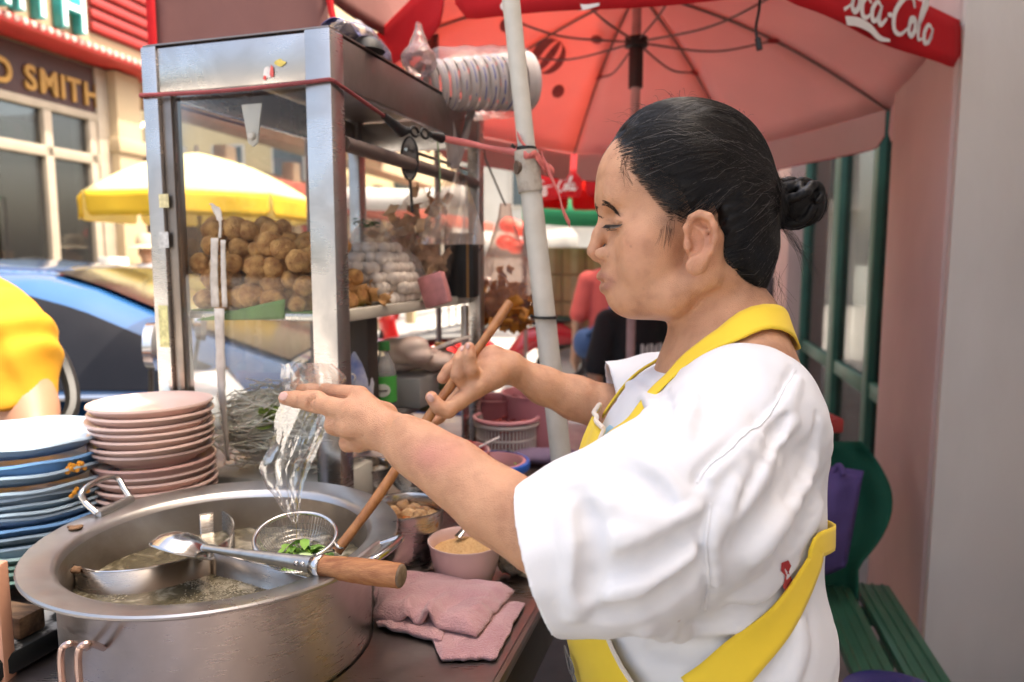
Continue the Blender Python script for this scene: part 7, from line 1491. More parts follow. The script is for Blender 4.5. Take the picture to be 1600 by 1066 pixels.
    # --- eyes: a narrow dark slit under lowered lids, lashes, brows
    blk = mat('dark_hair_strand', (0.012, 0.009, 0.008), 0.45, var=0.3, scale=40)
    for s in (-1, 1):
        e = MB()
        def near(pp, off):
            a = HEADB.traces(pp, off)
            if s > 0: a[:, 1] = 2 * HD * _c - a[:, 1]; a = HEADB.project(a, 4, off)
            return a
        q = near([(946, 352), (951, 352.5), (958, 353), (965, 352.5), (972, 351)], 0.0005); e.tube([Vector(x) for x in q], [0.0006, 0.0010, 0.0011, 0.0008, 0.0004], 8)
        iq = near([(946.5, 355), (950, 355.6), (954.5, 355.8)], 0.0001); im = MB(); im.tube([Vector(x) for x in iq], [0.0010, 0.0016, 0.0011], 10); im.build('iris', mat('dark_iris', (0.012, 0.007, 0.005), 0.08, spec=0.8), root)
        wq = near([(954, 355.8), (959, 355.8), (966, 354.5)], 0.0); im = MB(); im.tube([Vector(x) for x in wq], [0.0012, 0.0012, 0.0005], 10); im.build('eye_white', mat('eye_white', (0.42, 0.37, 0.34), 0.15), root)
        lq = near([(947, 359), (954, 360), (962, 359.5), (970, 355)], 0.0002); e.tube([Vector(x) for x in lq], [0.0003, 0.0004, 0.0004, 0.0003], 6)
        for i in range(26):
            t = i / 25 * 3.98; k = int(t); p0 = Vector(q[k]).lerp(Vector(q[k + 1]), t - k)
            tip = p0 + Vector((-0.0048 + 0.0018 * i / 25, -s * 0.0 - 0.001 * (-s) - 0.0012 * (s < 0) * i / 25, -0.0032)); e.tube([p0, p0.lerp(tip, 0.5) + Vector((-0.0006, 0, -0.0006)), tip], [0.00022, 0.00018, 0.00006], 4)
        e.build('eyelash', blk, root, recalc=False)
        bw = MB(); rg = random.Random(3); bq = []
        for i in range(130):
            t = rg.random(); px = 940 + 23 * t; py = 317 + 15 * t * t + 2 * t + rg.uniform(-4.5, 4.5) * (1 - 0.65 * t)
            bq += [(px, py), (px + 3.5, py + 0.2 + 1.5 * t), (px + 7, py + 1.5 + 3.5 * t)]
        bq = HEADB.traces(bq, 0.0004)
        if s > 0: bq[:, 1] = 2 * HD * _c - bq[:, 1]; bq = HEADB.project(bq, 4, 0.0004)
        bq = bq.reshape(-1, 3, 3)
        for q in bq: bw.tube([Vector(x) for x in q], [0.0002, 0.00018, 0.00006], 3, cap=False)
        bw.build('eyebrow', mat('brow_hair', (0.035, 0.022, 0.016), 0.6), root, recalc=False)
    nailm = mat('fingernail', (0.62, 0.36, 0.30), 0.22, var=0.05, coat=0.3)
    for c, ax, nrm, sz in ((A3(445, 620, 0.709), A3(445, 622, 0.716) - A3(463, 624, 0.709), (-0.15, -1, 0.35), (0.0062, 0.0046)),
                           (A3(673, 622, 0.9035), A3(674, 621, 0.91) - A3(686, 637, 0.91), (-0.5, -1, 0.1), (0.0062, 0.0052)),
                           (A3(722.5, 546.5, 0.9235), A3(724, 548, 0.928) - A3(718, 562, 0.922), (-0.7, -0.9, 0.4), (0.005, 0.004)),
                           (A3(731.5, 541.5, 0.911), A3(733, 543, 0.916) - A3(733, 556, 0.914), (-0.6, -0.6, 0.5), (0.0045, 0.004))):
        F = rotm(ax, nrm); S2 = SDF(); q = BODY.project(np.array([c]), 5, 0.0)[0]
        S2.ell(q, (sz[0], 0.0016, sz[1]), F, k=0.001); S2.build('fingernail', nailm, q - 0.012, q + 0.012, 0.0006, root)
    # --- hair
    Hs = SDF()
    Hs.ell(H(1077, 288), (125 * U, 0.0775, 125 * U), k=0.02)
    Hs.ell(H(1040, 245), (80 * U, 0.063, 70 * U), k=0.025)
    Hs.ell(H(1135, 350), (62 * U, 0.069, 92 * U), k=0.03)
    Hs.ell(H(1165, 408), (38 * U, 0.050, 62 * U), k=0.03)
    Hs.ell(H(1205, 318), (26 * U, 0.020, 28 * U), k=0.02)
    SHELL = SDF(); SHELL.p = list(Hs.p)
    # outline of the hair seen from her side, in the head's own plane
    poly = [(982, 222), (1000, 262), (1022, 288), (1044, 312), (1052, 330), (1060, 336), (1072, 322), (1082, 320), (1092, 328), (1099, 348), (1103, 385), (1114, 425), (1140, 455), (1165, 490), (1230, 500), (1300, 400), (1300, 100), (950, 100), (960, 205)]
    pw = np.array([H(a, b)[[0, 2]] for a, b in poly])
    def pdist(p):
        q = p[:, [0, 2]]; best = np.full(len(q), 1e9); ins = np.zeros(len(q), bool)
        for i in range(len(pw)):
            a, b2 = pw[i], pw[(i + 1) % len(pw)]; e = b2 - a; w = q - a; t = np.clip((w @ e) / (e @ e), 0, 1); dd = w - t[:, None] * e
            best = np.minimum(best, (dd ** 2).sum(1))
            c1 = (q[:, 1] >= a[1]) & (q[:, 1] < b2[1]) & (e[0] * w[:, 1] > e[1] * w[:, 0]); c2 = (q[:, 1] < a[1]) & (q[:, 1] >= b2[1]) & (e[0] * w[:, 1] < e[1] * w[:, 0]); ins ^= c1 | c2
        return np.sqrt(best) * np.where(ins, -1, 1)
    def strands_relief(p):
        # combed ridges running towards the bun
        q = p - H(1215, 318); an = np.arctan2(q[:, 2], -q[:, 0] + 1e-6); wv = q[:, 1]
        return 0.0007 * np.sin(an * 46 + wv * 260 + 2 * np.sin(wv * 90)) + 0.0005 * np.sin(an * 117 + wv * 520)
    Hs.add(pdist, (0, 0, 0), 9, 'i', 0.010)
    Hs.add(strands_relief, (0, 0, 0), 9, 'd', 0)
    # bun
    Hs.ell(H(1243, 317), (33 * U, 0.023, 30 * U), k=0.004); Hs.ell(H(1204, 322), (30 * U, 0.026, 36 * U), k=0.010); Hs.ell(H(1262, 330), (22 * U, 0.016, 20 * U), k=0.004)
    bc = H(1236, 319)
    for i in range(26):
        rg = random.Random(40 + i); a0 = rg.uniform(0, 6.28); r0 = rg.uniform(0.010, 0.019); pts = []
        for k in range(9):
            a = a0 + k * 0.62; pts.append(bc + np.array([(r0 * 1.35) * math.cos(a) + 0.004, rg.uniform(-0.003, 0.003) + 0.013 * math.sin(i * 1.7 + k * 0.35), r0 * 0.95 * math.sin(a) + 0.002]))
        Hs.chain(pts, [0.0042] * 9, k=0.0022)
    for i in range(11):       # twisted locks of the bun
        a0 = i * 0.57; pts = []
        for k in range(12):
            u = k / 11; a = a0 + 2.6 * u; yy = -0.030 + 0.050 * ((i * 0.37) % 1.0) + 0.010 * math.sin(u * 6 + i); sh = math.sqrt(max(0.1, 1 - (yy / 0.034) ** 2))
            pts.append(H(1243, 317) + np.array([0.0285 * sh * math.cos(a), yy * 0.85, 0.0255 * sh * math.sin(a)]) * (0.98 + 0.10 * math.sin(i * 2.3 + u * 4)))
        Hs.chain(pts, [0.0030 + 0.0024 * math.sin(math.pi * k / 11) for k in range(12)], k=0.0012)
    for i in range(5): Hs.chain([H(1200, 300 + i * 10, -0.014 + 0.007 * i), H(1225, 298 + i * 10, -0.018 + 0.008 * i), H(1250, 296 + 11 * i, -0.012 + 0.006 * i), H(1270, 318 + 3 * i, -0.004 + 0.003 * i)], [0.006, 0.0065, 0.005, 0.003], k=0.003)
    hm = bpy.data.materials.new('black_hair'); hm.use_nodes = True; nt = hm.node_tree; b = nt.nodes['Principled BSDF']
    b.inputs['Base Color'].default_value = (0.006, 0.0048, 0.0044, 1); b.inputs['Roughness'].default_value = 0.45; b.inputs['Specular IOR Level'].default_value = 0.22
    hair = mkobj('hair', Hs.mesh((0.08, 0.68, 1.28), (0.37, 0.94, 1.62), 0.0022, 'hair', relax=0), hm, root, smooth=180)
    # single strands: from the hairline back to the bun, lying on the shell
    hm2 = bpy.data.materials.new('hair_strands'); hm2.use_nodes = True; nt = hm2.node_tree; b = nt.nodes['Principled BSDF']
    gi = nt.nodes.new('ShaderNodeAttribute'); gi.attribute_name = 'strand_colour'; nt.links.new(gi.outputs['Color'], b.inputs['Base Color'])
    b.inputs['Roughness'].default_value = 0.25; b.inputs['Specular IOR Level'].default_value = 0.45
    rs = np.random.default_rng(5)
    line = [(978, 219), (986, 238), (996, 256), (1010, 276), (1030, 296), (1050, 318), (1056, 334), (1075, 322), (1092, 314), (1112, 322), (1120, 350), (1121, 390), (1128, 430), (1146, 462), (1170, 486)]
    lp = [H(a, b_) for a, b_ in line]; seg = np.array([np.linalg.norm(lp[i + 1] - lp[i]) for i in range(len(lp) - 1)]); cs = np.concatenate([[0], np.cumsum(seg)]) / seg.sum()
    N = 6800; K = 15
    t = rs.random(N) ** 1.35; side = np.where(rs.random(N) < 0.86, -1.0, 1.0)
    start = np.stack([np.interp(t, cs, [q[i] for q in lp]) for i in range(3)], 1)
    start += rs.normal(size=(N, 3)) * np.array([0.004, 0, 0.004])
    back = rs.random(N) ** 1.6 * 0.7; back[rs.random(N) < 0.35] = 0
    start[:, 1] = HD * _c + side * 0.075 * np.clip(0.12 + 1.3 * t, 0, 1) * (0.4 + 0.6 * rs.random(N) ** 0.6) + 0.006
    fr = rs.random(N) < 0.5; nf = int(fr.sum()); wf = rs.uniform(-0.062, 0.045, nf); side[fr] = np.sign(wf); t[fr] = 0.0
    start[fr] = H(976, 222) + np.stack([np.abs(wf) ** 2 * 9.0, wf, -np.abs(wf) ** 2 * 7.0], 1) + rs.normal(size=(nf, 3)) * np.array([0.003, 0, 0.003])
    end = H(1207, 318) + rs.normal(size=(N, 3)) * np.array([0.003, 0.007, 0.009])
    pts = np.zeros((N, K, 3)); off = 0.0004 + 0.0016 * rs.random(N) ** 2
    for k in range(K):
        u = back + (1 - back) * k / (K - 1)
        q = start * (1 - u[:, None]) + end * u[:, None]
        bow = np.sin(u * np.pi)
        q[:, 2] += bow * (0.030 - 0.070 * np.clip(t - 0.35, 0, 1)) * (0.7 + 0.3 * rs.random(N)); q[:, 1] += bow * side * np.where(fr, np.abs(start[:, 1] - HD * _c) * 0.5, 0.03); q[:, 2] += np.where(fr, bow * 0.05, 0)
        q = SHELL.project(q, 3, 0.0)
        pts[:, k] = q + SHELL.grad(q) * (off * (0.35 + 0.65 * (k > 0)))[:, None]
    # the first point sinks to the skin so that strands grow from it
    first = back < 0.02; pts[first, 0] = HEADB.project(pts[first, 0], 4, 0.0003); pts[first, 1] = pts[first, 0] * 0.45 + pts[first, 2] * 0.55
    grey = rs.random(N) < 0.035
    extra = []
    for i in range(110):         # loose hairs over crown and nape
        px = rs.uniform(975, 1205); py = 200 - 45 * math.sin((px - 960) / 250 * 3.0) ; a = SHELL.project(np.array([H(px, py + rs.uniform(0, 14), rs.uniform(-0.03, 0.03))]), 4)[0]
        d = np.array([-0.02 + 0.03 * rs.random(), rs.uniform(-0.012, 0.012), 0.010 * rs.random()]) * rs.uniform(0.5, 1.5)
        e = a + d; m_ = (a + e) / 2 + np.array([0, 0, 0.006 * rs.random()]); extra.append([a, m_, e])
    for i in range(70):          # nape wisps
        a = H(rs.uniform(1130, 1215), rs.uniform(400, 470), rs.uniform(-0.045, 0.0)); L_ = rs.uniform(0.012, 0.04)
        e = a + np.array([rs.uniform(-0.014, 0.022), rs.uniform(-0.012, 0.004), -L_]); extra.append([a, (a + e) / 2 + rs.normal(size=3) * 0.004, e])
    for i in range(46):          # lock hanging from the bun
        a = H(1205 + rs.uniform(-6, 10), 335 + rs.uniform(-8, 12), rs.uniform(-0.02, 0.01)); e = H(1262 + rs.uniform(-26, 8), 445 + rs.uniform(-55, 6), -0.03 + rs.uniform(-0.008, 0.008))
        extra.append([a, H(1228 + rs.uniform(-5, 8), 385 + rs.uniform(-10, 10), -0.026), e])
    bs = len(extra)
    for i in range(700):         # hair wound round the bun
        a0 = rs.uniform(0, 6.28); r0 = rs.uniform(0.013, 0.024); yy = rs.uniform(-0.022, 0.016); kk = rs.uniform(0.7, 1.6)
        extra.append([bc + np.array([r0 * 1.4 * math.cos(a0 + kk * u) + 0.003, yy * (1 - 0.25 * u), r0 * 0.98 * math.sin(a0 + kk * u) + 0.001]) for u in (0, 0.5, 1, 1.5, 2)])
    wn_ = Hs.project(np.array(extra[bs:]).reshape(-1, 3), 3, 0.0008); wn_ = (wn_ + np.repeat(rs.normal(size=(len(wn_) // 5, 3)) * 0.0008, 5, 0)).reshape(-1, 5, 3)
    for i in range(len(wn_)): extra[bs + i] = list(wn_[i])
    for i in range(40):          # spikes over the bun
        a = H(1215 + rs.uniform(-5, 50), 292 + rs.uniform(0, 10), rs.uniform(-0.02, 0.01)); e = a + np.array([rs.uniform(-0.01, 0.02), rs.uniform(-0.005, 0.005), rs.uniform(0.004, 0.02)]); extra.append([a, (a + e) / 2 + np.array([0.002, 0, 0.001]), e])
    tq = []
    for i in range(12):          # by the forehead and in front of the ear
        tq += [(978 + rs.uniform(-4, 8), 228 + rs.uniform(-5, 15)), (973 + rs.uniform(-6, 6), 262), (984 + rs.uniform(-10, 6), 288 + rs.uniform(-6, 8))]
    for i in range(16):
        px = 1040 + rs.uniform(-8, 16); tq += [(px, 350 + rs.uniform(-10, 8)), (px - 2, 368), (px - 6 + rs.uniform(-5, 5), 378 + rs.uniform(0, 18))]
    for i in range(1000):         # short hair of the temple
        px = 984 + 66 * rs.random(); py = 243 + (px - 984) * 1.2 + rs.uniform(-30, 26); tq += [(px, py), (px + 13, py + 2), (px + 30, py + 10)]
    BH = SDF(); BH.p = list(HEADB.p) + [(lambda q: Hs(q), np.zeros(3), 9.0, 'u', 0.003)]; tq = BH.traces(tq, 0.0007); extra += [list(tq[i:i + 3]) for i in range(0, len(tq), 3)]
    V = []; Fq = []; C = []
    def strand(p, r0, c):
        k = len(p); tan = np.gradient(p, axis=0); tan /= np.linalg.norm(tan, axis=1)[:, None] + 1e-9
        v = p - np.array([0, 0, CAMZ]); x = np.cross(tan, v); x /= np.linalg.norm(x, axis=1)[:, None] + 1e-9; y = np.cross(tan, x)
        o = len(V) * 1; base_ = sum(len(a) for a in V) if False else strand.n
        rr = r0 * np.linspace(1, 0.45, k)[:, None]
        ring = np.stack([p + x * rr, p - 0.5 * x * rr + 0.87 * y * rr, p - 0.5 * x * rr - 0.87 * y * rr], 1).reshape(-1, 3)
        V.append(ring); C.append(np.tile(c, (len(ring), 1)))
        i = np.arange(k - 1)[:, None] * 3; q = np.concatenate([np.stack([i[:, 0] + a, i[:, 0] + b_, i[:, 0] + b_ + 3, i[:, 0] + a + 3], 1) for a, b_ in ((0, 1), (1, 2), (2, 0))])
        Fq.append(q + strand.n); strand.n += len(ring)
    strand.n = 0
    for i in range(N):
        g = rs.random(); c = np.array([0.17, 0.15, 0.14]) if grey[i] else np.array([0.0085, 0.0066, 0.0058]) * (0.6 + 1.5 * g)
        strand(pts[i], 0.00013 + 0.00010 * rs.random(), np.array([*c, 1]))
    for p in extra:
        p = np.array([np.array(x) for x in p]); cm = np.array([np.array(x) for x in catmull(p, 4)])
        strand(cm, 0.00013 + 0.00005 * rs.random(), np.array([0.011, 0.0085, 0.0075, 1]))
    V = np.concatenate(V); Fq = np.concatenate(Fq); C = np.concatenate(C)
    me = bpy.data.meshes.new('strands'); me.vertices.add(len(V)); me.vertices.foreach_set('co', V.ravel())
    me.loops.add(len(Fq) * 4); me.loops.foreach_set('vertex_index', Fq.ravel().astype(np.int32)); me.polygons.add(len(Fq)); me.polygons.foreach_set('loop_start', np.arange(0, len(Fq) * 4, 4, dtype=np.int32)); me.update(calc_edges=True)
    ca = me.color_attributes.new('strand_colour', 'FLOAT_COLOR', 'POINT'); ca.data.foreach_set('color', C.ravel())
    tag(mkobj('hair_strands', me, hm2, hair, smooth=180), kind='stuff')
    return root, BODY
VENDOR, VBODY = build_person()
def build_clothes(root, BODY):
    S = SDF()
    # trunk of the shirt (loose), shoulders, far sleeve, near sleeve
    S.ell(H(1118, 645), (118 * U, 0.150, 80 * U), k=0.03)
    S.ell(H(1090, 760), (170 * U, 0.180, 170 * U), k=0.05)
    S.ell(H(1084, 930), (178 * U, 0.180, 190 * U), k=0.05)
    S.chain([H(1095, 980), H(1092, 1210)], [0.118, 0.122], k=0.05, flat=((0, 1, 0), 1.4))
    S.cap(A3(1170, 640, 0.69), H(1155, 615, 0.0), 0.056, 0.054, k=0.03)
    S.cap(A3(1120, 608, 0.945), H(1165, 615, 0.0), 0.058, 0.055, k=0.03)
    S.ell(H(1172, 660, -0.02), (62 * U, 0.10, 90 * U), k=0.04)
    S.chain([A3(1110, 615, 0.955), A3(1030, 622, 0.985), A3(945, 622, 0.995)], [0.062, 0.056, 0.052], k=0.03)
    S.chain([A3(1158, 662, 0.685), A3(1075, 780, 0.612), A3(960, 838, 0.590), A3(800, 884, 0.590)], [0.065, 0.069, 0.066, 0.061], k=0.04)
    S.chain([A3(1120, 885, 0.65), A3(1000, 895, 0.60), A3(875, 930, 0.60)], [0.040, 0.028, 0.020], k=0.03)
    S.cap(H(1300, 884, -0.2), H(1300, 884, 0.2), 0.020, 0.020, op='s', k=0.045)
    base = SDF(); base.p = list(S.p); TR = SDF(); TR.p = [S.p[i] for i in range(len(S.p)) if i < 8]
    # folds: ridges (+) and valleys (-), traced over the loose cloth
    def fold(pix, r, amp, op='u', k=0.012):
        q = base.traces(pix); g = base.grad(q)
        n = len(q); rr = [r * (0.35 + 0.65 * math.sin(math.pi * (0.12 + 0.76 * i / max(1, n - 1)))) for i in range(n)]
        c = [np.array(v) for v in catmull([Vector(a - b * ((r_ - amp) if op == 'u' else -(r_ - amp))) for a, b, r_ in zip(q, g, rr)], 3)]
        rf = list(np.interp(np.linspace(0, n - 1, len(c)), range(n), rr))
        S.chain(c, rf, k=k, op=op)
    R = lambda *p: fold(p, 0.008, 0.0034, 'u', 0.012)
    r = lambda *p: fold(p, 0.005, 0.0022, 'u', 0.008)
    V = lambda *p: fold(p, 0.007, 0.0032, 's', 0.012)
    v = lambda *p: fold(p, 0.004, 0.0018, 's', 0.008)
    R((924, 852), (1011, 836), (1085, 800)); R((935, 930), (1011, 912), (1098, 850)); V((930, 890), (1005, 875), (1090, 825)); V((940, 962), (1020, 942), (1105, 880))
    R((884, 797), (905, 880), (895, 965)); V((918, 790), (930, 850), (922, 930)); r((862, 770), (900, 755), (945, 750)); v((872, 745), (905, 722), (930, 712))
    r((960, 700), (1010, 720), (1060, 770)); v((950, 730), (1010, 750), (1050, 790)); r((905, 730), (960, 790), (1040, 820))
    v((1242, 577), (1207, 640), (1150, 693), (1103, 735), (1088, 756)); r((1250, 590), (1216, 650), (1160, 702), (1112, 745))
    v((1112, 797), (1104, 843), (1109, 912), (1103, 950)); r((1122, 800), (1116, 850), (1121, 915))
    R((1271, 727), (1222, 815), (1180, 872)); V((1262, 700), (1205, 790), (1160, 850)); R((1278, 790), (1240, 845), (1192, 905)); V((1280, 760), (1232, 832), (1186, 890))
    r((1240, 660), (1190, 740), (1150, 810)); v((1225, 650), (1175, 730), (1135, 800)); r((1190, 690), (1150, 760), (1130, 830)); v((1275, 650), (1262, 720), (1230, 780))
    R((1010, 985), (1080, 992), (1150, 980), (1215, 940)); V((1020, 1012), (1090, 1018), (1165, 1004), (1230, 960)); R((1150, 930), (1195, 915), (1235, 880)); v((1140, 948), (1190, 935), (1225, 905))
    r((1180, 1050), (1215, 1000), (1250, 960)); v((1200, 1060), (1232, 1010), (1258, 985)); r((1100, 1066), (1120, 1040), (1150, 1020)); R((1235, 1060), (1245, 1010), (1240, 970))
    r((980, 600), (1010, 620), (1015, 660)); v((1000, 590), (1040, 615), (1045, 660)); r((1060, 560), (1080, 620), (1060, 680)); v((1095, 580), (1110, 640), (1090, 690))
    def wr(p):
        x, y, z = p[:, 0], p[:, 1], p[:, 2]
        a = np.sin(38 * x + 22 * z + 3 * np.sin(17 * z + 5 * y)) * np.sin(31 * z - 18 * x + 2.4 * np.sin(23 * x + 9 * y)); b = np.sin(90 * z + 60 * x + 4 * np.sin(30 * x - 25 * z)) * np.sin(70 * x - 40 * z + 3 * np.sin(28 * z))
        return 0.0016 * a + 0.0006 * b
    S.add(wr, (0, 0, 0), 9, 'd', 0)
    # openings: cuffs and neck are hollow
    def plane(o, nrm):
        o = np.asarray(o, float); nrm = np.asarray(nrm, float); nrm = nrm / np.linalg.norm(nrm); return lambda p: (p - o) @ nrm
    c0, c1 = A3(806, 757, 0.600), A3(882, 988, 0.600); up = c1 - c0; out = np.cross(up, np.array([0, 1, 0.0])); out = out if out[0] < 0 else -out
    out = out / np.linalg.norm(out) + np.array([0, 0.10, 0])
    pl = plane(c0, out)
    f0, f1 = A3(950, 583, 0.99), A3(966, 665, 0.99); up = f1 - f0; o2 = np.cross(up, np.array([0, 1, 0.0])); o2 = o2 if o2[0] < 0 else -o2
    pl2 = plane(f0, o2)
    def openings(p, d):
        y, z = p[:, 1], p[:, 2]; a, b2 = pl(p), pl2(p)
        out = np.maximum(d, np.minimum(np.minimum(a, 0.76 - y), z - 0.985))
        out = np.maximum(out, np.minimum(np.minimum(b2, y - 0.915), z - 1.17))
        n1 = (np.abs(a) < 0.08) & (y < 0.75) & (z > 0.985); n2 = (np.abs(b2) < 0.07) & (y > 0.92) & (z > 1.17)
        out = np.where(n1, np.maximum(out, -np.maximum(d + 0.0062, -(a + 0.045))), out)
        return np.where(n2, np.maximum(out, -np.maximum(d + 0.0062, -(b2 + 0.04))), out)
    S.add(openings, (0, 0, 0), 9, 'f', 0)
    full = SDF(); full.p = list(S.p)
    # neck hole: wide, slid towards the near shoulder
    S.ell(np.array([H(1153, 520)[0], H(1153, 520)[1] - 0.004, H(1153, 520)[2]]), (104 * U, 0.088, 42 * U), op='s', k=0.006)
    sm = mat('white_cotton', (0.73, 0.73, 0.74), 0.85, var=0.025, scale=25, bump=0.25, bscale=900, bdist=0.0006, sheen=0.15)
    me = S.mesh((0.0, 0.44, 0.74), (0.40, 1.14, 1.36), 0.0025, 'shirt', relax=2)
    shirt = mkobj('shirt', me, sm, root, smooth=180)
    SH = full
    # stitched seams
    def ribbon(name, m, path, width, parent, off=0.0025, thick=0.0018, n=10, side=None, surf=None, wfn=None):
        """a cloth band laid over a surface: path = photo pixels or points"""
        su = surf or SH
        pts = [np.array(v) for v in catmull([Vector(q) for q in path], n)]
        q = su.project(np.array(pts), 3, off); g = su.grad(q); tn = np.gradient(q, axis=0); tn /= np.linalg.norm(tn, axis=1)[:, None]; x = np.cross(g, tn); x /= np.linalg.norm(x, axis=1)[:, None]
        k = 6; mb = MB(); M_ = len(q); rows = []
        for j in range(k + 1):
            s_ = (j / k - 0.5)
            ww = np.array([width * (wfn(i / (M_ - 1)) if wfn else 1) for i in range(M_)])[:, None]
            rows.append(su.project(q + x * s_ * ww, 2, off))
        rows = np.array(rows)
        fn = lambda u, v_: Vector(rows[int(round(u * k)), int(round(v_ * (M_ - 1)))])
        mb.grid(fn, k, M_ - 1); return mb.build(name, m, parent, smooth=60, solid=thick)
    seam = mat('white_seam', (0.79, 0.79, 0.80), 0.9, var=0.02)
    for pp in ([(1242, 577), (1207, 640), (1150, 693), (1103, 735), (1088, 756)], [(1110, 785), (1104, 843), (1108, 912), (1102, 955)]):
        q = SH.traces(pp); ribbon('seam', seam, q, 0.0022, shirt, off=0.0006, thick=0.0008)
    # small red print at the back hem and pale blue print on the breast
    red = mat('red_print', (0.42, 0.03, 0.03), 0.8, var=0.1); blue = mat('pale_blue_print', (0.36, 0.60, 0.75), 0.8, var=0.1)
    def flat_print(name, m, pix, off=0.0012):
        q = (TR if 'blue' in name else SH).traces(pix, off + (0.004 if 'blue' in name else 0)); mb = MB(); c = q.mean(0); mb.add([Vector(a) for a in q] + [Vector(c)], [(i, (i + 1) % len(q), len(q)) for i in range(len(q))]); return mb.build(name, m, shirt, smooth=0, solid=0.0008)
    flat_print('red_print', red, [(1222, 880), (1232, 876), (1236, 884), (1232, 894), (1238, 908), (1230, 926), (1224, 918), (1228, 900), (1221, 892)])
    SH2 = SH; flat_print('blue_print', blue, [(935, 690), (945, 672), (953, 664), (962, 670), (972, 678), (958, 692), (944, 702), (932, 706)])
    # --- apron
    ym = mat('yellow_apron_cloth', (0.86, 0.60, 0.035), 0.8, var=0.05, scale=14, bump=0.2, bscale=700, bdist=0.0006, sheen=0.1)
    wp = mat('cream_piping', (0.75, 0.66, 0.55), 0.85, var=0.1)
    gp = mat('grey_print', (0.16, 0.15, 0.14), 0.8, var=0.1)
    BOTH = SDF(); BOTH.p = list(full.p) + [(lambda p: BODY(p), np.array([0, 0, 0.0]), 9.0, 'u', 0.008)]
    apron = thing('apron', 'x', 'x'); apron.parent = root; apron.matrix_parent_inverse = WM(root).inverted(); del apron['label']; del apron['category']
    bpy.data.objects.remove(apron)
    # bib: a sheet over the front of the trunk
    zt, zb = H(900, 655)[2], 0.74
    nu, nv = 46, 60; rows = []
    trunk = TR; cx_, cy_ = 0.205, HD * _c
    for i in range(nu + 1):
        row = []
        for j in range(nv + 1):
            t = j / nv; z = zt + (zb - zt) * t; k_ = min(1, max(0, (t - 0.20) / 0.32)); k_ = k_ * k_ * (3 - 2 * k_)
            pn, pf = 0.50 + 0.78 * k_, 0.62 + 0.30 * k_             # how far it reaches round her near and far side
            row.append((-pf + (pn + pf) * (1 - i / nu), z))
        rows.append(row)
    G = np.array(rows).reshape(-1, 2); dirs = np.stack([-np.cos(G[:, 0]), -np.sin(G[:, 0]), np.zeros(len(G))], 1); C3 = np.stack([np.full(len(G), cx_), np.full(len(G), cy_), G[:, 1]], 1); r_ = np.full(len(G), 0.40)
    for _ in range(45): r_ = r_ - 0.85 * np.clip(trunk(C3 + dirs * r_[:, None]) - 0.0125, -0.02, 0.06)
    r_ = r_ + 0.0015 * np.sin(G[:, 1] * 60 + 4 * np.sin(G[:, 0] * 4)); G = (C3 + dirs * r_[:, None]).reshape(nu + 1, nv + 1, 3)
    mb = MB(); mb.grid(lambda u, v_: Vector(G[int(round(u * nu)), int(round(v_ * nv))]), nu, nv)
    bib = mb.build('apron', ym, root, smooth=60, solid=0.0022)
    top = MB(); top.tube([Vector(G[i, 0]) + Vector((-0.001, 0, 0.001)) for i in range(nu + 1)], 0.0028, 8); top.build('piping', wp, bib)
    for i in (0, nu): e = MB(); e.tube([Vector(G[i, j]) + Vector((-0.0005, 0, 0)) for j in range(0, nv + 1)], 0.0022, 6); e.build('piping', wp, bib)
    # neck strap: two runs up from the bib, round the back of the neck
    NK = SDF(); NK.p = list(TR.p) + [(lambda p: BODY(p), np.array([0, 0, 0.0]), 9.0, 'u', 0.010)]
    s1 = [G[2, 1]] + list(NK.traces([(985, 668), (1008, 640), (1035, 608), (1068, 577), (1110, 547), (1150, 522)])) + [np.array(H(1188, 508, -0.052)), np.array(H(1222, 522, -0.03)), np.array(H(1236, 530, 0.0)), np.array(H(1215, 520, 0.035)), np.array(H(1170, 515, 0.06)), np.array(H(1110, 540, 0.08))] + [np.array(H(1045, 575, 0.085)), np.array(H(985, 625, 0.085)), G[nu - 2, 1]]
    ribbon('neck_strap', ym, s1, 0.030, bib, off=0.005, thick=0.0022, n=6, surf=NK, wfn=lambda t: 0.5 + 0.7 * math.exp(-((t - 0.46) / 0.16) ** 2))
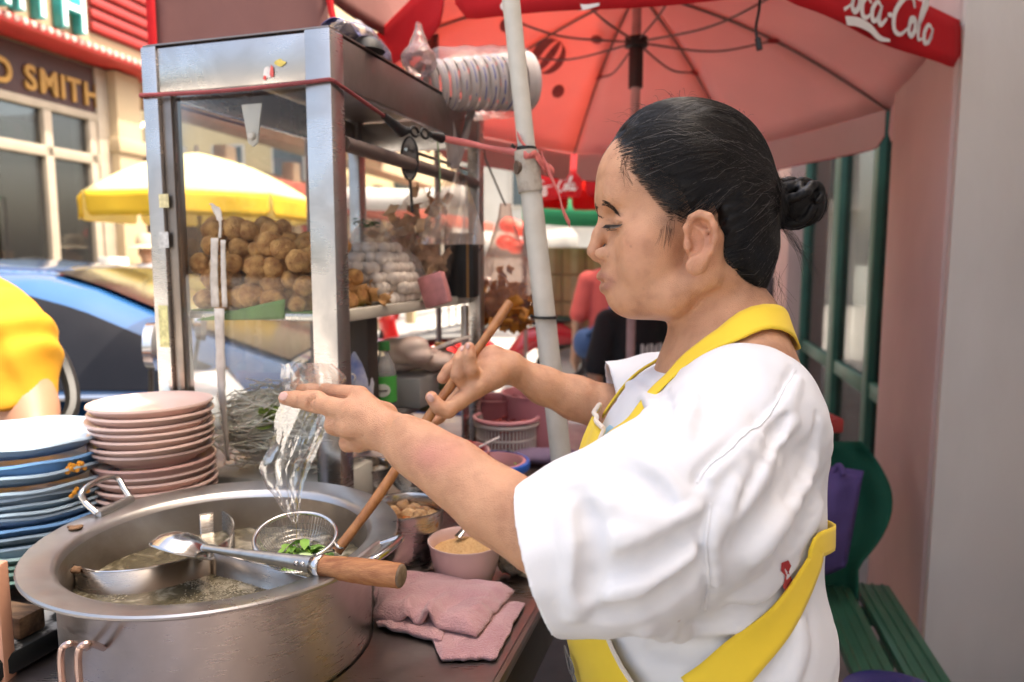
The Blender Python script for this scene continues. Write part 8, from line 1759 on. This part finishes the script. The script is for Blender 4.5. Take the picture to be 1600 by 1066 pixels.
    # waist strap: from the bib's edge round her side to the small of the back
    q = list(base.traces([(1092, 1085), (1125, 1058), (1170, 1010), (1212, 958), (1242, 912), (1262, 876), (1276, 846)])) + [np.array(H(1275, 815, -0.02)), np.array(H(1272, 790, 0.04)), np.array(H(1240, 780, 0.10))]
    ribbon('waist_strap', ym, q, 0.036, bib, off=0.0065, surf=base, thick=0.0022, n=6, wfn=lambda t: 1.15 - 0.75 * t)
    # printed letters low on the bib
    tm = text_mesh('CB', 0.040, 0.0006); gm = place_mesh(tm, Matrix()); vs_ = np.empty(len(gm.vertices) * 3); gm.vertices.foreach_get('co', vs_); vs_ = vs_.reshape(-1, 3)
    zc = H(900, 1010)[2]; y0 = HD * _c - 0.082
    q = np.stack([np.full(len(vs_), -0.05), HD * _c - 0.050 - vs_[:, 0], zc - 0.012 + vs_[:, 1]], 1); x = np.full(len(q), -0.05)
    for _ in range(40): p_ = q.copy(); p_[:, 0] = x; x = x + 0.9 * np.clip(trunk(p_) - 0.0170, -0.02, 0.05)
    q[:, 0] = x - 0.0012 - vs_[:, 2]; gm.vertices.foreach_set('co', q.ravel()); gm.update(); mkobj('lettering', gm, gp, bib, smooth=0)
    # trousers and sandals, below the picture
    T = SDF(); tm_ = mat('dark_trousers', (0.03, 0.032, 0.04), 0.85)
    for s in (-1, 1): T.chain([H(1110, 1150, s * 0.08), np.array([0.22, HD + s * 0.09, 0.48]), np.array([0.22, HD + s * 0.09, 0.09])], [0.10, 0.075, 0.055], k=0.03)
    T.ell(H(1110, 1160), (0.13, 0.17, 0.12), k=0.04)
    T.build('trousers', tm_, (0.0, 0.5, 0.03), (0.45, 1.1, 1.0), 0.011, root)
    sd = mat('dark_rubber', (0.02, 0.02, 0.02), 0.6)
    for s in (-1, 1):
        F = SDF(); F.chain([np.array([0.25, HD + s * 0.09, 0.035]), np.array([0.12, HD + s * 0.10, 0.03]), np.array([0.05, HD + s * 0.105, 0.022])], [0.034, 0.034, 0.024], k=0.01); F.build('shoe', sd, (-0.05, 0.5, 0.0), (0.35, 1.1, 0.12), 0.007, root)
    return SH
VSHIRT = build_clothes(VENDOR, VBODY)
